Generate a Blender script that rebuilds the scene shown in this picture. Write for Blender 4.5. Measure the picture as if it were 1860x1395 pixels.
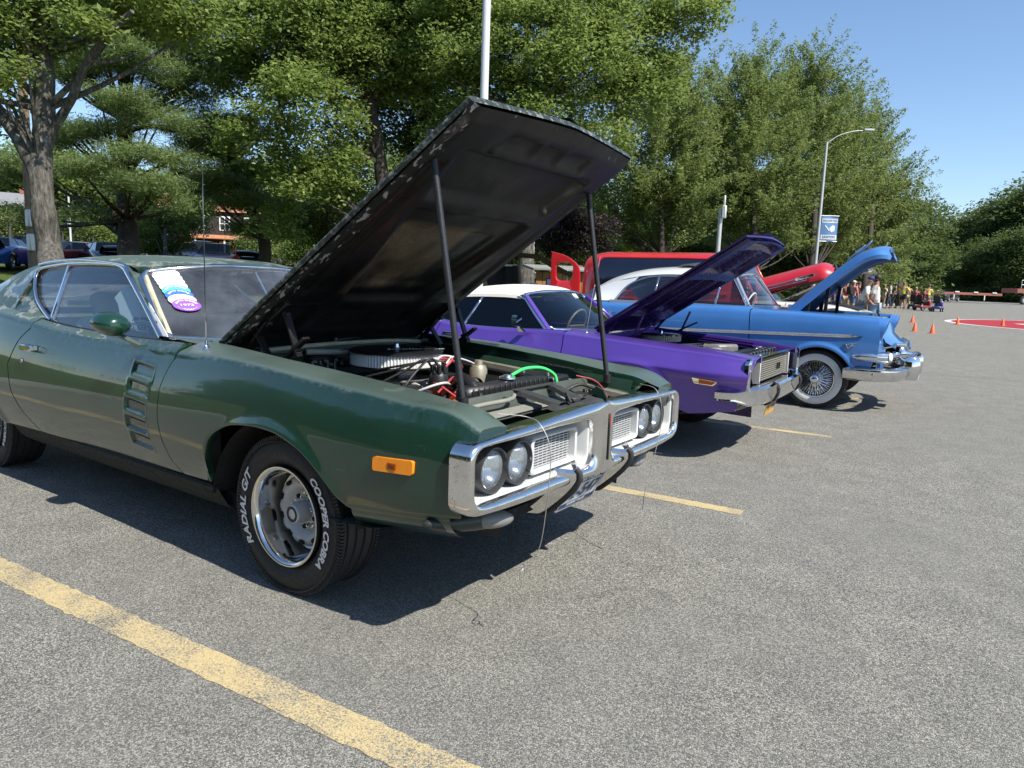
import bpy, math, random
import numpy as np
from mathutils import Vector, Matrix

for o in list(bpy.data.objects): bpy.data.objects.remove(o)
SC = bpy.context.scene
COL = SC.collection
PI = math.pi

# ------------------------------------------------------------------ camera
YAW, PITCH, ROLL = -.525, -.145, .035
CAMP = np.array([2.17, -2.846, 1.344]); FPX = 1297.0
_f = np.array([math.sin(YAW)*math.cos(PITCH), math.cos(YAW)*math.cos(PITCH), math.sin(PITCH)])
_r = np.array([math.cos(YAW), -math.sin(YAW), 0.0]); _u = np.cross(_r, _f)
CR = math.cos(ROLL)*_r + math.sin(ROLL)*_u; CU = -math.sin(ROLL)*_r + math.cos(ROLL)*_u
cd = bpy.data.cameras.new('camera'); cam = bpy.data.objects.new('camera', cd); COL.objects.link(cam)
cd.sensor_width = 36; cd.lens = FPX/1860*36; cd.clip_start = .05; cd.clip_end = 3000
cam.matrix_world = Matrix(((CR[0], CU[0], -_f[0], CAMP[0]), (CR[1], CU[1], -_f[1], CAMP[1]), (CR[2], CU[2], -_f[2], CAMP[2]), (0, 0, 0, 1)))
SC.camera = cam

# ------------------------------------------------------------------ sky, sun, exposure
SUN = Vector((.838, -.187, 1.0)).normalized()
W = bpy.data.worlds.new('World'); SC.world = W; W.use_nodes = True
wn = W.node_tree; wn.nodes.clear()
sky = wn.nodes.new('ShaderNodeTexSky'); sky.sky_type = 'NISHITA'; sky.sun_disc = False
sky.sun_elevation = math.asin(SUN.z); sky.sun_rotation = math.atan2(SUN.x, SUN.y)
sky.air_density = 1.0; sky.dust_density = .25; sky.ozone_density = 4.0; sky.altitude = 50
bg = wn.nodes.new('ShaderNodeBackground'); bg.inputs[1].default_value = .13
wo = wn.nodes.new('ShaderNodeOutputWorld')
wn.links.new(sky.outputs[0], bg.inputs[0]); wn.links.new(bg.outputs[0], wo.inputs[0])
sl = bpy.data.lights.new('sun', 'SUN'); sl.energy = 5.0; sl.angle = math.radians(.53); sl.color = (1, .955, .88)
so = bpy.data.objects.new('sun', sl); COL.objects.link(so); so.location = (30, -8, 40)
so.rotation_euler = SUN.to_track_quat('Z', 'Y').to_euler()
SC.view_settings.view_transform = 'Standard'; SC.view_settings.look = 'None'
SC.view_settings.exposure = .50; SC.view_settings.gamma = 1
SC.cycles.max_bounces = 10; SC.cycles.transparent_max_bounces = 24; SC.cycles.transmission_bounces = 8
SC.cycles.sample_clamp_indirect = 6; SC.cycles.caustics_reflective = False; SC.cycles.caustics_refractive = False

# ------------------------------------------------------------------ measuring helpers
def ray(px, py): return _f + CR*(px-930)/FPX - CU*(py-697.5)/FPX
def at(px, py, dist):
    d = ray(px, py); return CAMP + d*dist
def gz(x, y):
    """height of the ground: flat by the cars, rising slightly up the lot and over the lawn"""
    t = max(0., y-11)/50.; s = .30*(t*t*(3-2*t) if t < 1 else 1+1.1*(t-1))
    k = max(0., min(1., (lot_edge(y)-x-1.0)/34.)); return s + 1.25*k*k*(3-2*k)
def lot_edge(y): return -6.4 + .088*max(y, -20)
def ground_at(px, py):
    d = ray(px, py); t = 2.
    for _ in range(4000):
        p = CAMP+d*t
        if p[2] <= gz(p[0], p[1]): return p
        t *= 1.004
    return p
def sp(xs, ys):
    xs = np.asarray(xs, float); ys = np.asarray(ys, float)
    m = np.gradient(ys, xs)
    def f(x):
        x = np.clip(np.asarray(x, float), xs[0], xs[-1]); i = np.clip(np.searchsorted(xs, x)-1, 0, len(xs)-2)
        h = xs[i+1]-xs[i]; t = (x-xs[i])/h
        return (2*t**3-3*t**2+1)*ys[i]+(t**3-2*t**2+t)*h*m[i]+(-2*t**3+3*t**2)*ys[i+1]+(t**3-t**2)*h*m[i+1]
    return f
def smooth_path(pts, n):
    """Catmull-Rom through pts, n samples evenly by arc length"""
    p = np.asarray(pts, float)
    if len(p) > 2:
        q = np.vstack([2*p[0]-p[1], p, 2*p[-1]-p[-2]]); out = []
        for i in range(1, len(q)-2):
            t = np.linspace(0, 1, 12, endpoint=False)[:, None]; a, b, c, d = q[i-1:i+3]
            out.append(.5*((2*b)+(-a+c)*t+(2*a-5*b+4*c-d)*t*t+(-a+3*b-3*c+d)*t**3))
        p = np.vstack(out+[p[-1:]])
    return resample(p, n)
def resample(p, n):
    p = np.asarray(p, float); s = np.concatenate([[0], np.cumsum(np.linalg.norm(np.diff(p, axis=0), axis=1))])
    u = np.linspace(0, s[-1], n)
    return np.stack([np.interp(u, s, p[:, k]) for k in range(p.shape[1])], 1)
def rrect(y0, y1, z0, z1, r, n=8):
    """rounded rectangle outline, counter-clockwise, starting at the right middle"""
    pts = []
    for cx, cz, a0 in ((y1-r, z1-r, 0), (y0+r, z1-r, 90), (y0+r, z0+r, 180), (y1-r, z0+r, 270)):
        for k in range(n+1):
            a = math.radians(a0+90*k/n); pts.append((cx+r*math.cos(a), cz+r*math.sin(a)))
    return pts
def sstep(a, b, x):
    t = np.clip((np.asarray(x, float)-a)/(b-a), 0, 1); return t*t*(3-2*t)

# ------------------------------------------------------------------ mesh builder
class MB:
    def __init__(s): s.v = []; s.f = []
    def add(s, v, f):
        o = len(s.v); s.v += [tuple(map(float, p)) for p in v]; s.f += [tuple(i+o for i in q) for q in f]; return s
    def grid(s, P, cu=False, cv=False, flip=False):
        P = np.asarray(P, float); n, m = P.shape[:2]; f = []
        for i in range(n if cu else n-1):
            for j in range(m if cv else m-1):
                a, b, c, d = i*m+j, ((i+1) % n)*m+j, ((i+1) % n)*m+(j+1) % m, i*m+(j+1) % m
                f.append((a, d, c, b) if flip else (a, b, c, d))
        return s.add(P.reshape(-1, 3), f)
    def box(s, c, d, b=0, R=None):
        """box centred at c with full sizes d and chamfer b; R optional 3x3"""
        h = [x/2 for x in d]; b = min([b]+[x*.45 for x in h])
        if b <= 0:
            v = [(x*h[0], y*h[1], z*h[2]) for x in (-1, 1) for y in (-1, 1) for z in (-1, 1)]
            f = [(0, 1, 3, 2), (4, 6, 7, 5), (0, 4, 5, 1), (2, 3, 7, 6), (0, 2, 6, 4), (1, 5, 7, 3)]
        else:
            v = []; idx = {}
            for x in (-1, 1):
                for y in (-1, 1):
                    for z in (-1, 1):
                        for k in range(3):
                            p = [x*h[0], y*h[1], z*h[2]]; sg = (x, y, z)
                            for j in range(3):
                                if j != k: p[j] -= sg[j]*b
                            idx[(x, y, z, k)] = len(v); v.append(p)
            f = []
            def I(x, y, z, k): return idx[(x, y, z, k)]
            for k in range(3):
                a, c_ = (k+1) % 3, (k+2) % 3
                for sg in (-1, 1):
                    q = []
                    for u, w in ((-1, -1), (1, -1), (1, 1), (-1, 1)):
                        t = [0, 0, 0]; t[k] = sg; t[a] = u; t[c_] = w; q.append(I(*t, k))
                    f.append(tuple(q if sg > 0 else q[::-1]))
                for u in (-1, 1):
                    for w in (-1, 1):
                        t0 = [0, 0, 0]; t0[k] = -1; t0[a] = u; t0[c_] = w; t1 = list(t0); t1[k] = 1
                        q = (I(*t0, a), I(*t1, a), I(*t1, c_), I(*t0, c_)); f.append(q if u*w < 0 else q[::-1])
            for x in (-1, 1):
                for y in (-1, 1):
                    for z in (-1, 1):
                        q = (I(x, y, z, 0), I(x, y, z, 1), I(x, y, z, 2)); f.append(q if x*y*z > 0 else q[::-1])
        v = np.array(v)
        if R is not None: v = v @ np.asarray(R).T
        return s.add(v+np.asarray(c, float), f)
    def bar(s, p0, p1, w, h, b=0, up=(0, 0, 1)):
        p0 = np.asarray(p0, float); p1 = np.asarray(p1, float); d = p1-p0; L = np.linalg.norm(d); d /= L
        u = np.asarray(up, float); y = np.cross(u, d)
        if np.linalg.norm(y) < 1e-4: y = np.cross((1, 0, 0), d)
        y /= np.linalg.norm(y); z = np.cross(d, y)
        return s.box((p0+p1)/2, (L, w, h), b, np.stack([d, y, z], 1))
    def tube(s, path, r, n=8, caps=True, closed=False):
        p = np.asarray(path, float); m = len(p); r = np.broadcast_to(np.asarray(r, float), (m,))
        T = np.gradient(p, axis=0) if not closed else np.roll(p, -1, 0)-np.roll(p, 1, 0)
        T /= np.linalg.norm(T, axis=1)[:, None]+1e-12
        u = np.cross(T[0], (0, 0, 1)) if abs(T[0][2]) < .9 else np.cross(T[0], (1, 0, 0)); u /= np.linalg.norm(u)
        rings = []
        for i in range(m):
            u = u-T[i]*np.dot(u, T[i]); u /= np.linalg.norm(u)+1e-12; w = np.cross(T[i], u)
            a = np.arange(n)*2*PI/n
            rings.append(p[i]+r[i]*(np.cos(a)[:, None]*u+np.sin(a)[:, None]*w))
        o = len(s.v); s.grid(rings, cu=closed, cv=True, flip=True)
        if caps and not closed:
            s.f.append(tuple(o+k for k in range(n))); s.f.append(tuple(o+(m-1)*n+k for k in range(n-1, -1, -1)))
        return s
    def lathe(s, prof, org=(0, 0, 0), axis='Y', n=32, flip=False):
        """prof: (radius, height along axis)"""
        a = np.arange(n)*2*PI/n; P = []
        for r, h in prof:
            c, q, hh = r*np.cos(a), r*np.sin(a), np.full(n, h)
            P.append({'Y': np.stack([c, hh, q], 1), 'Z': np.stack([c, q, hh], 1), 'X': np.stack([hh, c, q], 1)}[axis])
        return s.grid(np.array(P)+np.asarray(org, float), cv=True, flip=flip)
    def prism(s, out, fn0, fn1):
        """closed 2D outline -> two caps through the maps fn0, fn1 and a wall between"""
        n = len(out); o = len(s.v)
        s.v += [tuple(map(float, fn0(*p))) for p in out]+[tuple(map(float, fn1(*p))) for p in out]
        s.f.append(tuple(o+i for i in range(n))); s.f.append(tuple(o+n+i for i in range(n-1, -1, -1)))
        s.f += [(o+i, o+n+i, o+n+(i+1) % n, o+(i+1) % n) for i in range(n)]
        return s
    def ball(s, c, r, n=12, m=8):
        r = np.broadcast_to(np.asarray(r, float), (3,)); P = []
        for i in range(m+1):
            t = PI*i/m; a = np.arange(n)*2*PI/n
            P.append(np.stack([np.sin(t)*np.cos(a), np.sin(t)*np.sin(a), np.full(n, np.cos(t))], 1)*r)
        return s.grid(np.array(P)+np.asarray(c, float), cv=True)
    def xf(s, M):
        M = np.asarray(M, float); v = np.array(s.v); s.v = [tuple(p) for p in (v @ M[:3, :3].T+M[:3, 3])]; return s
    def mirror_y(s): s.v = [(x, -y, z) for x, y, z in s.v]; s.f = [q[::-1] for q in s.f]; return s
    def build(s, name, mat, parent=None, smooth=40, loc=None):
        me = bpy.data.meshes.new(name); me.from_pydata(s.v, [], s.f); me.validate()
        if smooth:
            me.shade_smooth()
            if smooth < 179: me.set_sharp_from_angle(angle=math.radians(smooth))
        return link(name, me, mat, parent, loc)
def link(name, me, mat=None, parent=None, loc=None):
    o = bpy.data.objects.new(name, me); COL.objects.link(o)
    if mat is not None and not me.materials: me.materials.append(mat)
    if parent is not None: o.parent = parent
    if loc is not None: o.location = loc
    return o
def fast_mesh(name, V, F, smooth=False):
    V = np.asarray(V, np.float32); F = np.asarray(F, np.int32); k = F.shape[1]
    me = bpy.data.meshes.new(name); me.vertices.add(len(V)); me.vertices.foreach_set('co', V.ravel())
    me.loops.add(F.size); me.loops.foreach_set('vertex_index', F.ravel())
    me.polygons.add(len(F)); me.polygons.foreach_set('loop_start', np.arange(0, F.size, k, dtype=np.int32))
    me.update(calc_edges=True)
    if smooth: me.shade_smooth()
    return me
def thing(name, label, cat, loc=(0, 0, 0), rz=0, group=None):
    o = bpy.data.objects.new(name, None); COL.objects.link(o); o.location = loc; o.rotation_euler = (0, 0, rz)
    o.empty_display_size = .2; return tag(o, label, cat, group)
def tag(o, label, cat, group=None, kind=None):
    o['label'] = label; o['category'] = cat
    if group: o['group'] = group
    if kind: o['kind'] = kind
    return o
def structure(o): o['kind'] = 'structure'; return o
def copy_tree(o, parent=None):
    c = o.copy(); COL.objects.link(c); c.parent = parent
    for ch in list(o.children): copy_tree(ch, c)
    return c
def text_mesh(txt, size=1.0, depth=0.0, align='CENTER', xs=1.0, shear=0, bold=0):
    cu = bpy.data.curves.new('lettering', 'FONT'); cu.body = txt; cu.size = size; cu.extrude = depth; cu.align_x = align; cu.align_y = 'CENTER'; cu.shear = shear; cu.offset = bold
    cu.resolution_u = 3
    ob = bpy.data.objects.new('lettering', cu); COL.objects.link(ob)
    dg = bpy.context.evaluated_depsgraph_get(); dg.update()
    me = bpy.data.meshes.new_from_object(ob.evaluated_get(dg)); bpy.data.objects.remove(ob); bpy.data.curves.remove(cu)
    V = np.array([v.co[:] for v in me.vertices])*[xs, 1, 1]; F = [tuple(p.vertices) for p in me.polygons]; bpy.data.meshes.remove(me)
    mb = MB(); mb.add(V, F); return mb
def bend(mb, f): mb.v = [tuple(map(float, f(*p))) for p in mb.v]; return mb

# ------------------------------------------------------------------ materials
class NT:
    def __init__(s, name):
        s.m = bpy.data.materials.new(name); s.m.use_nodes = True; s.t = s.m.node_tree; s.t.nodes.clear()
        s.out = s.t.nodes.new('ShaderNodeOutputMaterial')
    def n(s, typ, pr=None, **inp):
        nd = s.t.nodes.new('ShaderNode'+typ)
        for k, v in (pr or {}).items(): setattr(nd, k, v)
        for k, v in inp.items():
            k = int(k[1:]) if k[0] == 'i' and k[1:].isdigit() else k.replace('_', ' ')
            sk = nd.inputs[k]
            if isinstance(v, bpy.types.NodeSocket): s.t.links.new(v, sk)
            elif isinstance(v, bpy.types.Node): s.t.links.new(v.outputs[0], sk)
            else:
                if sk.type == 'RGBA' and not hasattr(v, '__len__'): v = (v, v, v)
                sk.default_value = (*v, 1) if sk.type == 'RGBA' and len(v) == 3 else v
        return nd
    def co(s, kind='Object'): return s.n('TexCoord').outputs[kind]
    def noise(s, scale, detail=4, rough=.55, vec=None, dist=0):
        nd = s.n('TexNoise', Scale=scale, Detail=detail, Roughness=rough, Distortion=dist)
        s.t.links.new(vec if vec is not None else s.co(), nd.inputs['Vector']); return nd.outputs['Fac']
    def ramp(s, fac, stops, mode='LINEAR'):
        nd = s.n('ValToRGB', Fac=fac); e = nd.color_ramp.elements; nd.color_ramp.interpolation = mode
        while len(e) < len(stops): e.new(.5)
        for el, (p, c) in zip(e, stops):
            el.position = p; el.color = (*c, 1) if hasattr(c, '__len__') else (c, c, c, 1)
        return nd.outputs['Color']
    def math(s, op, a, b=0, clamp=False): return s.n('Math', dict(operation=op, use_clamp=clamp), i0=a, i1=b).outputs[0]
    def mr(s, v, a, b, c=0, d=1): return s.n('MapRange', dict(interpolation_type='SMOOTHSTEP'), Value=v, i1=a, i2=b, i3=c, i4=d).outputs[0]
    def mix(s, f, a, b, mode='MIX'):
        nd = s.n('Mix', dict(data_type='RGBA', blend_type=mode)); nd.clamp_result = False
        for k, v in ((0, f), (6, a), (7, b)):
            if isinstance(v, bpy.types.NodeSocket): s.t.links.new(v, nd.inputs[k])
            else: nd.inputs[k].default_value = v if k == 0 else ((*v, 1) if hasattr(v, '__len__') else (v, v, v, 1))
        return nd.outputs[2]
    def bump(s, h, strength=.3, dist=.01): return s.n('Bump', Strength=strength, Distance=dist, Height=h).outputs[0]
    def done(s, sh): s.t.links.new(sh.outputs[0] if isinstance(sh, bpy.types.Node) else sh, s.out.inputs['Surface']); return s.m
def B(n, col, rough=.5, metal=0, **k):
    return n.n('BsdfPrincipled', Base_Color=col, Roughness=rough, Metallic=metal, **k)
_pm = {}
def pm(name, col, rough=.5, metal=0, var=.25, scale=6, bump=0, coat=0, spec=.5):
    """plain procedural material with a soft unevenness of colour and gloss"""
    if name in _pm: return _pm[name]
    n = NT(name); f = n.noise(scale, 5); f2 = n.noise(scale*9, 3)
    c = n.mix(f, tuple(x*(1-var) for x in col), tuple(min(1, x*(1+var)) for x in col))
    r = n.mr(f2, .25, .75, max(.02, rough*.8), min(1, rough*1.2))
    k = dict(Coat_Weight=coat, Coat_Roughness=.05) if coat else {}
    if bump: k['Normal'] = n.bump(n.noise(scale*14, 4), bump, .004)
    _pm[name] = n.done(B(n, c, r, metal, Specular_IOR_Level=spec, **k)); return _pm[name]
def chrome(name='chrome', col=(.74, .74, .75), r0=.03, r1=.12, pit=0):
    n = NT(name); f = n.noise(14, 6, .65); g = n.noise(160, 3)
    c = n.mix(n.mr(f, .45, .75), col, tuple(x*.8 for x in col)); rr = n.mr(f, .3, .75, r0, r1)
    if pit:
        sp_ = n.mr(n.math('ADD', g, n.math('MULTIPLY', f, .35)), .82, .90); c = n.mix(sp_, c, (.20, .15, .11)); rr = n.math('ADD', rr, n.math('MULTIPLY', sp_, .4))
    return n.done(B(n, c, rr, 1.0))
def paint(name, col, flake=.35, rough=.38, coat=1.0, crough=.04, dust=.12, dcol=(.25, .25, .23), orange=.02):
    n = NT(name); geo = n.n('NewGeometry').outputs['Normal']; up = n.n('SeparateXYZ', Vector=geo).outputs['Z']
    f = n.noise(5, 6); fl = n.n('TexVoronoi', Scale=900, Vector=n.co()).outputs['Color']
    c = n.mix(f, tuple(x*.85 for x in col), tuple(x*1.15 for x in col)); c = n.mix(.25, c, fl, 'OVERLAY') if flake else c
    du = n.math('MULTIPLY', n.mr(up, .2, .95), n.mr(n.noise(3.2, 6), .25, .8, dust*.4, dust)); c = n.mix(du, c, dcol)
    return n.done(B(n, c, n.math('ADD', rough, n.math('MULTIPLY', du, .5)), flake, Coat_Weight=coat, Coat_Roughness=n.mr(n.noise(30, 5), .3, .8, crough, crough*2.5),
                    Coat_Normal=n.bump(n.noise(260, 2), orange, .002)))
def glass(name, tint=(.8, .85, .83), film=.0, rough=0.0, filmcol=(.5, .5, .5)):
    n = NT(name); lw = n.math('ADD', .045, n.math('MULTIPLY', n.math('POWER', n.n('LayerWeight', Blend=.5).outputs['Facing'], 4.5), .9))
    tr = n.n('BsdfTransparent', Color=tint); gl = n.n('BsdfGlossy', Roughness=rough, Color=(.95, .97, 1.))
    m = n.n('MixShader', i0=lw, i1=tr.outputs[0], i2=gl.outputs[0])
    if film:
        df = n.n('BsdfDiffuse', Color=filmcol); m = n.n('MixShader', i0=n.mr(n.noise(4, 6), .3, .8, film*.3, film), i1=m.outputs[0], i2=df.outputs[0])
    return n.done(m)
RUBBER = pm('rubber', (.022, .022, .023), .75, 0, .35, 12, .25)
BLACK = pm('black_plastic', (.014, .014, .015), .45, 0, .3, 8, .1)
BLACKM = pm('black_metal', (.02, .02, .021), .38, .3, .4, 10, .1)
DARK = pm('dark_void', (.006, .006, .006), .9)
STEEL = pm('bare_steel', (.42, .42, .41), .35, 1, .2, 12)
ALU = pm('aluminium', (.62, .62, .60), .3, 1, .15, 14)
CHROME = chrome(); CHROME_OLD = chrome('aged_chrome', (.80, .785, .76), .09, .26, 1)
WHITE = pm('white_paint', (.74, .74, .71), .4, 0, .05, 5)
LENS = glass('lamp_lens', (.95, .97, 1))
GLASS = glass('car_glass', (.80, .85, .84), .015, 0, (.30, .33, .35))
GLASS_T = glass('tinted_car_glass', (.16, .20, .20))
LETTER_W = pm('white_lettering', (.78, .78, .76), .6, 0, .08, 30)
LETTER_B = pm('black_lettering', (.02, .02, .03), .6)
# ------------------------------------------------------------------ ground, parking lot, painted lines
def asphalt_nodes(n):
    v = n.co(); fine = n.n('TexVoronoi', Scale=235, Vector=v); st = n.n('SeparateColor', Color=fine.outputs['Color']).outputs[0]
    fine2 = n.n('TexVoronoi', Scale=520, Vector=v); st2 = n.n('SeparateColor', Color=fine2.outputs['Color']).outputs[1]
    big = n.noise(.5, 6, .6); mid = n.noise(4, 6, .6); g = n.noise(105, 6, .7)
    s = n.math('ADD', n.math('MULTIPLY', st, .5), n.math('ADD', n.math('MULTIPLY', st2, .25), n.math('MULTIPLY', g, .4)))
    c = n.ramp(s, [(.22, (.030, .029, .026)), (.45, (.115, .112, .098)), (.66, (.275, .264, .226)), (.90, (.62, .59, .50))])
    c = n.mix(n.mr(mid, .35, .7), n.mix(.24, c, (.05, .05, .05)), c)
    c = n.mix(n.mr(big, .35, .68, 0, .42), c, (.185, .180, .158))
    c = n.mix(n.mr(n.noise(1.4, 3, .5, None, 1.2), .70, .74, 0, .28), c, (.05, .05, .05))
    c = n.mix(n.mr(n.noise(.9, 4, .6), .66, .8, 0, .14), c, (.17, .15, .10))
    h = n.math('ADD', n.math('MULTIPLY', n.math('SUBTRACT', 1, fine.outputs['Distance']), .6), n.math('MULTIPLY', g, .6))
    return c, n.bump(h, .75, .006), s
n = NT('asphalt'); c, nb, _ = asphalt_nodes(n)
# two long crack-sealer seams further up the lot
ASPHALT = n.done(B(n, c, .92, 0, Normal=nb, Specular_IOR_Level=.25))
def line_paint(name, col, lo, hi):
    n = NT(name); c, nb, s = asphalt_nodes(n)
    w = n.math('ADD', n.math('MULTIPLY', n.noise(130, 4, .6), .55), n.math('MULTIPLY', n.noise(3, 5, .6), .45))
    p = n.mix(n.noise(90, 4), tuple(x*.7 for x in col), tuple(x*1.2 for x in col))
    return n.done(B(n, n.mix(n.mr(w, lo, hi), c, p), .85, 0, Normal=nb, Specular_IOR_Level=.25))
YELLOW = line_paint('worn_yellow_line_paint', (.60, .47, .24), .40, .56)
REDP = line_paint('red_lot_paint', (.36, .035, .045), .28, .42)
WHITEP = line_paint('white_lot_paint', (.7, .68, .66), .30, .44)
n = NT('lawn'); g1 = n.noise(.35, 6, .6); g2 = n.noise(9, 6, .7); g3 = n.noise(60, 4, .7)
c = n.mix(n.mr(g1, .35, .65), (.10, .135, .03), (.19, .19, .05)); c = n.mix(n.mr(g2, .3, .75), c, (.05, .085, .018)); c = n.mix(n.mr(g3, .4, .7, 0, .5), c, (.16, .19, .06))
LAWN = n.done(B(n, c, .95, 0, Normal=n.bump(n.math('ADD', g2, g3), .9, .06), Specular_IOR_Level=.1))

ys = np.concatenate([np.linspace(-300, -20, 12), np.arange(-16, 120, 4.), np.linspace(125, 1500, 24)])
xl = np.concatenate([np.array([-900, -400, -200, -110, -75]), np.arange(-60, 1, 2.5), [0]])
P = np.zeros((len(ys), len(xl)+2, 3))
for i, y in enumerate(ys):
    e = lot_edge(min(y, 200))
    for j, x in enumerate(list(xl)+[40, 900]):
        X = x+e if j <= len(xl) else x+e
        P[i, j] = (X, y, min(gz(X, y), gz(X, 170))-.004-(.002 if j > len(xl) else 0))
structure(MB().grid(P, flip=True).build('ground', LAWN, None, 179))
ys = np.concatenate([np.linspace(-90, -20, 6), np.arange(-16, 116, 2.), [118]])
P = np.array([[(x, y, gz(50, y)) for x in (lot_edge(y), lot_edge(y)+12, 60, 150)] for y in ys])
structure(MB().grid(P, flip=True).build('parking_lot', ASPHALT, None, 179))
# low concrete-grey edging between lot and lawn
mb = MB()
for y0 in np.arange(-30, 110, 3.0):
    a, b = (lot_edge(y0), y0), (lot_edge(y0+2.99), y0+2.99)
    mb.bar((a[0]-.07, a[1], gz(50, a[1])+.03), (b[0]-.07, b[1], gz(50, b[1])+.03), .14, .2, .02)
structure(mb.build('kerb', pm('kerb_concrete', (.30, .29, .27), .85, 0, .25, 3, .4)))
for Y, x0, x1, w in ((-1.372, -5.2, 1.62, .13), (1.46, -5.2, 1.33, .105), (4.285, -5.2, 1.50, .10), (7.09, -5.2, 1.5, .10), (9.9, -5.2, 1.5, .1)):
    rng = random.Random(int(Y*100)); xs = np.arange(x0, x1, .03)
    P = [[(x, Y+s*(w/2+rng.gauss(0, .003)), .002) for s in (-1, 1)] for x in xs]
    structure(MB().grid(P, flip=True).build('parking_line', YELLOW, None, 0))
# thin pale joint across the lot and the painted crest further up
structure(MB().grid([[(x, 11.3+s*.014+.01*math.sin(x*3), gz(50, 11.3)+.004) for s in (-1, 1)] for x in np.arange(2.2, 40, .3)], flip=True).build('pavement_joint', line_paint('faded_joint', (.5, .49, .46), .50, .62), None, 0))
def lot_patch(name, mat, out, dz):
    v = [(x, y, gz(50, y)+dz) for x, y in out]; n_ = len(v); c_ = np.mean(v, 0)
    return structure(MB().add(v+[tuple(c_)], [(i, (i+1) % n_, n_) for i in range(n_)]).build(name, mat, None, 0))
LC = ground_at(1716, 586.5); CX, CY = LC[0]+7.6, LC[1]+2.2
def ell(a, b, n_=72): return [(CX+a*math.cos(t), CY+b*math.sin(t)) for t in np.linspace(0, 2*PI, n_, endpoint=False)]
lot_patch('painted_border', WHITEP, ell(7.6, 6.2), .004); lot_patch('painted_oval', REDP, ell(7.35, 5.95), .008)
for poly in ([(-4.9, .6), (-2.8, .9), (-2.7, .2), (-4.6, -.2)], [(-3.4, -.3), (-.9, .9), (-.5, .3), (-2.9, -1.0)], [(-1.6, 2.6), (2, 3.1), (2.1, 2.4), (-1.4, 1.9)], [(-.6, -1.6), (3, -.3), (3.2, -1.1), (-.2, -2.5)], [(-1.4, -.6), (.9, -.1), (.8, -.8), (-1.2, -1.2)]):
    lot_patch('painted_stroke', WHITEP, [(CX+x, CY+y) for x, y in poly], .012)
# ------------------------------------------------------------------ shared car tools
def coons(Bc, Tc, Lc, Rc):
    n_, m = len(Bc), len(Lc); u = np.linspace(0, 1, n_)[:, None, None]; v = np.linspace(0, 1, m)[None, :, None]
    Bc, Tc, Lc, Rc = map(lambda a: np.asarray(a, float), (Bc, Tc, Lc, Rc))
    return ((1-v)*Bc[:, None]+v*Tc[:, None]+(1-u)*Lc[None]+u*Rc[None]
            - ((1-u)*(1-v)*Bc[0]+u*(1-v)*Bc[-1]+(1-u)*v*Tc[0]+u*v*Tc[-1]))
def side_panel(yf, bot, top, left, right, s, nu=60, nv=22, roll=None, flange=.03, zin=None, lip=True, nose=0):
    """a body side panel: outlines in (x,z), pushed out to yf(x,z); roll adds the shoulder and the top to an inner edge"""
    Bc = resample(bot, nu); bx = Bc[:, 0]; mono = np.maximum.accumulate(bx)
    top = np.asarray(top, float); lin = np.linspace(bx[0], bx[-1], nu); k = .8*mono+.2*lin
    k = (k-k[0])/(k[-1]-k[0]); xt = top[0, 0]+(top[-1, 0]-top[0, 0])*k
    Tc = np.stack([xt, np.interp(xt, top[:, 0], top[:, 1])], 1)
    L = resample(left, nv); R = resample(right, nv); L[0], L[-1], R[0], R[-1] = Bc[0], Tc[0], Bc[-1], Tc[-1]
    Q = coons(Bc, Tc, L, R); P = np.stack([Q[..., 0], yf(Q[..., 0], Q[..., 1]), Q[..., 1]], -1)
    rows = [P[:, j] for j in range(nv)]
    if lip:
        lo = rows[0].copy(); lo[:, 1] -= flange; mid = rows[0].copy(); mid[:, 1] -= .002; mid[:, 2] += -.003
        rows = [lo, mid]+rows
    if roll:
        rr, yin, zinf = roll['r'], roll['yin'], roll['zin']; e = P[:, -1]; x, y0, z0 = e.T
        yi, zi = yin(x), zinf(x); zc = z0+rr; yc = y0-rr*.12; ye = y0-rr*1.5; ze = zc+(zi-zc)*(y0-ye)/(y0-yi+1e-6)
        for t in (.25, .5, .75, 1):
            rows.append(np.stack([x, (1-t)**2*y0+2*t*(1-t)*yc+t*t*ye, (1-t)**2*z0+2*t*(1-t)*zc+t*t*ze], 1))
        for t in (.3, .65, 1): rows.append(np.stack([x, ye+(yi-ye)*t, ze+(zi-ze)*t+roll.get('crown', .004)*math.sin(t*PI)], 1))
        for dy, dz in roll.get('drop', ((.004, -.012), (.006, -.055), (.05, -.06))): kd = 1-sstep(.84, .93, x) if nose else 1; rows.append(np.stack([x, yi-dy*kd, zi+dz*kd], 1))
    P = np.stack(rows, 1)
    # turn the panel's end edges inward so gaps read as gaps
    e0, e1 = P[0].copy(), P[-1].copy(); e0[:, 1] -= .03; e1[:, 1] -= .03
    if nose: e1 = P[-1].copy(); e1[:, 0] -= .012; e1[:, 2] = np.where(e1[:, 2] > nose, nose, e1[:, 2]); e1[:, 1] -= .02*(e1[:, 2] < nose)
    P = np.concatenate([e0[None], P, e1[None]], 0); P[..., 1] *= s
    mb = MB(); mb.grid(P, flip=s > 0); return mb
def car_yf(Wf, zm, zc, zb, ti, bi, arches=(), p1=2.2, p2=1.9):
    def f(x, z):
        w = Wf(x); m_ = zm(x) if callable(zm) else zm
        up = np.clip((z-m_)/(zc(x)-m_), 0, 1.2); dn = np.clip((m_-z)/(m_-zb), 0, 1.4)
        y = w-ti(x)*up**p1-bi*dn**p2
        for ax, az, ra, rb, fl in arches:
            d = np.sqrt(((x-ax)/ra)**2+((z-az)/rb)**2)-1; y = y+fl*np.exp(-(np.maximum(d, -.02)/.075)**2)
        return y
    return f
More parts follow.
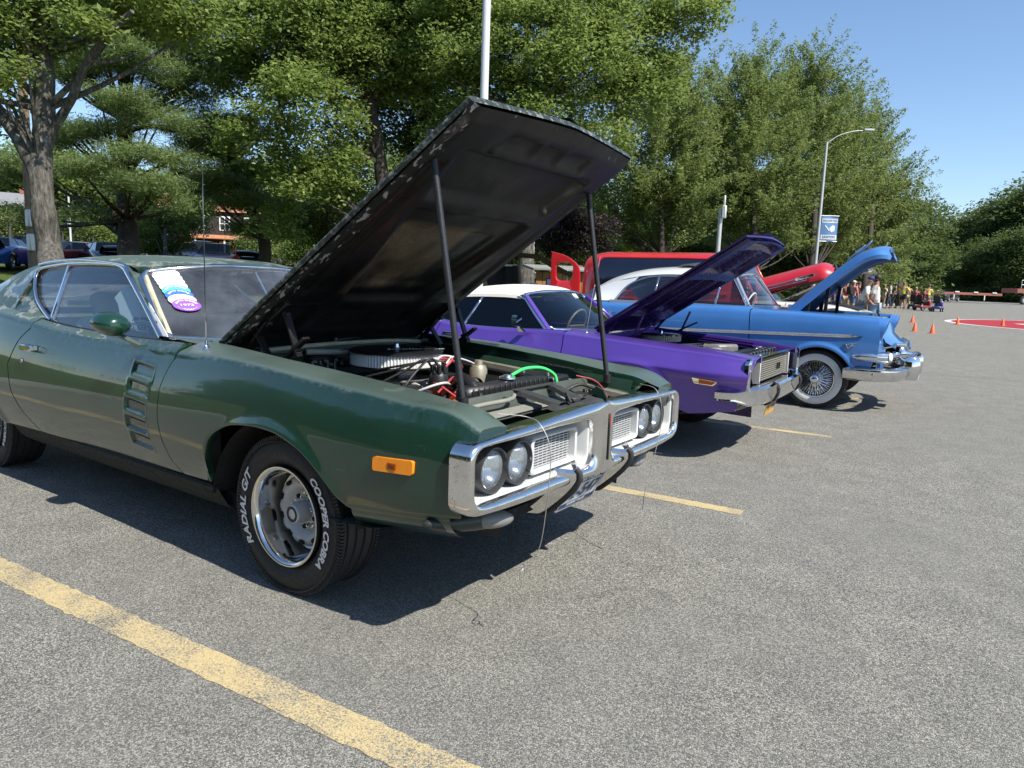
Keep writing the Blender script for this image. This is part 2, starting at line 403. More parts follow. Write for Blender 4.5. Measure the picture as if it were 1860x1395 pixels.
def arch_pts(cx, cz, ra, rb, zl, zr, n_=26):
    a0 = math.asin(max(-1, min(1, (zl-cz)/rb))); a1 = math.asin(max(-1, min(1, (zr-cz)/rb)))
    return [(cx+ra*math.cos(a), cz+rb*math.sin(a)) for a in np.linspace(PI-a0, a1, n_)]
def patch(name, mat, parent, out, fn, th, smooth=30):
    """flat-ish pane with thickness: outline (a,b) -> fn(a,b,w)"""
    return MB().prism(out, lambda a, b: fn(a, b, 0), lambda a, b: fn(a, b, th)).build(name, mat, parent, smooth)
def strip(name, mat, parent, path, r, n=8, closed=False): return MB().tube(path, r, n, True, closed).build(name, mat, parent, 60)
def wheel_tools():
    pass
def tyre_mesh(R, w, rim, n=72, tread=True):
    """tyre along Y, outer face at y=-w/2"""
    sh = .72*(R-rim)
    prof = [(rim, -w*.36), (rim+.012, -w*.42), (rim+.03, -w*.465), (rim+sh*.55, -w*.50), (rim+sh, -w*.475), (R-.018, -w*.43), (R-.006, -w*.40), (R, -w*.36)]
    for k in range(4):
        c_ = -w*.30+k*w*.20; prof += [(R, c_-w*.03) if k else (R, -w*.315), (R-.009, c_-w*.012+w*.01), (R-.009, c_+w*.022), (R, c_+w*.035)]
    prof += [(R, w*.38), (R-.018, w*.43), (rim+sh, w*.475), (rim+sh*.5, w*.5), (rim, w*.38)]
    mb = MB(); mb.lathe(prof, n=n)
    if tread:
        for k in range(n*2):
            a = 2*PI*k/(n*2)
            for sg in (-1, 1):
                M = Matrix.Rotation(-a, 4, 'Y') @ Matrix.Translation((R-.008, sg*w*.405, 0))
                b = MB().box((0, 0, 0), (.026, w*.075, 2*PI*R/(n*2)*.6)); b.xf(np.array(M)); mb.add(b.v, b.f)
    return mb
PLATE_W = pm('plate_white', (.62, .64, .66), .4, 0, .08, 20)
HEADL = pm('lamp_reflector', (.75, .77, .8), .12, 1, .2, 60)
AMBER = pm('amber_lens', (.85, .27, .015), .18, 0, .15, 40, .3)
SEAT_T = pm('tan_vinyl', (.46, .41, .34), .55, 0, .15, 6, .1)
SEAT_D = pm('dark_vinyl', (.05, .05, .055), .55, 0, .2, 6, .1)
ROAD_DIRT = pm('underbody', (.012, .012, .012), .9)

# ------------------------------------------------------------------ green coupe
GREEN_C = (.008, .040, .022)
def green_paint():
    n = NT('worn_green_paint'); co = n.co(); xyz = n.n('SeparateXYZ', Vector=co); x, z = xyz.outputs['X'], xyz.outputs['Z']
    nz = n.n('SeparateXYZ', Vector=n.n('NewGeometry').outputs['Normal']).outputs['Z']
    f = n.noise(5, 6); fl = n.n('TexVoronoi', Scale=700, Vector=co).outputs['Color']
    c = n.mix(f, tuple(v*.8 for v in GREEN_C), tuple(v*1.2 for v in GREEN_C)); c = n.mix(.3, c, fl, 'OVERLAY')
    # clear coat lost: a wandering front on roof, pillars, belt line
    up = n.math('MAXIMUM', n.mr(z, .98, 1.04), n.mr(nz, .55, .95))
    cabin = n.mr(x, -.95, -.70, 1, 0)
    pk = n.math('ADD', n.noise(2.6, 9, .62), n.math('MULTIPLY', n.math('MULTIPLY', up, n.math('ADD', n.math('MULTIPLY', cabin, .8), .2)), .155))
    gate = n.mr(n.math('MULTIPLY', up, cabin), .12, .4); peel = n.math('MULTIPLY', gate, n.mr(pk, .665, .675)); edge = n.math('MULTIPLY', gate, n.math('SUBTRACT', n.mr(pk, .640, .668), n.mr(pk, .672, .70), True))
    # chalky haze on all upward faces and brushed patches under the belt
    haze = n.math('MULTIPLY', n.mr(nz, .45, .98), n.mr(n.noise(1.7, 5), .2, .8, .30, .50))
    mp = n.n('Mapping', Vector=co, Scale=(9, 9, 2.2)); brush = n.noise(2.2, 8, .7, mp.outputs[0])
    belt = n.math('MULTIPLY', n.math('MULTIPLY', n.mr(z, .74, .90), cabin), n.mr(brush, .54, .74, 0, .32))
    spk = n.mr(n.noise(130, 2), .74, .77, 0, .4)
    crest = n.math('MULTIPLY', n.math('SUBTRACT', n.mr(nz, .30, .55), n.mr(nz, .62, .86), True), n.mr(n.noise(26, 7, .7), .46, .72, 0, .4))
    c = n.mix(haze, c, (.20, .25, .22)); c = n.mix(n.math('MULTIPLY', peel, .30), c, (.13, .18, .155)); c = n.mix(belt, c, (.15, .19, .165))
    c = n.mix(n.math('MULTIPLY', edge, n.mr(n.noise(40, 5), .3, .6, .35, .9)), c, (.36, .38, .33)); c = n.mix(n.math('MULTIPLY', spk, n.mr(nz, .2, .8, .15, .7)), c, (.4, .42, .38)); c = n.mix(crest, c, (.30, .33, .29))
    scr = n.mr(n.noise(3.1, 2, .5, n.n('Mapping', Vector=co, Rotation=(.3, .5, .4), Scale=(1, 1, 22)).outputs[0]), .745, .755, 0, .3); c = n.mix(scr, c, (.22, .25, .23))
    ro = n.math('ADD', .36, n.math('ADD', n.math('MULTIPLY', haze, .6), n.math('MULTIPLY', belt, .5)))
    coat = n.math('SUBTRACT', 1, n.math('MAXIMUM', peel, n.math('MULTIPLY', belt, 1.4)), True)
    wav = n.bump(n.noise(6, 2, .5), .03, .02)
    return n.done(B(n, c, ro, .25, Coat_Weight=coat, Coat_Roughness=n.math('ADD', n.mr(n.noise(20, 5), .3, .8, .012, .05), n.math('MULTIPLY', haze, .7)), Coat_Normal=wav))
GREEN = green_paint()
GREEN_IN = pm('green_inner_panel', (.018, .05, .032), .45, .1, .35, 7, .1)
CAR_A = -.079
GC = thing('green_muscle_car', 'dark green two-door muscle car in front with faded paint and black-backed hood propped open', 'car', (0, 0, 0), CAR_A)
gW = sp([-4.15, -3.7, -3.2, -2.7, -2.2, -1.6, -1.0, -.5, 0, .5, .8, 1.02], [.80, .90, .945, .95, .935, .915, .912, .92, .928, .920, .895, .850])
gzc = sp([-4.15, -3.6, -3.1, -2.7, -2.3, -1.93, -1.46, -1.1, -.85, -.33, .27, .656, .926, 1.02], [.97, 1.02, 1.045, 1.04, 1.01, .982, .962, .955, .955, .972, .940, .913, .882, .83])
gti = sp([-4.15, -2.8, -2.2, -1, 0, .9, 1.02], [.10, .08, .075, .075, .062, .055, .05])
gARC = ((-.008, .30, .453, .424, .013), (-3.07, .30, .44, .40, .012))
gyf = car_yf(gW, .645, gzc, .36, gti, .075, gARC)
g_in_z = sp([-.80, -.732, -.16, .195, .509, .725, .876, .953, 1.0], [1.004, 1.003, .965, .943, .917, .893, .876, .848, .832])
g_in_y = sp([-.80, -.3, .3, .85, 1.0], [.70, .675, .66, .64, .66])
LOUV = ((-1.088, .888), (-1.105, .805), (-1.122, .715), (-1.122, .628), (-1.105, .547))
def gyf_door(x, z):
    y = gyf(x, z)
    for x0, z0 in LOUV:
        a = x-x0; b = z-z0+a*.07
        m_ = sstep(-.006, .010, a)*(1-sstep(.176, .192, a))*sstep(-.066, -.052, b)*(1-sstep(-.012, .004, b))
        r_ = sstep(-.022, -.004, a)*(1-sstep(.188, .206, a))*sstep(-.084, -.068, b)*(1-sstep(.004, .020, b))
        y = y-.013*m_+.0018*r_*(1-m_)
    return y
DG = [(-.722, .392), (-.775, .45), (-.806, .54), (-.824, .664), (-.815, .795), (-.775, .90), (-.758, .925)]
DR = [(-2.18, .375), (-2.293, .472), (-2.372, .594), (-2.40, .755), (-2.31, .901), (-2.22, .975)]
ARCH = [(-.47, .40), (-.458, .436), (-.464, .511), (-.445, .56), (-.403, .622), (-.325, .672), (-.229, .706), (-.09, .724), (.0, .724), (.082, .716), (.195, .683), (.26, .65), (.315, .611), (.36, .568), (.40, .525), (.45, .488)]
_tops = np.linspace(-.752, .988, 60); RL = .028
def gtop(xs): return np.stack([xs, gzc(xs)-RL], 1)
for s in (-1, 1):
    fb = [(-.716, .390)]+list(map(tuple, smooth_path(ARCH, 60)))+[(.70, .512), (.950, .545)]
    side_panel(gyf, fb, gtop(_tops), DG, [(.950, .545), (.962, .68), (.988, .80)], s, 130, 26,
               dict(r=RL, yin=g_in_y, zin=g_in_z, drop=((.004, -.014), (.006, -.075), (.05, -.08), (.055, -.13))), nose=.795).build('fender', GREEN, GC, 60)
    xs = np.linspace(-2.22, -.766, 40)
    belt_y = lambda x: .800+0*x; belt_z = sp([-2.3, -2.05, -1.7, -1.25, -.7], [1.03, 1.006, .994, .988, 1.0])
    L2 = [(x+.006, z) for x, z in DR]; R2 = [(x-.006, z) for x, z in DG]
    door = side_panel(gyf_door, [(-2.174, .375), (-1.4, .372), (-.728, .392)], gtop(xs), L2, R2, s, 230, 120,
                      dict(r=RL, yin=belt_y, zin=belt_z, drop=((.006, -.01), (.012, -.05)))).build('door', GREEN, GC, 60)
    xq = np.linspace(-4.12, -2.226, 40)
    qb = [(-4.12, .46), (-3.55, .40)]+arch_pts(-3.07, .30, .44, .37, .36, .36)+[(-2.58, .368), (-2.186, .375)]
    side_panel(gyf, qb, gtop(xq), [(-4.12, .46), (-4.16, .7), (-4.12, .94)], [(x-.006, z) for x, z in DR], s, 90, 24,
               dict(r=RL, yin=lambda x: .80-.05*sstep(-3.2, -4.1, x), zin=lambda x: gzc(x)+.025, drop=((.004, -.01),))).build('quarter_panel', GREEN, GC, 60)
    P = [[(x, s*(.80+dy), z) for z, dy in ((.235, -.09), (.255, -.02), (.285, .010), (.33, .036), (.366, .056), (.378, .045))] for x in np.linspace(-2.62, -.44, 12)]
    MB().grid(P).build('rocker_panel', pm('rocker_dark', (.003, .008, .006), .75), GC, 60)
    # plates at the bottom of the five pressed louvres
    for x0, z0 in LOUV:
        o = rrect(.012, .173, -.048, -.014, .010, 4)
        MB().prism(o, lambda a, b: (x0+a, s*(gyf(x0+a, z0+b-a*.07)-.0108), z0+b-a*.07), lambda a, b: (x0+a, s*(gyf(x0+a, z0+b-a*.07)-.0150), z0+b-a*.07)).build('door_louvre', GREEN, door, 50)
    # chrome pull handle with lock
    hy = gyf(-2.15, .872)
    hd = MB(); hd.box((-2.135, s*(hy+.030), .872), (.135, .03, .036), .009); hd.box((-2.185, s*(hy+.012), .872), (.03, .03, .03), .004); hd.box((-2.085, s*(hy+.012), .872), (.03, .03, .03), .004)
    hd.build('door_handle', CHROME, door, 40)
    MB().lathe([(0, -.006), (.012, -.006), (.015, -.001), (.016, .006)], (-2.235, s*(gyf(-2.235, .79)+.001), .79), n=14, flip=True).build('door_lock', CHROME, door, 50)
    # window glass: fixed rear pane, chrome divider, door pane
    yg = lambda z: .785-.45*(z-.99)
    def G3(x, z, w=0): return (x, s*(yg(z)+w), z)
    dlo = [(-2.171, 1.018), (-2.30, 1.062), (-2.45, 1.125), (-2.557, 1.202), (-2.611, 1.28), (-2.58, 1.310), (-2.434, 1.33), (-2.218, 1.348), (-1.95, 1.354), (-1.703, 1.350), (-1.60, 1.332), (-1.554, 1.31), (-1.297, 1.174), (-.989, 1.004)]
    o3 = smooth_path(dlo, 64)
    patch('quarter_window', GLASS, GC, [(-2.20, 1.012), (-2.33, 1.062), (-2.46, 1.125), (-2.556, 1.202), (-2.60, 1.28), (-2.43, 1.325), (-2.24, 1.337)], G3, -.004)
    patch('side_window', GLASS, GC, [(-2.20, 1.012), (-2.24, 1.338), (-1.95, 1.346), (-1.70, 1.343), (-1.56, 1.308), (-1.30, 1.17), (-1.0, .997), (-1.5, .985)], G3, -.004)
    strip('window_trim', CHROME, GC, [G3(x, z, .012) for x, z in o3], .0125, 8)
    MB().bar(G3(-2.18, 1.015, .004), G3(-2.245, 1.335, .004), .028, .022, .006, (0, s, 0)).build('window_divider', CHROME, GC)
    strip('belt_moulding', BLACK, GC, [G3(x, belt_z(x), .008) for x in np.linspace(-2.17, -.99, 14)], .008, 6)
    # roof side: pillar and sail panel down to the quarter
    rail = sp([-1.45, -1.6, -1.8, -2.2, -2.6, -3.0, -3.4, -3.8, -4.05][::-1], [1.315, 1.352, 1.368, 1.374, 1.345, 1.275, 1.17, 1.07, 1.035][::-1])
    ry = lambda x: .625-.02*sstep(-2.5, -4, x)
    mb = MB(); P = []
    for x in np.linspace(-4.05, -2.613, 28):
        zb_, yb_ = gzc(x)+.026, .80-.05*sstep(-3.2, -4.1, x); zt, yt = rail(x), ry(x); ts = np.linspace(0, 1, 14)
        P.append([(x, s*((1-t)**2*yb_+2*t*(1-t)*(yb_-.045)+t*t*yt), (1-t)**2*zb_+2*t*(1-t)*(zb_+(zt-zb_)*.40)+t*t*zt) for t in ts])
    mb.grid(P); tops = smooth_path(dlo[:5], 16); bx_ = np.linspace(-2.17, -2.613, 16)
    mb.grid([[(bx_[j]*(1-t)+tops[j][0]*t, s*((1-t)**2*.80+2*t*(1-t)*(yg(tops[j][1])*.5+.39)+t*t*(yg(tops[j][1])+.012)), (gzc(bx_[j])+.026)*(1-t)+tops[j][1]*t) for j in range(16)] for t in np.linspace(0, 1, 7)])
    # strip above the window between trim and drip rail, and windscreen pillar
    up_ = smooth_path(dlo[4:], 50)
    rl = [(x, s*ry(x), rail(x)) for x in np.linspace(-2.62, -1.60, 34)]+[(-1.60+.50*t, s*(.625+.085*t), 1.352-.345*t) for t in np.linspace(.04, 1, 16)]
    mb.grid([[(x, s*(yg(z)+.012), z) for x, z in up_], rl]); mb.build('sail_panel', GREEN, GC, 50)
    strip('drip_rail', CHROME if s < 0 else CHROME, GC, [(x, s*(ry(x)+.012), rail(x)-.006) for x in np.linspace(-2.64, -1.60, 22)]+[(-1.60+.50*t, s*(.637+.085*t), 1.346-.345*t) for t in np.linspace(.06, 1, 12)], .0105, 7)
# roof skin
rzc = sp([-4.05, -3.8, -3.4, -3.0, -2.6, -2.2, -1.8, -1.5, -1.38], [1.045, 1.085, 1.195, 1.315, 1.388, 1.416, 1.414, 1.392, 1.374])
P = []
for x in np.linspace(-4.05, -1.38, 50):
    row = []
    for y in np.linspace(-1, 1, 25):
        xx = x-.15*(y**2)*sstep(-2.2, -1.4, x); k_ = abs(y)**3.2
        row.append((xx, y*ry(x), rzc(x)*(1-k_)+rail(min(xx, -1.452))*k_ if x < -1.6 else rzc(x)*(1-k_)+k_*np.interp(xx, [-1.6, -1.38], [1.352, 1.31])))
    P.append(row)
MB().grid(P).build('roof', GREEN, GC, 60); P_roof = P
# windscreen with bright trim
def WS(u, v, w=0):
    """u -1..1 across, v 0 bottom..1 top"""
    xb, xt = -.84-.26*abs(u)**1.7, -1.40-.13*u*u; zb_, zt = .962+.03*u*u, 1.362-.055*abs(u)**2.4
    yb, yt = .715*u, .60*u
    return (xb+(xt-xb)*v-.02*math.sin(v*PI)+w, yb+(yt-yb)*v, zb_+(zt-zb_)*v+.02*math.sin(v*PI)+w*.6)
MB().grid([[WS(u, v) for u in np.linspace(-1, 1, 31)] for v in np.linspace(0, 1, 9)]).build('windscreen', glass('dust_sky_sheen_screen', (.80, .85, .86), .22, 0, (.36, .40, .47)), GC, 179)  # dust film, its blue-grey also painting in the sky's reflection on the glass
fr = [WS(u, 0, .004) for u in np.linspace(-.95, .95, 24)]+[WS(1.0, v, .004) for v in np.linspace(.06, .9, 10)]+[WS(u, 1.0, .004) for u in np.linspace(.95, -.95, 24)]+[WS(-1.0, v, .004) for v in np.linspace(.9, .06, 10)]
strip('windscreen_trim', CHROME, GC, fr, .016, 8, True)
strip('windscreen_seal', pm('aged_seal', (.50, .47, .33), .8, 0, .25, 20), GC, [WS(-.955, v, -.004) for v in np.linspace(.03, .93, 14)], .014, 6)
us = np.linspace(-1, 1, 25)
MB().grid([[P_roof[-1][j] for j in range(25)], [tuple(.5*(np.array(P_roof[-1][j])+np.array(WS(us[j], 1)))+[.004, 0, .004]) for j in range(25)], [WS(u, 1) for u in us]]).build('roof_header', GREEN, GC, 60)
for s in (-1, 1): MB().grid([[WS(s, v, .001) for v in np.linspace(0, 1, 10)], [(-1.10-.50*v, s*(.71-.085*v), 1.007+.345*v) for v in np.linspace(0, 1, 10)]]).build('screen_pillar', GREEN, GC, 60)
MB().grid([[(x, y, z) for y in np.linspace(-.56, .56, 9)] for x, z in ((-3.05, 1.30), (-3.4, 1.19), (-3.9, 1.07))]).build('rear_window', GLASS, GC, 179)
# cowl between windscreen and hood opening with vents
P = []
for t, dz in ((0, .012), (.25, .006), (.6, .0), (.9, -.004), (1, -.03)):
    P.append([(WS(u, 0)[0]*(1-t)+t*(-.52-.10*u*u), .715*u*(1-t)+t*.68*u, WS(u, 0)[2]*(1-t)+t*.975+dz) for u in np.linspace(-1, 1, 25)])
MB().grid(P).build('cowl', GREEN, GC, 60)
for y0, x_ in ((-.42, -.74), (.12, -.70)):
    w_ = MB(); w_.tube(smooth_path([(x_+.09, y0-.12, .985), (x_+.06, y0+.1, .998), (x_+.03, y0+.40, 1.012)], 10), .006, 6); w_.tube(smooth_path([(x_+.10, y0-.16, .985), (x_+.10, y0, .994), (x_+.07, y0+.22, 1.0)], 8), .007, 6)
    w_.lathe([(.0, .02), (.016, .018), (.018, -.01)], (x_+.10, y0-.16, .985), 'Z', 12); w_.build('wiper', BLACK, GC, 50)
# floor, firewall, seats, dash, far trim
mb = MB(); mb.box((-1.9, 0, .30), (3.2, 1.55, .06)); mb.box((-3.75, 0, .62), (.06, 1.6, .55)); mb.box((-.62, 0, .70), (.04, 1.42, .50)); mb.build('underbody', ROAD_DIRT, GC)
mb = MB(); mb.grid([[(x, s_*1.0*yy, z) for yy in (-.70, 0, .70)] for x, z, s_ in ((-.86, .955, 1), (-1.02, .96, 1), (-1.16, .935, 1), (-1.18, .80, 1), (-1.05, .62, 1))]); mb.build('dashboard', SEAT_D, GC, 60)
for y0 in (-.36, .36):
    st = MB()
    for (a, b, th, w_) in (((-1.55, y0, .50), (-2.05, y0, .46), .16, .50), ((-2.08, y0, .50), (-2.28, y0, 1.02), .13, .48), ((-2.285, y0, 1.03), (-2.32, y0, 1.17), .08, .26)):
        st.bar(a, b, w_, th, .05)
    st.build('seat', SEAT_T, GC, 80)
st = MB(); st.bar((-2.75, 0, .50), (-3.05, 0, .50), 1.2, .14, .05); st.bar((-3.05, 0, .52), (-3.25, 0, .95), 1.2, .12, .05); st.build('rear_seat', SEAT_T, GC, 80)
for s in (-1, 1): MB().box((-1.6, s*.76, .78), (1.25, .04, .36), .015).build('door_trim', SEAT_T, GC)
MB().box((-3.45, 0, 1.0), (.5, 1.2, .02)).build('parcel_shelf', SEAT_D, GC)
mb = MB(); a_ = np.arange(0, 2*PI, PI/14); mb.tube([(-1.38+.07*math.sin(t), .37+.185*math.cos(t), .955+.175*math.sin(t)) for t in a_], .012, 8, closed=True)
mb.bar((-1.38, .19, .955), (-1.38, .55, .955), .03, .012); mb.tube([(-1.36, .37, .955), (-1.10, .37, .86)], .025, 8); mb.build('steering_wheel', BLACK, GC, 60)
mb = MB(); mb.bar((-1.52, .09, 1.28), (-1.52, -.15, 1.28), .025, .06, .012); mb.tube([(-1.51, -.03, 1.29), (-1.44, -.03, 1.34)], .008, 6); mb.build('rear_view_mirror', BLACK, GC, 60)
mb = MB(); mb.prism(rrect(-.15, .15, -.045, .045, .04, 6), lambda a, b: (-1.70+a, .45, 1.07+b), lambda a, b: (-1.70+a, .47, 1.07+b)); mb.build('speaker_grille', pm('grille_cloth', (.28, .27, .25), .8, 0, .3, 90), GC)
# painted bullet mirror on the door
mb = MB(); pr = [(0, -.165), (.02, -.163), (.040, -.150), (.056, -.125), (.065, -.08), (.068, -.03), (.067, .02), (.062, .06), (.050, .062), (.046, .056), (0, .056)]
mb = MB(); mb.lathe([(r*.86, h) for r, h in pr], axis='X', n=28); mb.v = [(-x*.60-.02, y*1.0, z*.95) for x, y, z in mb.v]
mb.v = [(x*1.02, y*1.25, z) for x, y, z in mb.v]; mb.xf(np.array(Matrix.Translation((-1.065, -.985, 1.073)) @ Matrix.Rotation(.12, 4, 'Y') @ Matrix.Rotation(.1, 4, 'Z')))
mo = mb.build('wing_mirror', pm('mirror_green', (.012, .055, .032), .22, .3, .1, 5, 0, 1), GC, 50)
mb = MB(); mb.grid([[(xc+dx*k_, yc+dy*k_, zc_) for dx, dy in ((-.032, -.018), (.032, -.018), (.032, .018), (-.032, .018))] for xc, yc, zc_, k_ in ((-1.075, -.965, 1.035, .75), (-1.045, -.925, 1.0, .8), (-1.015, -.885, .978, 1.15), (-1.015, -.882, .964, 1.2))], cv=True); mb.build('mirror_stalk', GREEN, mo, 50)
# whip antenna
mb = MB(); mb.lathe([(.026, -.004), (.024, .006), (.012, .016), (.008, .03), (.006, .045)], (-.635, -.775, gzc(-.635)+.012), 'Z', 14); mb.tube([(-.635, -.775, 1.0), (-.632, -.775, 1.3), (-.625, -.776, 1.805)], [.0035, .0028, .0018], 6); mb.ball((-.625, -.776, 1.806), .005, 8, 6)
mb.build('antenna', CHROME, GC, 50)
# amber side marker, and bolts of trim
for s in (-1, 1):
    y_ = gyf(.685, .69)
    mb = MB(); mb.prism(rrect(.60, .775, .662, .712, .010, 4), lambda a, b: (a, s*(gyf(a, b)-.004), b+(a-.60)*.05), lambda a, b: (a, s*(gyf(a, b)+.012), b+(a-.60)*.05)); mk = mb.build('side_marker', AMBER, GC, 40)
    mb = MB(); [mb.box((.672+.008*k, s*(y_+.0125), .690), (.004, .003, .022)) for k in range(5)]; mb.build('marker_reflector', pm('marker_red', (.25, .04, .01), .4), mk)
# inner arches
for s in (-1, 1):
    for cx, ra in ((-.005, .475), (-3.07, .45)):
        mb = MB(); P = [[(cx+ra*math.cos(a), s*y, .29+(ra-.02)*math.sin(a)) for a in np.linspace(.22, PI-.12, 22)] for y in (.862, .80, .60, .52)]; mb.grid(P)
        mb.add(P[-1], [tuple(range(22))]); mb.build('wheel_arch', ROAD_DIRT, GC, 60)
# ------------------------------------------------------------------ green coupe: hood, props, hinges
HR = np.array([-.667, 0, 1.009]); HD = np.array([.831, 0, .557]); HN = np.array([-.557, 0, .831])
def HP(u, v, w): return HR+HD*u+np.array([0, v, 0])+HN*w
hwid = sp([0, .5, 1.0, 1.5, 1.74], [.690, .678, .662, .643, .634])
def hend(v): return 1.722+.048*(1-(abs(v)/.634)**1.3) if abs(v) < .634 else 1.722
def hcrown(v, u): return .022*(1-(abs(v)/.68)**2)+.018*math.exp(-(v/.05)**2)*sstep(.2, 1.6, u)
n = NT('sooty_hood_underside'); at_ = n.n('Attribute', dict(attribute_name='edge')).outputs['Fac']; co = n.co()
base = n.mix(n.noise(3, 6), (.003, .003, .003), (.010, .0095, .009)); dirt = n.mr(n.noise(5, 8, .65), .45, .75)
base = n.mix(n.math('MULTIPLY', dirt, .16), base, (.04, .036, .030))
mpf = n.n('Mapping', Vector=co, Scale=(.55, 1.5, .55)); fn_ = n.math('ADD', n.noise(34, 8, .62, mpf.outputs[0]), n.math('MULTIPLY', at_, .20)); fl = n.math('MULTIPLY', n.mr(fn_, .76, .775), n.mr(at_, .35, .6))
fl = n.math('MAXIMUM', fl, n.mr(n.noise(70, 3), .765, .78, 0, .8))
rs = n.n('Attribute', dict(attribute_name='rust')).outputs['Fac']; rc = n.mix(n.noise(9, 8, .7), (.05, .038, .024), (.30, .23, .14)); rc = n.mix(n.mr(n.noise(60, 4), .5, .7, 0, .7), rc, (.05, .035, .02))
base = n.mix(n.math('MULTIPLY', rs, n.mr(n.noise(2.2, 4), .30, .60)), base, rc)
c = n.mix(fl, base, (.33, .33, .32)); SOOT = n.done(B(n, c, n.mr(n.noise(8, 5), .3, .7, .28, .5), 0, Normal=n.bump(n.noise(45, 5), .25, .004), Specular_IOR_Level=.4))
hood = MB(); NV, NU = 41, 60
vs = np.linspace(-1, 1, NV)
def hgrid(w_of):
    P = np.zeros((NU, NV, 3))
    for i in range(NU):
        for j, q in enumerate(vs):
            t = i/(NU-1); v = q*hwid(t*1.74); u = t*hend(v); P[i, j] = HP(u, v, w_of(u, v, q, t))
    return P
def dome(u, v, q, t): return hcrown(v, u)-.010*max(0, (abs(q)-.93)/.07)**2-.012*max(0, (t-.97)/.03)**2
hood.grid(hgrid(dome))
hood_o = hood.build('hood', GREEN, GC, 60)
def bx2(u, v, u0, u1, v0, v1, e=.03): return sstep(u0-e, u0+e, u)*(1-sstep(u1-e, u1+e, u))*sstep(v0-e, v0+e, v)*(1-sstep(v1-e, v1+e, v))
def inner(u, v, q, t):
    w = -.052
    w += .040*bx2(u, v, 1.25, 1.52, -.47+.14*(1.52-u), .47-.14*(1.52-u))*1.0
    w += .036*bx2(u, v, .44, 1.16, -.43+.22*(1.16-u), .43-.22*(1.16-u))
    w += .012*bx2(u, v, .55, 1.02, -.34+.22*(1.1-u), .34-.22*(1.1-u), .015)
    for a, b in ((-.33, -.12), (-.08, .07), (.11, .30)): w += .018*bx2(u, v, 1.585, 1.66, a, b, .018)
    w -= .010*bx2(u, v, 1.545, 1.575, -.36, .36, .012)
    w += .016*bx2(u, v, .20, .33, -.30, .30, .02)+.02*bx2(u, v, .10, .40, -.56, -.40, .02)+.02*bx2(u, v, .10, .40, .40, .56, .02)
    w += .018*bx2(u, v, .5, 1.45, -.575, -.53, .012)+.018*bx2(u, v, .5, 1.45, .53, .575, .012)
    w += .020*sstep(.93, 1.0, abs(q))+.014*sstep(.965, 1, t)
    return w
NU, NV = 110, 91; vs = np.linspace(-1, 1, NV)
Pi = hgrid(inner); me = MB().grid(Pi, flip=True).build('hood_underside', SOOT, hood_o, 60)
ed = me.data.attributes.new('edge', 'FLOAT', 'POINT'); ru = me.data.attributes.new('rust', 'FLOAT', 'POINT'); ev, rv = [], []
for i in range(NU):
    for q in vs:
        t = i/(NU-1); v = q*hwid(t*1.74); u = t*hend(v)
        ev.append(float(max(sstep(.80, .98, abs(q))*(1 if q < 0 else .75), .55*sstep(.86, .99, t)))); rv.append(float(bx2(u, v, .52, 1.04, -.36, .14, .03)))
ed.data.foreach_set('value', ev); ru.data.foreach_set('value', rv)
# rolled hem closing skin and underside
loop = [(t*hend(-hwid(t*1.74)), -hwid(t*1.74)) for t in np.linspace(0, 1, 30)]+[(hend(q*.634), q*.634) for q in np.linspace(-.97, .97, 31)]+[(t*hend(hwid(t*1.74)), hwid(t*1.74)) for t in np.linspace(1, 0, 30)]+[(.0, q*.69) for q in np.linspace(.95, -.95, 12)]
n = NT('chipped_hem'); f_ = n.noise(38, 7, .7); HEM = n.done(B(n, n.ramp(f_, [(.35, (.012, .016, .014)), (.52, (.03, .04, .035)), (.62, (.22, .24, .22))]), .5))
mb = MB(); mb.grid([[HP(u, v*f, w) for u, v in loop] for f, w in ((.99, .006), (1.003, -.002), (1.004, -.012), (.99, -.020))], cv=True); mb.build('hood_hem', HEM, hood_o, 70)
for s in (-1, 1):
    mb = MB(); y = s*.605
    mb.bar((-.60, y, .93), (-.405, y, 1.115), .012, .040, .004, (0, 1, 0)); mb.bar((-.36, y, .90), (-.50, y, 1.07), .012, .036, .004, (0, 1, 0))
    mb.bar(HP(.14, s*.600, -.04), HP(.44, s*.600, -.045), .03, .045, .006); mb.bar((-.275, y, 1.16), (-.19, y, .97), .014, .034, .004, (0, 1, 0)); mb.bar((-.36, y, .90), (-.14, y, 1.06), .014, .040, .004, (0, 1, 0))
    for p in ((-.20, y, .985), (-.405, y, 1.105), (-.275, y, 1.155), (-.36, y, .915)): mb.lathe([(.0, -.012), (.014, -.012), (.014, .012), (0, .012)], p, 'Y', 10)
    mb.box((-.40, y, .90), (.26, .02, .10), .004); mb.tube([(-.22+.03*math.cos(t*2), y+.01, .99+.012*t) for t in np.linspace(0, 3, 16)], .006, 5)
    mb.build('hood_hinge', pm('greasy_black', (.016, .013, .012), .4, .4, .5, 14), GC, 40)
for s, a, b in ((-1, (.549, -.585, 1.853), (.732, -.585, .868)), (1, (.563, .585, 1.84), (.734, .585, .852))):
    a, b = np.array(a), np.array(b); mb = MB(); mb.tube([a, b], .0128, 12); pr_ = mb.build('prop_rod', pm('black_tube', (.016, .018, .021), .5, 0, .25, 10, .2), GC, 50)
    MB().lathe([(0, .03), (.015, .03), (.018, .01), (.018, -.03), (0, -.03)], a, 'Z', 12).build('rod_end', BLACK, pr_, 50); MB().lathe([(.0, .035), (.02, .03), (.021, -.01), (0, -.01)], b, 'Z', 12).build('rod_foot', BLACK, pr_, 50)
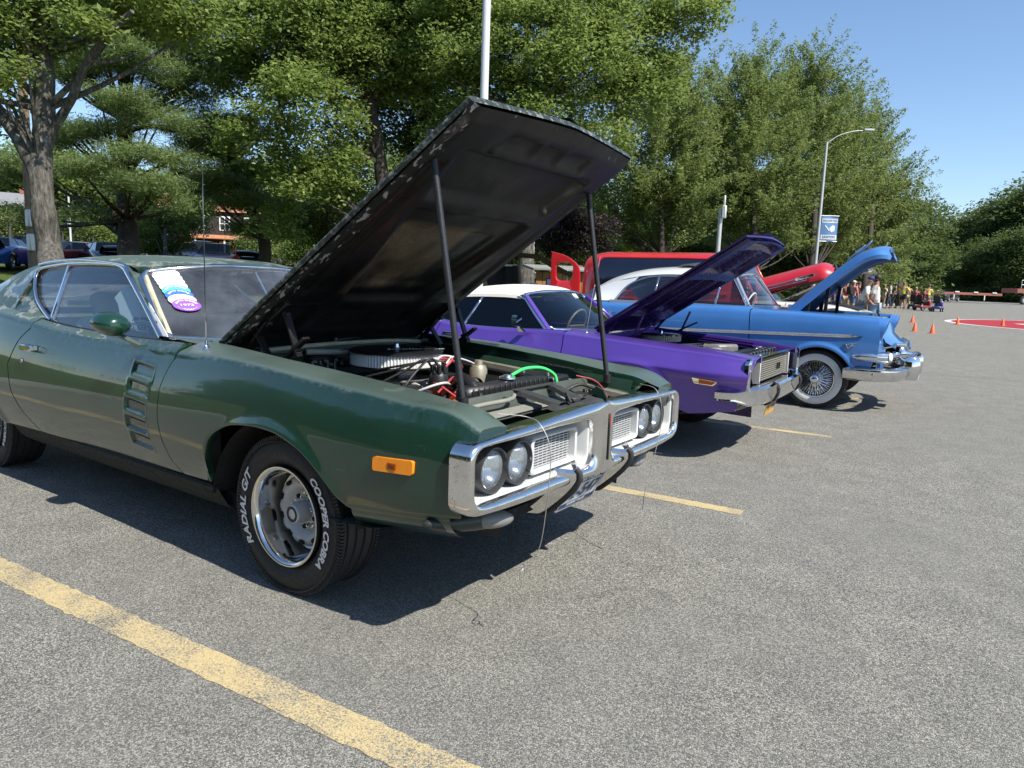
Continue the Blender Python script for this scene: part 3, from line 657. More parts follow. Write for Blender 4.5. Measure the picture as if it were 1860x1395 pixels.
# ------------------------------------------------------------------ front: loop bumper, lamps, grille
def bX(y): return 1.034-.022*min(1, abs(y)/.35)**1.2-.014*max(0, (abs(y)-.35)/.55)**2.2
b_top = sp([0, .1, .3, .56, .78, .9], [.852, .848, .836, .823, .815, .806]); b_bot = sp([0, .1, .35, .6, .9], [.545, .545, .538, .540, .556])
OUTL = [(0, .545)]+[(.833+.06*math.sin(t), .605-.06*math.cos(t)) for t in np.linspace(0, PI/2, 9)]+[(.833+.06*math.cos(t), .775+.06*math.sin(t)) for t in np.linspace(0, PI/2, 9)]+[(0, .835)]
def outl(f):
    o = []
    for y, z in resample(np.array(OUTL+OUTL[:1]), 121)[:-1]:
        t = (z-.545)/.29; o.append((y, b_bot(y)*(1-t)+b_top(y)*t))
    return np.array(o)
INL = np.array(resample(np.array(rrect(.080, .852, .590, .788, .050, 9)+rrect(.080, .852, .590, .788, .050, 9)[:1]), 121)[:-1])
OU = outl(0)
# start both outlines at the same corner and pair them by angle about the opening's centre
def byang(o):
    c_ = np.array([.44, .688]); a = np.arctan2((o[:, 1]-c_[1])/.17, (o[:, 0]-c_[0])/.45); i = np.argsort(a); a, o = a[i], o[i]
    g = np.linspace(-PI, PI, 160, endpoint=False); return np.stack([np.interp(g, a, o[:, k], period=2*PI) for k in (0, 1)], 1)
OU, INL = byang(OU), byang(INL)
for s in (-1, 1):
    rows = []
    for t, dx in ((0, -.030), (.02, -.012), (.05, -.004), (.14, .003), (.35, .012), (.6, .012), (.82, .006), (.94, -.004), (1, -.024)):
        q = INL*(1-t)+OU*t; k = np.clip(q[:, 0]/.12, 0, 1)**.7
        d_ = np.where(t > .5, dx*k+.012*(1-k), dx)
        rows.append([(bX(y)+d, s*y, z) for (y, z), d in zip(q, d_)])
    k = np.clip(OU[:, 0]/.12, 0, 1)
    rows.append([(bX(y)-.035*kk-.040*min(1, y/.5), s*y, z) for (y, z), kk in zip(OU, k)])
    mb = MB(); mb.grid(np.array(rows), cv=True, flip=s > 0); bo = mb.build('front_bumper', CHROME_OLD, GC, 70)
    # silver-white lamp housing in the opening
    HS = pm('silver_housing_paint', (.60, .61, .60), .45, .0, .08, 9)
    cen = INL.mean(0); rows = []
    for f, x_ in ((1.0, -.018), (.975, -.020), (.962, -.030), (.945, -.105), (.93, -.118)):
        rows.append([(bX(.5)+x_-.03*(abs(y)-.4), s*(cen[0]+(y-cen[0])*f), cen[1]+(z-cen[1])*(f if f > .96 else f*.97)) for y, z in INL])
    mb = MB(); mb.grid(np.array(rows), cv=True); mb.add(rows[-1], [tuple(range(len(INL)))]); hs = mb.build('lamp_housing', HS, GC, 50)
    # stepped frame and egg-crate grille
    mb = MB(); fo = rrect(.125, .47, .613, .757, .02, 5); rows = []
    for f, dx in ((1, -.10), (1, -.045), (.955, -.040), (.90, -.044), (.885, -.085)):
        rows.append([(bX(.3)+dx, s*(.2975+(y-.2975)*f), .685+(z-.685)*(f if f > .95 else f*.96)) for y, z in fo])
    mb.grid(np.array(rows), cv=True); gf = mb.build('grille_frame', HS, GC, 40)
    MB().box((bX(.3)-.098, s*.2975, .685), (.006, .31, .125)).build('grille_backing', DARK, GC)
    mb = MB()
    for k in range(11): mb.box((bX(.3)-.078, s*.2975, .630+.0108*k), (.016, .30, .0035))
    for k in range(10): mb.box((bX(.3)-.079, s*(.157+.0312*k), .685), (.014, .0035, .118))
    mb.build('grille_mesh', pm('grille_silver', (.55, .56, .56), .4, .3, .1, 20), GC)
    MB().box((bX(.4)-.085, s*.35, .603), (.02, .40, .008)).build('housing_slot', DARK, GC)
    # twin sealed-beam lamps in black rings
    for y0 in (.545, .700):
        x0 = bX(y0)-.045; lp = MB(); lp.lathe([(.082, -.07), (.084, .000), (.082, .009), (.077, .010), (.073, -.006), (.073, -.05)], (x0, s*y0, .682), 'X', 36)
        hl = lp.build('headlight', pm('lamp_ring_black', (.06, .06, .062), .35, .3, .2, 15), GC, 40)
        MB().lathe([(.001, -.07), (.03, -.062), (.055, -.045), (.070, -.022)], (x0, s*y0, .682), 'X', 32).build('lamp_bowl', HEADL, hl, 60)
        mb = MB(); mb.lathe([(.0005, .012), (.03, .009), (.055, .002), (.074, -.010)], (x0, s*y0, .682), 'X', 36)
        mb.build('lamp_lens', None, hl, 60); mb_o = hl.children[-1]
        mb_o.data.materials.append(bpy.data.materials.get('ribbed_lens') or (lambda n: n.done(n.n('MixShader', i0=.50, i1=n.n('BsdfTransparent', Color=(.92, .96, 1)).outputs[0],
            i2=B(n, (.52, .57, .60), .10, .35, Normal=n.bump(n.n('TexWave', dict(bands_direction='Y'), Scale=38, Distortion=.6, Vector=n.co()).outputs['Fac'], .6, .01)).outputs[0])))(NT('ribbed_lens')))
    # guard blade with black rubber edge
    mb = MB(); y = s*.235; gp = smooth_path([(1.030, .606), (1.052, .578), (1.020, .520), (.955, .450), (.895, .398), (.870, .390)], 14)
    mb.grid([[(x-.085, y-.085, z+.03), (x-.050, y-.085, z+.012), (x-.006, y-.020, z), (x, y, z-.003), (x-.006, y+.020, z), (x-.050, y+.085, z+.012), (x-.085, y+.085, z+.03)] for x, z in gp]); gd = mb.build('bumper_guard', CHROME_OLD, GC, 35)
    mb = MB(); mb.tube([(x+.004, y+.004, z-.002) for x, z in gp], .0125, 8); mb.build('guard_strip', RUBBER, gd, 60)
    # turn lamp low in the valance
    M_ = np.array(Matrix.Translation((.868, s*.70, .480)) @ Matrix.Rotation(s*.26, 4, 'Z') @ Matrix.Rotation(s*.12, 4, 'X'))
    mb = MB(); mb.ball((0, 0, 0), (.050, .205, .038), 28, 16); mb.xf(M_); tl = mb.build('turn_lamp', pm('pod_dark', (.035, .042, .038), .35, .3, .3, 14), GC, 60)
    mb = MB(); mb.ball((.016, -s*.085, .002), (.045, .105, .034), 24, 14); mb.xf(M_); mb.build('turn_lens', pm('clear_turn_lens', (.20, .20, .19), .2, 0, .2, 60, .3), tl, 60)
# nose emblem slit
mb = MB(); mb.box((1.048, .012, .70), (.006, .012, .20), .002); em = mb.build('nose_emblem', BLACKM, GC); MB().box((1.0515, .012, .775), (.004, .007, .045)).build('emblem_inlay', pm('emblem_red', (.45, .05, .03), .4), em)
# valance and lower pan
P = [[(x, y*sy, z) for y in np.linspace(-1, 1, 25)] for x, sy, z in ((.93, .86, .56), (.90, .85, .50), (.80, .83, .43), (.62, .84, .385), (.40, .86, .375))]
for r in P:
    for j in range(25): x, y, z = r[j]; r[j] = (x-.12*(abs(y)/.86)**3, y, z+.02*(abs(y)/.86)**2)
MB().grid(P).build('front_valance', GREEN, GC, 60)
for s in (-1, 1):
    xs = np.linspace(.455, .90, 16); zb_ = np.interp(xs, [.45, .70, .95], [.488, .514, .546])
    MB().grid([[(x-.03*t*t, s*(gyf(x, z)-.010-.13*t**2.2), z+.004-(.115+.02*(x-.45))*t) for x, z in zip(xs, zb_)] for t in np.linspace(0, 1, 9)]).build('fender_extension', GREEN, GC, 60)
MB().box((.25, 0, .36), (.60, 1.0, .05)).build('splash_pan', ROAD_DIRT, GC)
# licence plate
def PLm(a, b, w=0): return (.955+w-(.5-b)*0+(b-.465)*.55, a-.03, b)
mb = MB(); mb.prism(rrect(-.152, .152, .390, .535, .008, 3), lambda a, b: PLm(a, b), lambda a, b: PLm(a, b, -.004)); pl = mb.build('licence_plate', PLATE_W, GC, 30)
NAVY = pm('plate_navy', (.03, .045, .12), .5)
mb = MB(); mb.prism([(-.148, .503), (.148, .503), (.148, .531), (-.148, .531)], lambda a, b: PLm(a, b, .0015), lambda a, b: PLm(a, b, .0005)); mb.prism([(-.148, .394), (.148, .394), (.148, .412), (-.148, .412)], lambda a, b: PLm(a, b, .0015), lambda a, b: PLm(a, b, .0005)); mb.build('plate_band', NAVY, pl)
for tx, sz, bz, m_, k in (('82-547', .088, .4575, NAVY, 1.12), ('NEW YORK', .024, .517, PLATE_W, 1.6), ('EMPIRE STATE', .016, .403, PLATE_W, 1.5)):
    bend(text_mesh(tx, sz, 0, xs=k, bold=.0015), lambda x, y, z, bz=bz: PLm(x, bz+y, .003)).build('plate_lettering', m_, pl, 0)
mb = MB(); [mb.bar(PLm(a0, b0, .004), PLm(a1, b1, .004), .008, .006, .001) for a0, b0, a1, b1 in ((-.154, .388, .154, .388), (-.154, .537, .154, .537), (-.154, .388, -.154, .537), (.154, .388, .154, .537))]; mb.build('plate_frame', CHROME, pl)
# loose lanyard wires hanging over the bumper
for pts, lp in (([(.90, -.60, .862), (.965, -.50, .845), (1.03, -.50, .82), (1.075, -.50, .72), (1.07, -.51, .50), (1.055, -.525, .36), (1.02, -.57, .295)], 1), ([(.90, .62, .85), (1.00, .60, .83), (1.045, .58, .70), (1.04, .52, .50), (1.03, .46, .33)], 0)):
    mb = MB(); mb.tube(smooth_path(pts, 40), .0018, 6)
    if lp: c_ = np.array(pts[-1]); mb.tube([c_+[.004*math.sin(t), .016*math.cos(t)-.004, -.022+.024*math.sin(t)] for t in np.linspace(0, 2*PI, 16, endpoint=False)], .002, 5, closed=True); mb.tube([c_+[0, -.002, -.045], c_+[0, -.01, -.075]], .0025, 5)
    else: c_ = np.array(pts[-1]); mb.tube([c_, c_+[0, .004, -.03], c_+[0, -.006, -.07]], .004, 5)
    mb.build('lanyard_wire', pm('wire_grey', (.35, .34, .32), .5, .6), GC, 60)
# ------------------------------------------------------------------ green coupe: wheels
def ring_text(txt, size, R, y, a_mid, xs=1.25, **k):
    """letters standing on a circle of radius R in the wheel's outer face; angle a_mid measured clockwise from the top as seen from outside"""
    mb = text_mesh(txt, size, 0, xs=xs, **k)
    def f(x, h, z):
        a = a_mid+x/R; r = R+h; return (-r*math.sin(-a), y, r*math.cos(a))
    return bend(mb, f)
# outside view of the near side looks along +Y with +X to the right: clockwise from the top = towards +X
def rally_wheel(parent, cx, cy, cz, R, side, letters=True):
    w = bpy.data.objects.new('wheel', None); COL.objects.link(w); w.parent = parent; w.location = (cx, cy, cz); w.empty_display_size = .1
    if side > 0: w.rotation_euler = (0, 0, PI)
    wd = .235
    TY = pm('tyre_rubber', (.021, .021, .022), .62, 0, .3, 10, .2)
    tyre_mesh(R, wd, .208).build('tyre', TY, w, 50)
    yf_ = -wd/2
    if letters:
        for tx, am, sz in (('COOPER COBRA', math.radians(84), .043), ('RADIAL G/T', math.radians(-92), .053)):
            ring_text(tx, sz, .268, yf_-.0035+.0, am, 1.22, shear=.25, bold=.0018).build('tyre_lettering', LETTER_W, w, 0)
        MB().lathe([(.315, yf_*.965-.004), (.318, yf_*.96-.006), (.321, yf_*.955-.003)], n=64).build('sidewall_rib', TY, w, 60)
    MB().lathe([(.205, yf_+.03), (.214, yf_+.008), (.212, yf_-.003), (.203, yf_-.002), (.194, yf_+.008), (.190, yf_+.03), (.180, yf_+.085), (.172, yf_+.125), (.150, yf_+.132)], n=64).build('trim_ring', chrome('trim_ring_chrome', (.7, .69, .67), .05, .16), w, 60)
    # slotted steel centre
    mb = MB(); N = 70; prof = [(.165, .118), (.163, .098), (.150, .086), (.125, .082), (.112, .087), (.098, .108), (.090, .112), (.078, .104), (.055, .100), (.0, .100)]
    a = np.arange(N)*2*PI/N; P = np.array([[(r*.94*math.cos(t), yf_+h+.012, r*.94*math.sin(t)) for t in a] for r, h in prof])
    # raised webs between ten slots
    for i in (1, 2, 3): P[i, :, 1] -= .006*np.maximum(0, np.cos(a*10))
    SM = pm('wheel_silver', (.60, .60, .57), .42, .15, .12, 12)
    mb.grid(P, cv=True); mb.build('rim', SM, w, 60)
    for k in range(10):
        t = 2*PI*(k+.5)/10; m_ = Matrix.Rotation(-t, 4, 'Y') @ Matrix.Translation((.136, .024, 0)); o = rrect(-.009, .009, -.015, .015, .008, 4)
        b = MB(); b.prism(o, lambda p, q: (p, yf_+.0685+.001*0-.004, q), lambda p, q: (p, yf_+.085, q)); b.xf(np.array(m_)); b.build('rim_slot', DARK, w, 30)
    mb = MB(); mb.lathe([(.046, .098), (.046, .06), (.042, .035), (.036, .030), (.034, .034), (.0, .032)], (0, yf_+.012, 0), n=28, flip=True); mb.build('centre_cap', pm('cap_silver', (.58, .58, .56), .35, .2, .12, 14), w, 40)
    MB().lathe([(.033, .0335), (.031, .0315), (.024, .031), (.023, .033)], (0, yf_+.010, 0), n=24).build('cap_ring', BLACKM, w, 40)
    for k in range(5):
        t = 2*PI*k/5+.3; c_ = (.064*math.cos(t), yf_+.107, .066*math.sin(t))
        MB().lathe([(.018, .012), (.018, .006), (.010, .004), (.0095, -.014), (.004, -.018), (0, -.018)], c_, n=6).build('lug_nut', CHROME, w, 30)
        t += .63; c_ = (.066*math.cos(t), yf_+.1055, .070*math.sin(t)); MB().lathe([(0, .0), (.010, 0), (.010, .01)], c_, n=12).build('hub_hole', DARK, w, 40)
    MB().lathe([(.02, .20), (.17, .20), (.17, .15), (.02, .15)], (0, yf_, 0), n=24).build('brake_drum', pm('rusty_drum', (.05, .03, .02), .8), w, 40)
    return w
for cx, oy in ((0, .846), (-3.07, .825)):
    for s in (-1, 1): rally_wheel(GC, cx, s*(oy-.1175), .335, .335, s, True)
# ------------------------------------------------------------------ green coupe: engine bay
ENG = bpy.data.objects.new('engine', None); COL.objects.link(ENG); ENG.parent = GC; ENG.empty_display_size = .2
ORANGE = pm('engine_orange', (.50, .09, .025), .45, 0, .35, 18)
GREASE = pm('greasy_iron', (.03, .028, .025), .55, .4, .6, 20, .3)
CAST = pm('dull_cast_alloy', (.24, .23, .21), .55, .5, .35, 22, .3)
mb = MB(); mb.box((-.12, 0, .55), (.66, .46, .30), .03); mb.bar((-.45, -.20, .72), (.20, -.20, .72), .20, .16, .03); mb.bar((-.45, .20, .72), (.20, .20, .72), .20, .16, .03); mb.box((.26, 0, .60), (.10, .40, .34), .03); mb.build('engine_block', ORANGE, ENG)
for s in (-1, 1):
    mb = MB(); mb.bar((-.43, s*.235, .80), (.17, s*.235, .80), .15, .075, .025); [mb.lathe([(0, .012), (.01, .012), (.012, 0)], (x, s*.235, .838), 'Z', 8) for x in (-.35, -.13, .09)]; mb.build('valve_cover', BLACKM, ENG, 50)
    for k in range(4):
        x = -.38+.155*k; strip('exhaust_runner', GREASE, ENG, smooth_path([(x, s*.30, .68), (x, s*.40, .66), (x-.05, s*.44, .50)], 8), .025, 8)
mb = MB(); mb.box((-.14, 0, .80), (.42, .26, .07), .02); [mb.bar((x, -.13, .79), (x, .13, .79), .05, .06, .015) for x in (-.30, -.17, -.04, .07)]; mb.build('intake_manifold', CAST, ENG)
mb = MB(); mb.box((-.18, 0, .855), (.16, .14, .07), .012); mb.lathe([(.06, .88), (.062, .905)], (-.18, 0, 0), 'Z', 20); mb.build('carburettor', ALU, ENG)
# open-element air cleaner with pleated paper and script on the lid
AX, AY = -.182, .0; AZ = .894; n_ = 180; a = np.arange(n_)*2*PI/n_
rp = np.where(np.arange(n_) % 2 == 0, .232, .2255); acl = MB(); acl.grid(np.array([[(AX+r*math.cos(t), AY+r*math.sin(t), z) for t, r in zip(a, rp)] for z in (AZ, AZ+.066)]), cv=True); ac = acl.build('air_filter', pm('filter_paper', (.66, .66, .63), .7, 0, .12, 40), ENG, 0)
MB().lathe([(.08, -.012), (.22, -.008), (.240, -.004), (.241, .003), (.22, .004)], (AX, AY, AZ), 'Z', 64).build('filter_base', BLACKM, ac, 40)
MB().lathe([(.0, .014), (.04, .013), (.10, .009), (.205, .008), (.228, .006), (.2415, -.002), (.242, -.007), (.238, -.008)], (AX, AY, AZ+.073), 'Z', 64).build('filter_lid', pm('crinkle_black_lid', (.018, .018, .019), .35, .4, .3, 30, .2), ac, 40)
MB().lathe([(0, .03), (.012, .03), (.015, .014), (.02, .014), (.02, .008)], (AX, AY, AZ+.075), 'Z', 12).build('wing_nut', CHROME, ac, 40)
tm = text_mesh('Edelbrock', .075, 0, xs=1.0, shear=.35, bold=.0008); ang = -.45
bend(tm, lambda x, y, z: (AX+.125*math.cos(ang)*0+.10+math.cos(1.05)*x*1-math.sin(1.05)*y, AY+.03+math.sin(1.05)*x+math.cos(1.05)*y, AZ+.0845)).build('lid_lettering', LETTER_W, ac, 0)
# distributor, leads, hoses
mb = MB(); mb.lathe([(.0, .96), (.03, .955), (.045, .93), (.05, .89), (.05, .86), (.03, .84), (.025, .76)], (.16, -.06, -.055), 'Z', 18); [mb.lathe([(.0, .975), (.008, .975), (.010, .94)], (.16+.035*math.cos(t), -.06+.035*math.sin(t), -.05), 'Z', 8) for t in np.arange(8)*PI/4]; mb.build('distributor', BLACK, ENG, 50)
rng = random.Random(4)
LEAD_R = pm('red_lead', (.42, .05, .06), .5); LEAD_K = pm('black_lead', (.02, .02, .02), .5); LEAD_W = pm('pale_lead', (.55, .55, .52), .5)
for k in range(8):
    s = -1 if k % 2 else 1; x1 = -.36+.15*(k//2); t = k*PI/4
    p0 = (.16+.035*math.cos(t), -.06+.035*math.sin(t), .915); p3 = (x1, s*.31, .75); h = .95+rng.random()*.02
    strip('ignition_lead', (LEAD_R, LEAD_K, LEAD_W, LEAD_K)[k % 4], ENG, smooth_path([p0, (.16+.03*math.cos(t), p0[1]+s*.06, h), ((.16+x1)/2+.03, s*.21, h-.055), (x1+.06, s*.29, .84), p3], 22), .0058, 6)
for pts, r, m_ in (([(.24, -.10, .80), (.34, -.14, .875), (.42, -.20, .90), (.50, -.22, .87), (.54, -.22, .80)], .027, BLACK), ([(.22, -.26, .78), (.32, -.32, .83), (.38, -.40, .80), (.44, -.42, .66)], .024, BLACK),
                   ([(-.40, .20, .84), (-.15, .36, .88), (.20, .38, .86), (.50, .30, .86)], .010, BLACK), ([(-.55, -.25, .90), (-.30, -.34, .88), (.05, -.36, .86), (.30, -.30, .83)], .008, BLACK),
                   ([(.30, -.12, .83), (.36, -.25, .88), (.30, -.34, .85), (.20, -.33, .80)], .006, LEAD_W), ([(.22, -.02, .87), (.32, -.16, .885), (.36, -.30, .84)], .005, LEAD_R), ([(.25, -.2, .86), (.33, -.26, .87), (.42, -.24, .82)], .005, LEAD_R)):
    strip('hose', m_, ENG, smooth_path(pts, 20), r, 10)
mb = MB(); mb.lathe([(.0, .05), (.035, .05), (.045, .03), (.045, -.05), (.0, -.05)], (.20, .20, .86), 'Z', 20); mb.lathe([(0, .075), (.02, .075), (.022, .05)], (.20, .20, .86), 'Z', 14); mb.tube(smooth_path([(.20, .20, .82), (.22, .16, .80), (.24, .10, .80)], 6), .02, 8); mb.build('fuel_pump', pm('zinc_plate', (.40, .36, .26), .45, .6, .3, 20), ENG, 40)
mb = MB(); mb.lathe([(.055, -.06), (.075, -.055), (.078, .055), (.055, .06), (.03, .062), (0, .062)], (.20, -.30, .74), 'X', 22); mb.build('alternator', CAST, ENG, 40)
mb = MB(); [mb.lathe([(.075, -.012), (.08, -.006), (.072, 0), (.08, .006), (.075, .012)], p, 'X', 24) for p in ((.32, -.30, .74), (.33, 0, .80), (.33, 0, .55))]; mb.build('pulley', GREASE, ENG, 40)
mb = MB(); mb.tube([(.33, -.30-.078, .74), (.33, -.06, .875), (.33, .07, .84), (.33, .075, .55), (.33, -.06, .49)], .008, 6, closed=True); mb.build('fan_belt', RUBBER, ENG)
mb = MB(); [mb.bar((.39, 0, .70), (.39, .20*math.cos(t), .70+.20*math.sin(t)), .07, .006) for t in np.arange(5)*2*PI/5]; mb.build('cooling_fan', GREASE, ENG)
# inner fenders, firewall plate, brake booster, battery, relays
for s in (-1, 1):
    P = [[(x, s*y, z-.05*abs(x+.1)) for x in np.linspace(-.62, .86, 14)] for y, z in ((.625, .91), (.60, .86), (.585, .74), (.52, .70), (.50, .55), (.50, .40))]; MB().grid(P).build('inner_fender', BLACKM if s < 0 else GREEN_IN, GC, 60)
    P = [[(x, s*(g_in_y(x)-dy), g_in_z(x)-.08+dz) for x in np.linspace(-.62, .93, 24)] for dy, dz in ((.045, .0), (.085, -.006), (.09, -.03))]; MB().grid(P).build('fender_ledge', pm('dusty_ledge', (.16, .15, .115), .8, 0, .5, 30, .3), GC, 60)
mb = MB(); mb.box((-.575, 0, .80), (.03, 1.25, .34), .006); mb.box((-.56, 0, .955), (.06, 1.30, .025), .008); mb.build('firewall', GREEN_IN, GC)
mb = MB(); mb.tube(smooth_path([(-.53, -.56, .965), (-.535, -.2, .975), (-.535, .3, .972), (-.53, .56, .955)], 14), .012, 8); mb.build('cowl_seal', pm('tan_sealer', (.30, .28, .20), .8, 0, .3, 20), GC, 60)
mb = MB(); mb.lathe([(0, .13), (.04, .13), (.10, .10), (.118, .06), (.118, .03), (.10, 0)], (-.56, .40, .80), 'X', 26); mb.bar((-.44, .40, .80), (-.30, .40, .80), .07, .07, .015); mb.box((-.37, .40, .86), (.16, .08, .05), .015); mb.build('brake_booster', BLACKM, GC, 40)
mb = MB(); mb.box((-.50, -.22, .88), (.08, .16, .09), .012); mb.box((-.50, -.40, .86), (.06, .11, .12), .012); mb.box((-.49, -.07, .88), (.05, .08, .05), .008); mb.build('voltage_box', BLACK, GC)
mb = MB(); [mb.lathe([(0, .012), (.008, .012), (.010, 0)], (-.455, -.30+.035*k, .90-.02*(k % 2)), 'X', 8) for k in range(7)]; [mb.tube(smooth_path([(-.46, -.36+.05*k, .90), (-.40, -.38+.04*k, .86-.02*k), (-.42, -.40+.05*k, .78)], 8), .006, 6) for k in range(5)]; mb.build('wiring_harness', pm('dusty_wiring', (.20, .19, .16), .6, 0, .5, 30), GC, 50)
mb = MB(); mb.tube(smooth_path([(-.52, -.30, .945), (-.47, -.16, .940), (-.44, -.10, .935), (-.43, .0, .930)], 10), .016, 8); mb.build('heater_pipe', pm('dusty_pipe', (.33, .31, .26), .7, .2, .3, 20), GC, 60)
mb = MB(); mb.box((.42, .44, .79), (.26, .17, .16), .012); bt = mb.build('battery', BLACK, GC); [MB().lathe([(0, .025), (.010, .025), (.012, 0)], (.34+.15*k, .40, .87), 'Z', 10).build('battery_post', STEEL, bt, 40) for k in (0, 1)]
# radiator, its cap, top tank and support panel
mb = MB(); mb.box((.50, .02, .845), (.085, .66, .075), .02); [mb.box((.5445, -.28+.04*k, .845), (.006, .008, .06), .002) for k in range(16)]; rad = mb.build('radiator_tank', pm('radiator_black', (.022, .022, .022), .4, .2, .3, 14), GC)
MB().box((.50, .02, .60), (.05, .64, .42)).build('radiator_core', GREASE, rad)
MB().lathe([(0, .022), (.018, .022), (.020, .014), (.038, .013), (.040, .004), (.03, 0)], (.50, .03, .885), 'Z', 20).build('radiator_cap', ALU, rad, 40)
strip('coolant_tube', pm('green_hose', (.06, .62, .16), .4), GC, smooth_path([(.50, .06, .90), (.51, .16, .925), (.53, .28, .92), (.56, .35, .885), (.575, .355, .84)], 18), .0085, 8)
strip('red_wire', LEAD_R, GC, smooth_path([(.60, .50, .87), (.68, .56, .845), (.76, .54, .78), (.78, .44, .73), (.76, .38, .68)], 18), .0045, 6)
def arcx(y): return .60+.05*(1-(y/.6)**2)
SUPP = pm('support_panel', (.065, .075, .058), .55, .1, .35, 12, .1); SUPL = pm('support_edge', (.22, .22, .18), .65, 0, .3, 12, .1)
ysup = np.linspace(-.60, .60, 30)
P = [[(arcx(y)+dx, y, .868+dz-.02*(y/.6)**2) for y in ysup] for dx, dz in ((-.012, -.008), (-.008, .002), (.004, .004), (.012, -.004), (.030, -.052), (.085, -.066), (.09, -.088))]; MB().grid(P).build('radiator_support', SUPP, GC, 50)
P = [[(arcx(y)+dx, y, .868+dz-.02*(y/.6)**2) for y in ysup] for dx, dz in ((.055, -.0555), (.092, -.0635), (.096, -.074))]; MB().grid(P).build('support_lip', SUPL, GC, 50)
mb = MB(); [mb.lathe([(0, .012), (.009, .012), (.011, 0)], (arcx(y)+.02, y, .842-.02*(y/.6)**2), 'Z', 8) for y in (-.46, -.22, -.02, .22, .44)]; mb.build('support_bolt', STEEL, GC, 40)
mb = MB(); mb.tube(smooth_path([(.66, -.54, .83), (.70, -.40, .845), (.72, -.26, .85), (.70, -.20, .86)], 10), .010, 7); mb.build('support_brace', SUPL, GC, 60)
# condenser slabs deep in front, latch tray hanging over them
for k, y in enumerate((-.36, -.14, .08, .28)):
    mb = MB(); [mb.box((.79, y, .50+.022*q), (.02, .13, .012)) for q in range(12)]; [mb.box((.795, y-.05+.02*q, .62), (.012, .003, .26)) for q in range(6)]; mb.build('condenser_fin', pm('dark_fins', (.045, .042, .038), .5, .5, .4, 30), GC, 0)
tray = MB(); TR = pm('tray_black', (.050, .050, .048), .55, .2, .45, 22, .35)
for s in (-1, 1):
    P = [[(x, .02+s*(y_+w_), z+h_) for w_, h_ in ((-.035, -.012), (-.030, .006), (-.012, .010), (.012, .010), (.030, .006), (.035, -.012))] for x, y_, z in ((.64, .13, .862), (.70, .125, .858), (.78, .10, .838), (.86, .085, .822))]; tray.grid(P)
tray.grid([[(x, .02+y, z+.010*math.cos(y*40)-.012*(abs(y) > .17)) for y in np.linspace(-.19, .19, 20)] for x, z in ((.845, .826), (.88, .820), (.915, .817), (.93, .806))]); tray.grid([[(x, .02+y, z) for y in np.linspace(-.165, .165, 8)] for x, z in ((.625, .858), (.64, .872), (.68, .870))])
tray.box((.86, .02, .838), (.05, .06, .02), .005); tray.tube(smooth_path([(.80, .06, .85), (.84, .0, .86), (.88, -.03, .83)], 8), .006, 6); tray.build('hood_latch', TR, GC, 40)
for s in (1,):
    mb = MB(); o = [(.72, .70), (.83, .70), (.83, .79), (.81, .83), (.77, .845), (.73, .81)]; mb.prism(o, lambda a, b: (a, s*.40, b), lambda a, b: (a, s*.415, b)); mb.lathe([(.0, -.002), (.008, -.002)], (.78, s*.398, .80), n=8); mb.build('headlight_bracket', GREEN_IN, GC, 30)
mb = MB(); mb.box((.70, .36, .76), (.08, .12, .10), .015); mb.lathe([(.03, 0), (.055, .03), (.06, .07)], (.74, .30, .76), 'X', 18); mb.tube(smooth_path([(.66, .28, .82), (.70, .36, .85), (.73, .46, .82)], 8), .008, 6); [mb.box((.71+.02*k, .40+.02*k, .80), (.02, .02, .05), .004) for k in range(3)]; mb.build('horn', GREASE, GC, 40)
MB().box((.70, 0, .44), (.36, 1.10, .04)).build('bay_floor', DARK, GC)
# ------------------------------------------------------------------ windscreen stickers and door card
def WSp(u, v): return np.array(WS(u, v))
def ws_disc(u0, v0, rx, rz, dw, n_=28):
    c0 = WSp(u0, v0); ex = WSp(u0+.05, v0)-c0; ex /= np.linalg.norm(ex); ez = WSp(u0, v0+.05)-c0; ez /= np.linalg.norm(ez); nn = np.cross(ex, ez); nn = nn if nn[0] > 0 else -nn
    return lambda a, b, w=0: c0+ex*a*rx+ez*b*rz+nn*(dw+w)
cols = [(.80, .80, .78), (.70, .70, .69), (.72, .73, .72), (.78, .78, .77), (.10, .50, .42), (.05, .16, .52), (.72, .50, .74), (.27, .10, .48)]
circ = [(math.cos(t), math.sin(t)) for t in np.linspace(0, 2*PI, 28, endpoint=False)]
for k, cc in enumerate(cols):
    u0, v0 = -.81+.004*k+(.008 if k == 7 else 0), .905-.072*k; f = ws_disc(u0, v0, .070, .050, .002+.0016*k)
    mb = MB(); mb.prism(circ, lambda a, b: f(a, b), lambda a, b: f(a, b, .001)); st = mb.build('window_sticker', pm('sticker_%d' % k, cc, .45, 0, .05, 20), GC, 30)
    if k in (1, 2, 4, 5, 7):
        ink = pm('sticker_ink_%d' % k, (.45, .45, .46) if k < 3 else (.75, .80, .82), .5)
        for tx, R, a0, sz in (('AUTO SHOW', .80, 0, .30),)+((('NATIONALS', .80, PI, .28), ('1972', .0, 0, .5)) if k == 7 else ()):
            tm = text_mesh(tx, sz, 0, xs=1.15, bold=.01)
            bend(tm, (lambda x, y, z, f=f, R=R, a0=a0: f((R+y*(1 if a0 == 0 else 1))*math.sin(x/.8)*.9, (R+y)*math.cos(x/.8)*.95 if a0 == 0 else -(R-y)*math.cos(x/.8)*.95, .0018)) if R else (lambda x, y, z, f=f: f(x*.9, y*.9, .0018))).build('sticker_lettering', ink, st, 0)
mb = MB(); crd = [(-1.47, 1.02), (-1.02, 1.005), (-1.06, 1.03), (-1.40, 1.215), (-1.60, 1.235), (-1.66, 1.17), (-1.60, 1.14)]
def CD(a, b, w=0): return (a, -(.745-.40*(b-.99)+w), b)
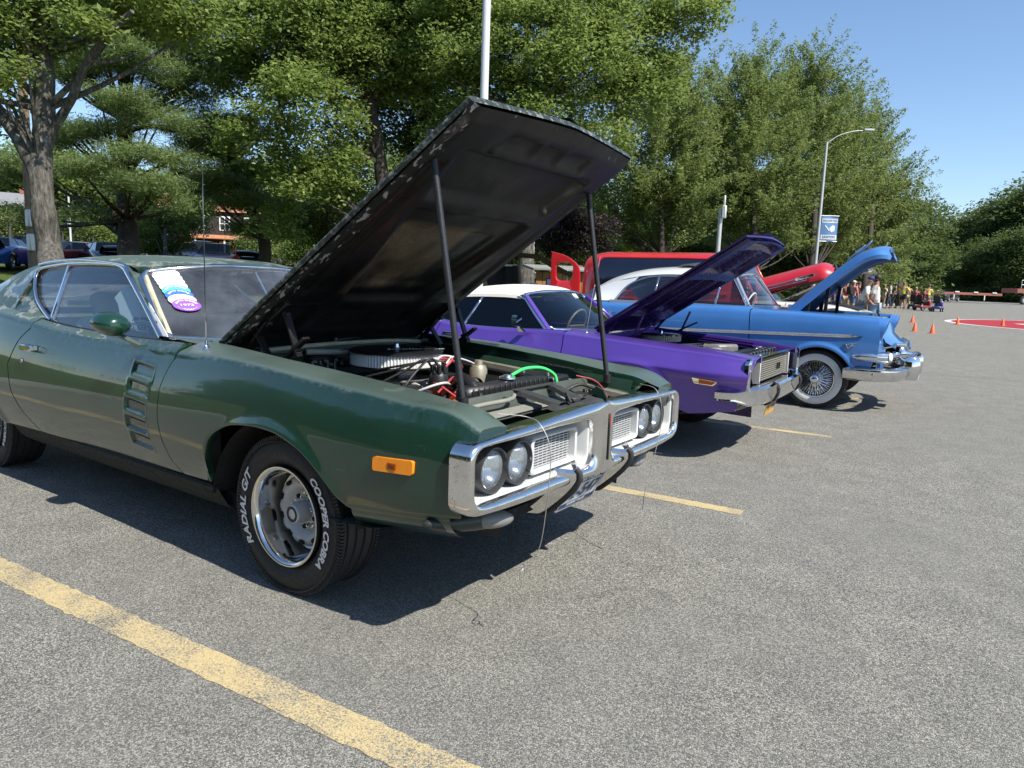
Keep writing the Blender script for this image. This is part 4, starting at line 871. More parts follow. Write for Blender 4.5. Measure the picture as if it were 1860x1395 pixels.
cth = np.array(Matrix.Rotation(CAR_A, 4, 'Z')); mb.prism(crd, lambda a, b: CD(a, b), lambda a, b: CD(a, b, -.004)); mb.xf(cth)
card = tag(mb.build('show_card', pm('card_stock', (.66, .72, .82), .7, 0, .08, 5), None, 30), 'pale blue printed show card standing in the green car\'s side window', 'card')
for tx, sz, dz, R in (('18th Annual Auto', .030, .060, .55), ('SAUGERTIES', .038, .012, .45)):
    t_ = text_mesh(tx, sz, 0, xs=1.15, bold=.0006)
    bend(t_, lambda x, y, z: CD(-1.275+x+y*.0, 1.020+dz+y-x*x*.9, .002)); t_.xf(cth); t_.build('card_lettering', LETTER_B, card, 0)
mb = MB()
for k in (0, 1): mb.tube([np.array(CD(-1.275+x, 1.020+.040-.008*k-x*x*.9, .002)) for x in np.linspace(-.18, .17, 20)], .0012, 4)
mb.xf(cth); mb.build('card_rule', LETTER_B, card)
# ------------------------------------------------------------------ tools shared by the other show cars
def make_ws(xb, xbs, xt, xts, yb, yt, zb, zbs, zt, zts, bow=.02):
    def f(u, v, w=0):
        x0, x1 = xb+xbs*abs(u)**2.2, xt+xts*u*u; z0, z1 = zb+zbs*u*u, zt+zts*abs(u)**2.4
        return (x0+(x1-x0)*v-bow*math.sin(v*PI)+w, (yb+(yt-yb)*v)*u, z0+(z1-z0)*v+bow*math.sin(v*PI)+w*.6)
    return f
def ws_build(f, gl, trim, parent, r=.014):
    MB().grid([[f(u, v) for u in np.linspace(-1, 1, 25)] for v in np.linspace(0, 1, 8)]).build('windscreen', gl, parent, 179)
    fr = [f(u, 0, .004) for u in np.linspace(-.95, .95, 20)]+[f(1, v, .004) for v in np.linspace(.06, .9, 8)]+[f(u, 1, .004) for u in np.linspace(.95, -.95, 20)]+[f(-1, v, .004) for v in np.linspace(.9, .06, 8)]
    strip('windscreen_trim', trim, parent, fr, r, 8, True)
def empty_part(name, parent, loc, rz=0):
    w = bpy.data.objects.new(name, None); COL.objects.link(w); w.parent = parent; w.location = loc; w.rotation_euler = (0, 0, rz); w.empty_display_size = .1; return w
def plain_wheel(parent, x, y, z, R, w, side, rim=.2, rimcol=None, white=None, hub=True, spokes=0):
    wh = empty_part('wheel', parent, (x, y, z), PI if side > 0 else 0); yo = -w/2
    tyre_mesh(R, w, rim, 40, False).build('tyre', RUBBER, wh, 50)
    if white: MB().lathe([(white[0], yo*.99-.001), (white[0]+.01, yo-.005), (white[1]-.01, yo-.004), (white[1], yo*.985)], n=48).build('whitewall', pm('whitewall', (.70, .69, .64), .6, 0, .08, 8), wh, 60)
    m_ = rimcol or ALU
    MB().lathe([(rim-.006, .0), (rim+.006, yo-.002), (rim-.006, yo-.004), (rim-.018, yo+.02), (rim-.025, yo+.06)], n=40).build('rim', CHROME if spokes else m_, wh, 50)
    if spokes:
        MB().lathe([(rim-.02, yo+.07), (.02, yo+.08)], n=30).build('rim_back', pm('drum_grey', (.10, .10, .10), .5, .4), wh, 50)
        mb = MB()
        for k in range(spokes):
            a = 2*PI*k/spokes; s_ = (k % 2)*2-1; a2 = a+s_*.32; r1 = rim-.022; d0 = yo+(.006 if k % 4 < 2 else .05)
            mb.tube([(.04*math.cos(a), d0-.012, .04*math.sin(a)), (r1*math.cos(a2), yo+.02+.02*(k % 4 > 1), r1*math.sin(a2))], .0040, 5)
        mb.build('spokes', CHROME, wh, 60)
        MB().lathe([(.055, yo+.05), (.05, yo-.01), (.04, yo-.022), (.022, yo-.03), (0, yo-.032)], n=24, flip=True).build('hub_cap', CHROME, wh, 50)
    else:
        MB().lathe([(rim-.02, yo+.05), (rim*.75, yo+.03), (rim*.55, yo+.045), (rim*.35, yo+.02), (.03, yo+.01), (0, yo+.01)], n=36, flip=True).build('wheel_disc', m_, wh, 50)
        if hub:
            for k in range(5): a = 2*PI*k/5; MB().box((rim*.62*math.cos(a), yo+.028, rim*.62*math.sin(a)), (.03, .02, .03), .006).build('rim_slot', DARK, wh)
    return wh
def inner_arch(parent, cx, s, ra, y0, y1, zc_=.30):
    mb = MB(); P = [[(cx+ra*math.cos(a), s*y, zc_+ra*math.sin(a)) for a in np.linspace(.1, PI-.1, 18)] for y in (y0, y1)]; mb.grid(P); mb.add(P[-1], [tuple(range(18))]); mb.build('wheel_arch', ROAD_DIRT, parent, 60)
def hood_frame(R0, L, ang):
    d = np.array([math.cos(ang), 0, math.sin(ang)]); nn = np.array([-math.sin(ang), 0, math.cos(ang)]); R0 = np.asarray(R0, float)
    return lambda u, v, w: R0+d*u+np.array([0, v, 0])+nn*w
# ------------------------------------------------------------------ purple coupe with white top
PURPLE = paint('purple_metallic', (.105, .050, .36), .25, .32, 1, .03, .05)
PURP_IN = pm('purple_inner', (.022, .008, .075), .28, .1, .3, 6)
PC = thing('purple_muscle_car', 'purple metallic coupe with cream-white vinyl top, hood up, beside the green car', 'car', (.15, 3.45, 0), -.05)
pW = sp([-3.9, -3.3, -2.8, -2.2, -1.6, -1.0, -.5, 0, .5, .8, .97], [.82, .905, .94, .935, .915, .905, .91, .925, .92, .90, .865])
pzc = sp([-3.9, -3.4, -2.9, -2.4, -2.06, -1.7, -1.3, -.65, -.3, .05, .4, .7, .97], [.90, .96, .985, .975, .935, .895, .89, .905, .89, .872, .852, .836, .808])
pti = lambda x: .085+0*x
pyf = car_yf(pW, lambda x: .725-.035*sstep(-.2, .95, x), pzc, .34, pti, .10, ((0, .30, .43, .42, .014), (-2.79, .30, .43, .41, .014)), 1.0, 1.25)
p_in_y = sp([-.75, 0, .6, .97], [.66, .65, .635, .62]); p_in_z = lambda x: pzc(x)+.022+.02*sstep(-.2, -.7, x)
PT = lambda xs: np.stack([xs, pzc(xs)-.02], 1)
pg = [(-.60, .36), (-.61, .6), (-.62, .80), (-.635, .89)]; pr_ = [(-1.98, .36), (-2.02, .6), (-2.0, .8), (-1.97, .90)]
for s in (-1, 1):
    fb = [(-.594, .36), (-.44, .36)]+arch_pts(0, .30, .42, .40, .36, .40)+[(.5, .36), (.86, .42)]
    side_panel(pyf, fb, PT(np.linspace(-.629, .972, 50)), [(x+.006, z) for x, z in pg], [(.86, .42), (.940, .60), (.968, .79)], s, 90, 24, dict(r=.02, yin=p_in_y, zin=p_in_z, drop=((.004, -.01), (.006, -.05), (.05, -.055)))).build('fender', PURPLE, PC, 45)
    dr = side_panel(pyf, [(-1.974, .36), (-.606, .36)], PT(np.linspace(-1.964, -.641, 40)), [(x+.006, z) for x, z in pr_], [(x-.006, z) for x, z in pg], s, 40, 24, dict(r=.02, yin=lambda x: .80+0*x, zin=lambda x: pzc(x)+.018, drop=((.01, -.03),))).build('door', PURPLE, PC, 45)
    qb = [(-3.85, .42), (-3.26, .36)]+arch_pts(-2.79, .30, .43, .39, .36, .36)+[(-2.3, .36), (-1.986, .36)]
    side_panel(pyf, qb, PT(np.linspace(-3.88, -1.976, 40)), [(-3.85, .42), (-3.92, .65), (-3.88, .87)], [(x-.006, z) for x, z in pr_], s, 60, 20, dict(r=.02, yin=lambda x: .74+0*x, zin=lambda x: pzc(x)+.02, drop=((.01, -.02),))).build('quarter_panel', PURPLE, PC, 45)
    MB().grid([[(x, s*y, z) for z, y in ((.22, .74), (.26, .80), (.36, .83))] for x in (-2.4, -.42)]).build('rocker_panel', PURPLE, PC, 60)
    inner_arch(PC, 0, s, .43, .86, .5); inner_arch(PC, -2.79, s, .43, .86, .5)
    for cx in (0, -2.79): plain_wheel(PC, cx, s*.75, .325, .325, .22, s, .2, ALU)
    # amber marker with bright bezel
    mo_ = [(.545, .655), (.56, .612), (.705, .604), (.735, .628), (.735, .640)]
    mk = MB().prism(mo_, lambda a, b: (a, s*(pyf(a, b)-.01), b), lambda a, b: (a, s*(pyf(a, b)+.010), b)).build('side_marker', CHROME, PC, 30)
    mi = [(.60, .648), (.60, .614), (.70, .611), (.724, .630), (.724, .636)]
    MB().prism(mi, lambda a, b: (a, s*(pyf(a, b)), b), lambda a, b: (a, s*(pyf(a, b)+.013), b)).build('marker_lens', pm('dark_amber', (.55, .13, .01), .2), mk, 30)
    hd = MB(); hd.box((-1.83, s*(pyf(-1.83, .83)+.018), .83), (.14, .03, .028), .008); hd.build('door_handle', CHROME, dr)
    # glass and its trim
    yg = lambda z, k=.60: .785-k*(z-.91)
    def G3(x, z, w=0): return (x, s*(yg(z)+w), z)
    patch('side_window', GLASS_T, PC, [(-1.72, .905), (-.86, .918), (-1.16, 1.17), (-1.24, 1.185), (-1.62, 1.175)], G3, -.004)
    patch('quarter_window', GLASS_T, PC, [(-2.12, .955), (-1.735, .905), (-1.635, 1.175), (-1.95, 1.15)], G3, -.004)
    strip('window_trim', CHROME, PC, [G3(x, z, .008) for x, z in ((-.84, .92), (-1.0, 1.045), (-1.15, 1.172), (-1.24, 1.192))], .012, 6)
    strip('belt_trim', CHROME, PC, [G3(x, pzc(x)+.018, .01) for x in np.linspace(-2.1, -.8, 12)], .007, 6)
    MB().bar(G3(-1.73, .91, .004), G3(-1.63, 1.178, .004), .02, .015, .004, (0, s, 0)).build('window_divider', CHROME, PC)
    mbm = MB(); mbm.grid([[(-1.045+dx, s*(.945+dy), z) for dx, dy in ((-.012, -.05*k), (.03, -.04*k), (.035, .05*k), (-.012, .055*k))] for z, k in ((.945, .7), (.955, 1), (1.0, 1.05), (1.03, 1.0), (1.04, .7))], cv=True); mbm.add(mbm.v[-4:], [(0, 1, 2, 3)]); mw = mbm.build('wing_mirror', CHROME, PC, 50)
    MB().grid([[(-1.03+dx*k, s*(.925+dy*k-o_), z) for dx, dy in ((-.02, -.015), (.02, -.015), (.02, .015), (-.02, .015))] for z, k, o_ in ((.95, .7, 0), (.93, .7, .01), (.905, 1.3, .05), (.895, 1.5, .06))], cv=True).build('mirror_stalk', CHROME, mw, 50)
# vinyl roof
VINYL = pm('cream_vinyl', (.74, .70, .60), .75, 0, .06, 30, .3)
prz = sp([-2.75, -2.4, -2.1, -1.8, -1.5, -1.25, -1.16], [1.02, 1.15, 1.235, 1.285, 1.303, 1.285, 1.262]); prl = sp([-2.75, -2.4, -2.1, -1.8, -1.5, -1.25, -1.16], [.995, 1.10, 1.168, 1.196, 1.208, 1.205, 1.195])
P = []
for x in np.linspace(-2.75, -1.16, 34):
    P.append([(x-.09*q*q*sstep(-1.6, -1.16, x), q*.625, prz(x)*(1-abs(q)**3)+prl(x)*abs(q)**3) for q in np.linspace(-1, 1, 21)])
rf = MB().grid(P).build('roof', VINYL, PC, 60)
for s in (-1, 1):
    MB().grid([[(x, s*(.625+.012*t-.0), prl(min(x, -1.2))-.028*t) for x in np.linspace(-2.3, -1.2, 20)] for t in (0, .5, 1)]).build('roof_edge', VINYL, rf, 60)
    MB().grid([[(xb_+(xt_-xb_)*t, s*((1-t)*.745+t*.625), (1-t)*(pzc(xb_)+.015)+t*prl(xt_)) for t in np.linspace(0, 1, 8)] for xb_, xt_ in zip(np.linspace(-2.95, -2.13, 10), np.linspace(-2.75, -1.96, 10))]).build('roof_pillar', VINYL, rf, 60)
    MB().bar((-.83, s*.735, .91), (-1.17, s*.60, 1.20), .05, .035, .012).build('screen_pillar', PURPLE, PC)
pws = make_ws(-.60, -.24, -1.14, -.08, .715, .585, .905, .015, 1.245, -.04); ws_build(pws, glass('purple_car_screen', (.62, .74, .78)), CHROME, PC, .016)
MB().grid([[(x, y, z) for y in (-.55, 0, .55)] for x, z in ((-2.55, 1.08), (-2.95, .985))]).build('rear_window', GLASS_T, PC, 179)
MB().grid([[(x, q*.75, pzc(x)+.01+.02*(1-q*q)) for q in np.linspace(-1, 1, 11)] for x in np.linspace(-3.88, -2.72, 10)]).build('boot_lid', PURPLE, PC, 60)
MB().grid([[(x, q*.80, z) for q in np.linspace(-1, 1, 5)] for x, z in ((-3.88, .88), (-3.95, .7), (-3.9, .45))]).build('rear_panel', PURPLE, PC, 60)
MB().grid([[(pws(u, 0)[0]*(1-t)+t*-.36, .70*u*(1-t)+t*.655*u, .915*(1-t)+t*.905+dz) for u in np.linspace(-1, 1, 15)] for t, dz in ((0, .008), (.5, .006), (1, 0), (1, -.04))]).build('cowl', PURPLE, PC, 60)
mb = MB(); mb.tube(smooth_path([(-.52, -.4, .93), (-.55, -.1, .945), (-.60, .1, .955)], 8), .006, 6); mb.tube(smooth_path([(-.50, .12, .93), (-.55, .35, .945), (-.62, .5, .955)], 8), .006, 6); mb.build('wiper', BLACK, PC)
mb = MB(); mb.box((-1.75, 0, .30), (3.2, 1.5, .06)); mb.box((-.50, 0, .66), (.04, 1.3, .46)); mb.build('underbody', ROAD_DIRT, PC)
MB().grid([[(x, y, z) for y in (-.66, 0, .66)] for x, z in ((-.78, .91), (-1.0, .905), (-1.05, .70))]).build('dashboard', SEAT_D, PC, 60)
for y0 in (-.36, .36): st = MB(); st.bar((-1.35, y0, .46), (-1.85, y0, .42), .5, .15, .05); st.bar((-1.88, y0, .48), (-2.05, y0, 1.0), .46, .12, .05); st.build('seat', SEAT_D, PC, 80)
mb = MB(); mb.tube([(-1.15+.06*math.sin(t), .36+.18*math.cos(t), .90+.165*math.sin(t)) for t in np.arange(0, 2*PI, PI/12)], .012, 7, closed=True); mb.bar((-1.15, .2, .90), (-1.15, .52, .90), .03, .012); mb.build('steering_wheel', pm('wood_rim', (.30, .20, .11), .4), PC, 60)
MB().box((-1.28, 0, 1.17), (.02, .22, .055), .01).build('rear_view_mirror', pm('mirror_red', (.16, .03, .04), .3), PC)
c0 = np.array(pws(.30, .86)); MB().prism([(-.04, -.03), (.04, -.03), (.04, .03), (-.04, .03)], lambda a, b: c0+[.004-b*.7, a, b*.75], lambda a, b: c0+[.006-b*.7, a, b*.75]).build('window_sticker', WHITE, PC)
mb = MB(); mb.lathe([(.022, 0), (.012, .012), (.006, .03)], (-.46, -.74, pzc(-.46)+.01), 'Z', 12); mb.tube([(-.46, -.74, .91), (-.42, -.745, 1.20), (-.36, -.75, 1.56)], [.0032, .0026, .0018], 6); mb.build('antenna', CHROME, PC)
# open hood with pressed ribs
PH = hood_frame((-.44, 0, .955), 1.46, math.radians(32.4)); phw = sp([0, .7, 1.46], [.64, .63, .62])
def pend(v): return 1.455+.045*(1-(abs(v)/.62)**1.5)
P = np.array([[PH(t*pend(q*.62), q*phw(t*1.46), .030*(1-q*q)+.008*sstep(.35, .25, abs(q))) for q in np.linspace(-1, 1, 31)] for t in np.linspace(0, 1, 30)])
ph = MB().grid(P).build('hood', PURPLE, PC, 50)
def pin(u, v):
    w = -.045
    for (a, b, c_, d_) in ((.98, 1.32, -.50, -.05), (.98, 1.32, .05, .50), (.30, .86, -.50, -.20), (.30, .86, .20, .50), (.36, .86, -.14, .14), (1.36, 1.42, -.4, .4)): w += .046*bx2(u, v, a, b, c_, d_, .015)
    for k in range(5): w -= .012*bx2(u, v, 1.02+.06*k, 1.04+.06*k, -.46, .46, .012)
    return w+.022*sstep(.93, 1, abs(v)/.62)
P = np.array([[PH(t*pend(q*.62), q*phw(t*1.46), pin(t*1.46, q*.62)) for q in np.linspace(-1, 1, 61)] for t in np.linspace(0, 1, 70)]); MB().grid(P, flip=True).build('hood_underside', PURP_IN, ph, 50)
lp = [(t, -1) for t in np.linspace(0, 1, 20)]+[(1, q) for q in np.linspace(-.95, .95, 20)]+[(t, 1) for t in np.linspace(1, 0, 20)]
MB().grid([[PH(t*pend(q*.62), q*phw(t*1.46)*f, w) for t, q in lp] for f, w in ((.995, .006), (1.004, 0), (.99, -.012))], cv=True).build('hood_hem', PURP_IN, ph, 60)
strip('hood_cable', BLACK, ph, smooth_path([PH(1.40, .02, -.02), PH(1.25, .05, -.06), PH(1.15, .12, -.05), PH(1.1, .30, -.03)], 12), .006, 6)
for s in (-1, 1):
    mb = MB(); y = s*.57
    mb.bar((-.40, y, .86), (-.24, y, 1.045), .014, .036, .004, (0, 1, 0)); mb.bar((-.10, y, .90), (-.02, y, 1.10), .014, .032, .004, (0, 1, 0)); mb.bar((-.22, y, .86), (.06, y, 1.0), .014, .036, .004, (0, 1, 0)); mb.bar(PH(.1, y, -.035), PH(.50, y, -.035), .03, .03, .005); mb.build('hood_hinge', PURP_IN, PC)
# grille shell, lamps, bumper
pX = lambda y: .962-.012*(abs(y)/.8)**2.5
PCX = pm('grille_shell_silver', (.66, .65, .62), .35, .2, .1, 10)
GRB = pm('grille_gold_grey', (.40, .37, .30), .4, .5, .15, 16)
o = rrect(-.83, .83, .585, .815, .05, 6)
MB().grid([[(pX(a)+dx, a*f, .70+(b-.70)*f) for a, b in o] for f, dx in ((1.03, -.03), (1.035, .0), (1.0, .012), (.97, .0), (.95, -.24))], cv=True).build('grille_shell', CHROME, PC, 50)
MB().grid([[(pX(y)-.235, y, z) for y in np.linspace(-.8, .8, 21)] for z in (.59, .81)]).build('grille_recess', PCX, PC, 60)
for k in range(9): MB().grid([[(pX(y)-.030+dx, y, .625+.0175*k+dz) for y in np.linspace(-.46, .46, 15)] for dx, dz in ((-.03, -.002), (0, -.004), (0, .004), (-.03, .002))]).build('grille_bar', GRB, PC, 30)
MB().box((.90, 0, .69), (.01, .96, .18)).build('grille_backing', pm('grille_shadow', (.16, .15, .12), .5, .3), PC)
bend(text_mesh('R/T', .075, .004, shear=.3), lambda x, y, z: (pX(0)-.022+z, .12+x, .70+y)).build('grille_emblem', BLACKM, PC, 0)
for s in (-1, 1):
    MB().box((pX(.5)-.10, s*.485, .70), (.17, .014, .20), .004).build('grille_divider', PCX, PC)
    for y0 in (.575, .72):
        hl = MB().lathe([(.074, -.06), (.076, -.006), (.068, -.004), (.066, -.02)], (pX(y0)-.17, s*y0, .705), 'X', 28).build('headlight', CHROME, PC, 40)
        MB().lathe([(.001, .008), (.03, .005), (.055, -.004), (.067, -.016)], (pX(y0)-.17, s*y0, .705), 'X', 28).build('lamp_lens', bpy.data.materials['ribbed_lens'], hl, 60); MB().lathe([(.001, -.06), (.04, -.045), (.066, -.018)], (pX(y0)-.17, s*y0, .705), 'X', 24).build('lamp_bowl', HEADL, hl, 60)
bp_ = smooth_path([(.74, -.945), (.82, -.925), (.90, -.86), (.985, -.70), (1.025, -.3), (1.03, 0), (1.025, .3), (.985, .70), (.90, .86), (.82, .925), (.74, .945)], 50)
T = np.gradient(bp_, axis=0); N_ = np.stack([-T[:, 1], T[:, 0]], 1); N_ /= -np.linalg.norm(N_, axis=1)[:, None]
N_ = np.where((N_*bp_).sum(1)[:, None] < 0, -N_, N_)
tap = np.clip(np.minimum(np.arange(50), np.arange(49, -1, -1))/6., .55, 1)[:, None]
rows = [[(p[0]+q[0]*d, p[1]+q[1]*d, .545+z*t_[0]) for p, q, t_ in zip(bp_, N_, tap)] for d, z in ((-.05, -.078), (0, -.082), (.018, -.066), (.012, .0), (.022, .045), (.004, .062), (-.05, .060))]
MB().grid(np.array(rows)).build('front_bumper', CHROME, PC, 35)
for s in (-1, 1):
    mb = MB(); o2 = [(1.03, .62), (1.062, .60), (1.068, .54), (1.03, .46), (.96, .43), (.95, .46), (1.0, .53)]; mb.prism(o2, lambda a, b: (a, s*.40-.032, b), lambda a, b: (a, s*.40+.032, b)); gd = mb.build('bumper_guard', CHROME, PC, 25)
    strip('guard_strip', RUBBER, gd, smooth_path([(1.05, s*.40+.02, .61), (1.072, s*.40+.02, .565), (1.05, s*.40+.02, .49), (.97, s*.40+.02, .428)], 10), .012, 6)
MB().grid([[(x-.10*abs(q)**3, q*w_, z) for q in np.linspace(-1, 1, 17)] for x, w_, z in ((.95, .84, .58), (.94, .84, .50), (.84, .82, .43), (.66, .80, .35), (.4, .76, .32))]).build('front_valance', PURPLE, PC, 60)
for s in (-1, 1): MB().prism(rrect(.42, .66, .40, .46, .015, 3), lambda a, b: (.905+(b-.43)*.8-.05*(a/.66)**2, s*a, b), lambda a, b: (.88+(b-.43)*.8-.05*(a/.66)**2, s*a, b)).build('turn_lamp', pm('turn_grey', (.30, .30, .30), .3, .2), PC, 30)
mb = MB(); mb.prism(rrect(-.15, .15, -.075, .075, .008, 3), lambda a, b: (.965+b*.25, -.12+a, .395+b), lambda a, b: (.960+b*.25, -.12+a, .395+b)); pl = mb.build('licence_plate', pm('plate_gold', (.62, .34, .05), .45), PC, 30)
bend(text_mesh('RT 440', .085, 0, xs=1.0, bold=.001), lambda x, y, z: (.969+y*.25, -.12+x, .39+y)).build('plate_lettering', NAVY, pl, 0)
# engine bay
mb = MB(); mb.box((-.05, 0, .60), (.60, .5, .28), .03); mb.bar((-.35, .22, .72), (.22, .22, .72), .17, .10, .03); mb.bar((-.35, -.22, .72), (.22, -.22, .72), .17, .10, .03); mb.build('engine_block', pm('bay_dark', (.03, .03, .032), .5, .3, .4, 18), PC)
a = np.arange(120)*2*PI/120; rp = np.where(np.arange(120) % 2 == 0, .18, .174); ac = MB().grid(np.array([[(-.08+r*math.cos(t), r*math.sin(t), z) for t, r in zip(a, rp)] for z in (.845, .900)]), cv=True).build('air_filter', pm('old_filter', (.36, .33, .26), .7, 0, .3, 30), PC, 0)
MB().lathe([(0, .03), (.012, .028), (.014, .012), (.08, .010), (.17, .006), (.186, .0), (.184, -.006)], (-.08, 0, .903), 'Z', 48).build('filter_lid', CHROME, ac, 40)
rng = random.Random(9)
mb = MB(); mb.box((.62, 0, .77), (.09, .9, .06), .015); [mb.box((.665, -.4+.05*k, .77), (.004, .01, .05)) for k in range(17)]; mb.build('radiator_tank', BLACKM, PC)
mb = MB(); mb.lathe([(0, .06), (.03, .06), (.035, -.06), (0, -.06)], (.42, -.1, .82), 'X', 16); mb.bar((.36, .05, .80), (.52, .30, .80), .09, .08, .02); mb.bar((.28, -.28, .78), (.52, -.12, .80), .07, .07, .02); mb.build('alternator', CAST, PC, 40)
for k in range(9):
    p = [(rng.uniform(.1, .5), rng.uniform(-.45, .45), .78+rng.random()*.05) for _ in range(4)]; strip('hose', (BLACK, CAST, BLACKM)[k % 3], PC, smooth_path(p, 14), rng.choice((.008, .012, .02)), 8)
strip('coil_spring', STEEL, PC, [(.74+.03*math.cos(t), .18+.03*math.sin(t), .74+.0055*t) for t in np.linspace(0, 6*2*PI/2, 60)], .006, 6)
mb = MB(); mb.box((.80, 0, .80), (.12, 1.2, .02), .005); [mb.box((.78, -.5+.1*k, .815), (.08, .05, .02), .004) for k in range(11)]; mb.box((.74, .30, .80), (.07, .14, .06), .01); mb.build('radiator_support', BLACKM, PC)
for s in (-1, 1): MB().grid([[(x, s*y, z-.07*sstep(-.3, .9, x)) for x in np.linspace(-.45, .90, 10)] for y, z in ((.635, .86), (.60, .85), (.57, .72), (.50, .66), (.48, .4))]).build('inner_fender', PURP_IN, PC, 60)
for k in range(3): strip('bay_rib', PURP_IN, PC, [(-.1+.05*k, .60-.03*k, .875-.02*k), (.6, .58-.03*k, .835-.02*k)], .008, 6)
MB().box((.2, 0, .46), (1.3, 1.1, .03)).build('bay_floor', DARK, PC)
# ------------------------------------------------------------------ blue fifties hardtop
BLUE = paint('blue_metallic', (.060, .215, .54), .22, .30, 1, .03, .04)
FC = thing('blue_fifties_hardtop', 'bright blue fifties hardtop with white roof, whitewall tyres and hood up', 'car', (1.12, 6.75, 0), -.03)
fW = sp([-4.0, -3.5, -3.0, -2.4, -1.6, -.8, -.2, .2, .45, .62], [.78, .85, .885, .90, .905, .90, .89, .885, .875, .86])
fzc = sp([-4.0, -3.2, -2.6, -2.0, -1.2, -.78, 0, .4, .62], [1.02, 1.06, 1.075, 1.08, 1.095, 1.095, 1.085, 1.075, 1.068])
fyf = car_yf(fW, .74, fzc, .28, lambda x: .045+0*x, .075, ((.02, .33, .385, .40, .022), (-2.9, .33, .40, .38, .018)), 2.6, 1.8)
FT = lambda xs: np.stack([xs, fzc(xs)-.055], 1)
fg = [(-.735, .30), (-.745, .6), (-.765, .9), (-.775, 1.04)]; fr_ = [(-2.02, .30), (-2.05, .6), (-2.03, .9), (-2.02, 1.02)]
MONO = pm('two_tone_silver', (.30, .34, .40), .3, .5, .1, 8)
for s in (-1, 1):
    fb = [(-.729, .30), (-.40, .29)]+arch_pts(.02, .33, .375, .385, .30, .44)+[(.40, .50), (.56, .52)]
    side_panel(fyf, fb, FT(np.linspace(-.769, .60, 50)), [(x+.006, z) for x, z in fg], [(.56, .52), (.62, .68), (.625, .84), (.60, 1.01)], s, 90, 24, dict(r=.055, yin=lambda x: .56+0*x, zin=lambda x: fzc(x)+.004, crown=.010, drop=((.004, -.012), (.01, -.06)))).build('fender', BLUE, FC, 60)
    dr = side_panel(fyf, [(-2.014, .30), (-.741, .30)], FT(np.linspace(-2.014, -.781, 40)), [(x+.006, z) for x, z in fr_], [(x-.006, z) for x, z in fg], s, 40, 24, dict(r=.05, yin=lambda x: .80+0*x, zin=lambda x: fzc(x)+.03, drop=((.01, -.03),))).build('door', BLUE, FC, 60)
    qb = [(-3.95, .45), (-3.35, .34)]+arch_pts(-2.9, .33, .40, .34, .32, .32)+[(-2.45, .30), (-2.026, .30)]
    side_panel(fyf, qb, FT(np.linspace(-3.95, -2.026, 40)), [(-3.95, .45), (-4.02, .7), (-3.95, .97)], [(x-.006, z) for x, z in fr_], s, 60, 20, dict(r=.05, yin=lambda x: .78-.05*sstep(-3, -4, x), zin=lambda x: fzc(x)+.03, drop=((.01, -.02),))).build('quarter_panel', BLUE, FC, 60)
    MB().grid([[(x, s*y, z) for z, y in ((.20, .72), (.25, .80), (.30, .825))] for x in (-2.5, -.36)]).build('rocker_panel', BLUE, FC, 60)
    inner_arch(FC, .02, s, .40, .85, .45, .33); inner_arch(FC, -2.9, s, .40, .85, .45, .33)
    for cx in (0, -2.92): plain_wheel(FC, cx, s*.735, .34, .34, .19, s, .205, None, (.214, .290), True, 88)
    # bright side spear, door gap runs through it
    xs = np.linspace(-3.6, .46, 60)
    def TR_(x, z, w): return (x, s*(fyf(x, z)+w), z)
    tz = lambda x: np.interp(x, [-3.6, -1.7, .46], [.80, .805, .862])
    MB().grid([[TR_(x, tz(x)+dz*(1 if x < .30 else max(.1, (.46-x)/.16)), w) for x in xs] for dz, w in ((-.022, .0), (-.020, .010), (-.008, .014), (0, .008), (.012, .014), (.018, .010), (.020, 0))]).build('side_spear', CHROME, FC, 30)
    em = MB(); em.bar(TR_(.285, .775, .008), TR_(.325, .715, .008), .014, .012, .003); em.bar(TR_(.365, .775, .008), TR_(.325, .715, .008), .014, .012, .003); em.bar(TR_(.31, .765, .012), TR_(.40, .785, .012), .008, .008, .002); em.bar(TR_(.335, .745, .012), TR_(.385, .755, .012), .012, .008, .002); em.build('fender_emblem', CHROME, FC)
    hd = MB(); hd.tube(smooth_path([TR_(-1.93, .95, .005), TR_(-1.93, .95, .03), TR_(-1.80, .952, .03), TR_(-1.79, .952, .005)], 10), .011, 8); hd.build('door_handle', CHROME, dr)
    # silver window band, glass
    yg = lambda z: .78-.50*(z-1.10)
    def G3(x, z, w=0): return (x, s*(yg(z)+w), z)
    MB().grid([[(x, s*y, z) for x in np.linspace(-2.62, -.80, 12)] for y, z in ((.812, 1.09), (.798, 1.128), (.780, 1.132))]).build('belt_band', MONO, FC, 50)
    GL_F = GLASS
    patch('vent_window', GL_F, FC, [(-1.215, 1.13), (-.87, 1.13), (-1.07, 1.44), (-1.20, 1.44)], G3, -.004)
    patch('side_window', GL_F, FC, [(-2.02, 1.13), (-1.235, 1.13), (-1.215, 1.445), (-2.0, 1.445)], G3, -.004)
    qw = smooth_path([(-2.06, 1.13), (-2.04, 1.445), (-2.25, 1.40), (-2.42, 1.30), (-2.52, 1.13)], 24); patch('quarter_window', GL_F, FC, list(map(tuple, qw)), G3, -.004)
    for x0, x1 in ((-1.225, -1.205), (-2.04, -2.02)): MB().bar(G3(x0, 1.13, .004), G3(x1, 1.45, .004), .022, .016, .004, (0, s, 0)).build('window_divider', CHROME, FC)
    strip('window_trim', CHROME, FC, [G3(x, z, .010) for x, z in smooth_path([(-.84, 1.13), (-1.04, 1.43), (-1.10, 1.455), (-1.6, 1.462), (-2.05, 1.455), (-2.28, 1.40), (-2.44, 1.30), (-2.55, 1.13)], 50)], .013, 7)
    MB().bar((-.83, s*.745, 1.13), (-1.05, s*.60, 1.475), .045, .05, .012).build('screen_pillar', MONO, FC)
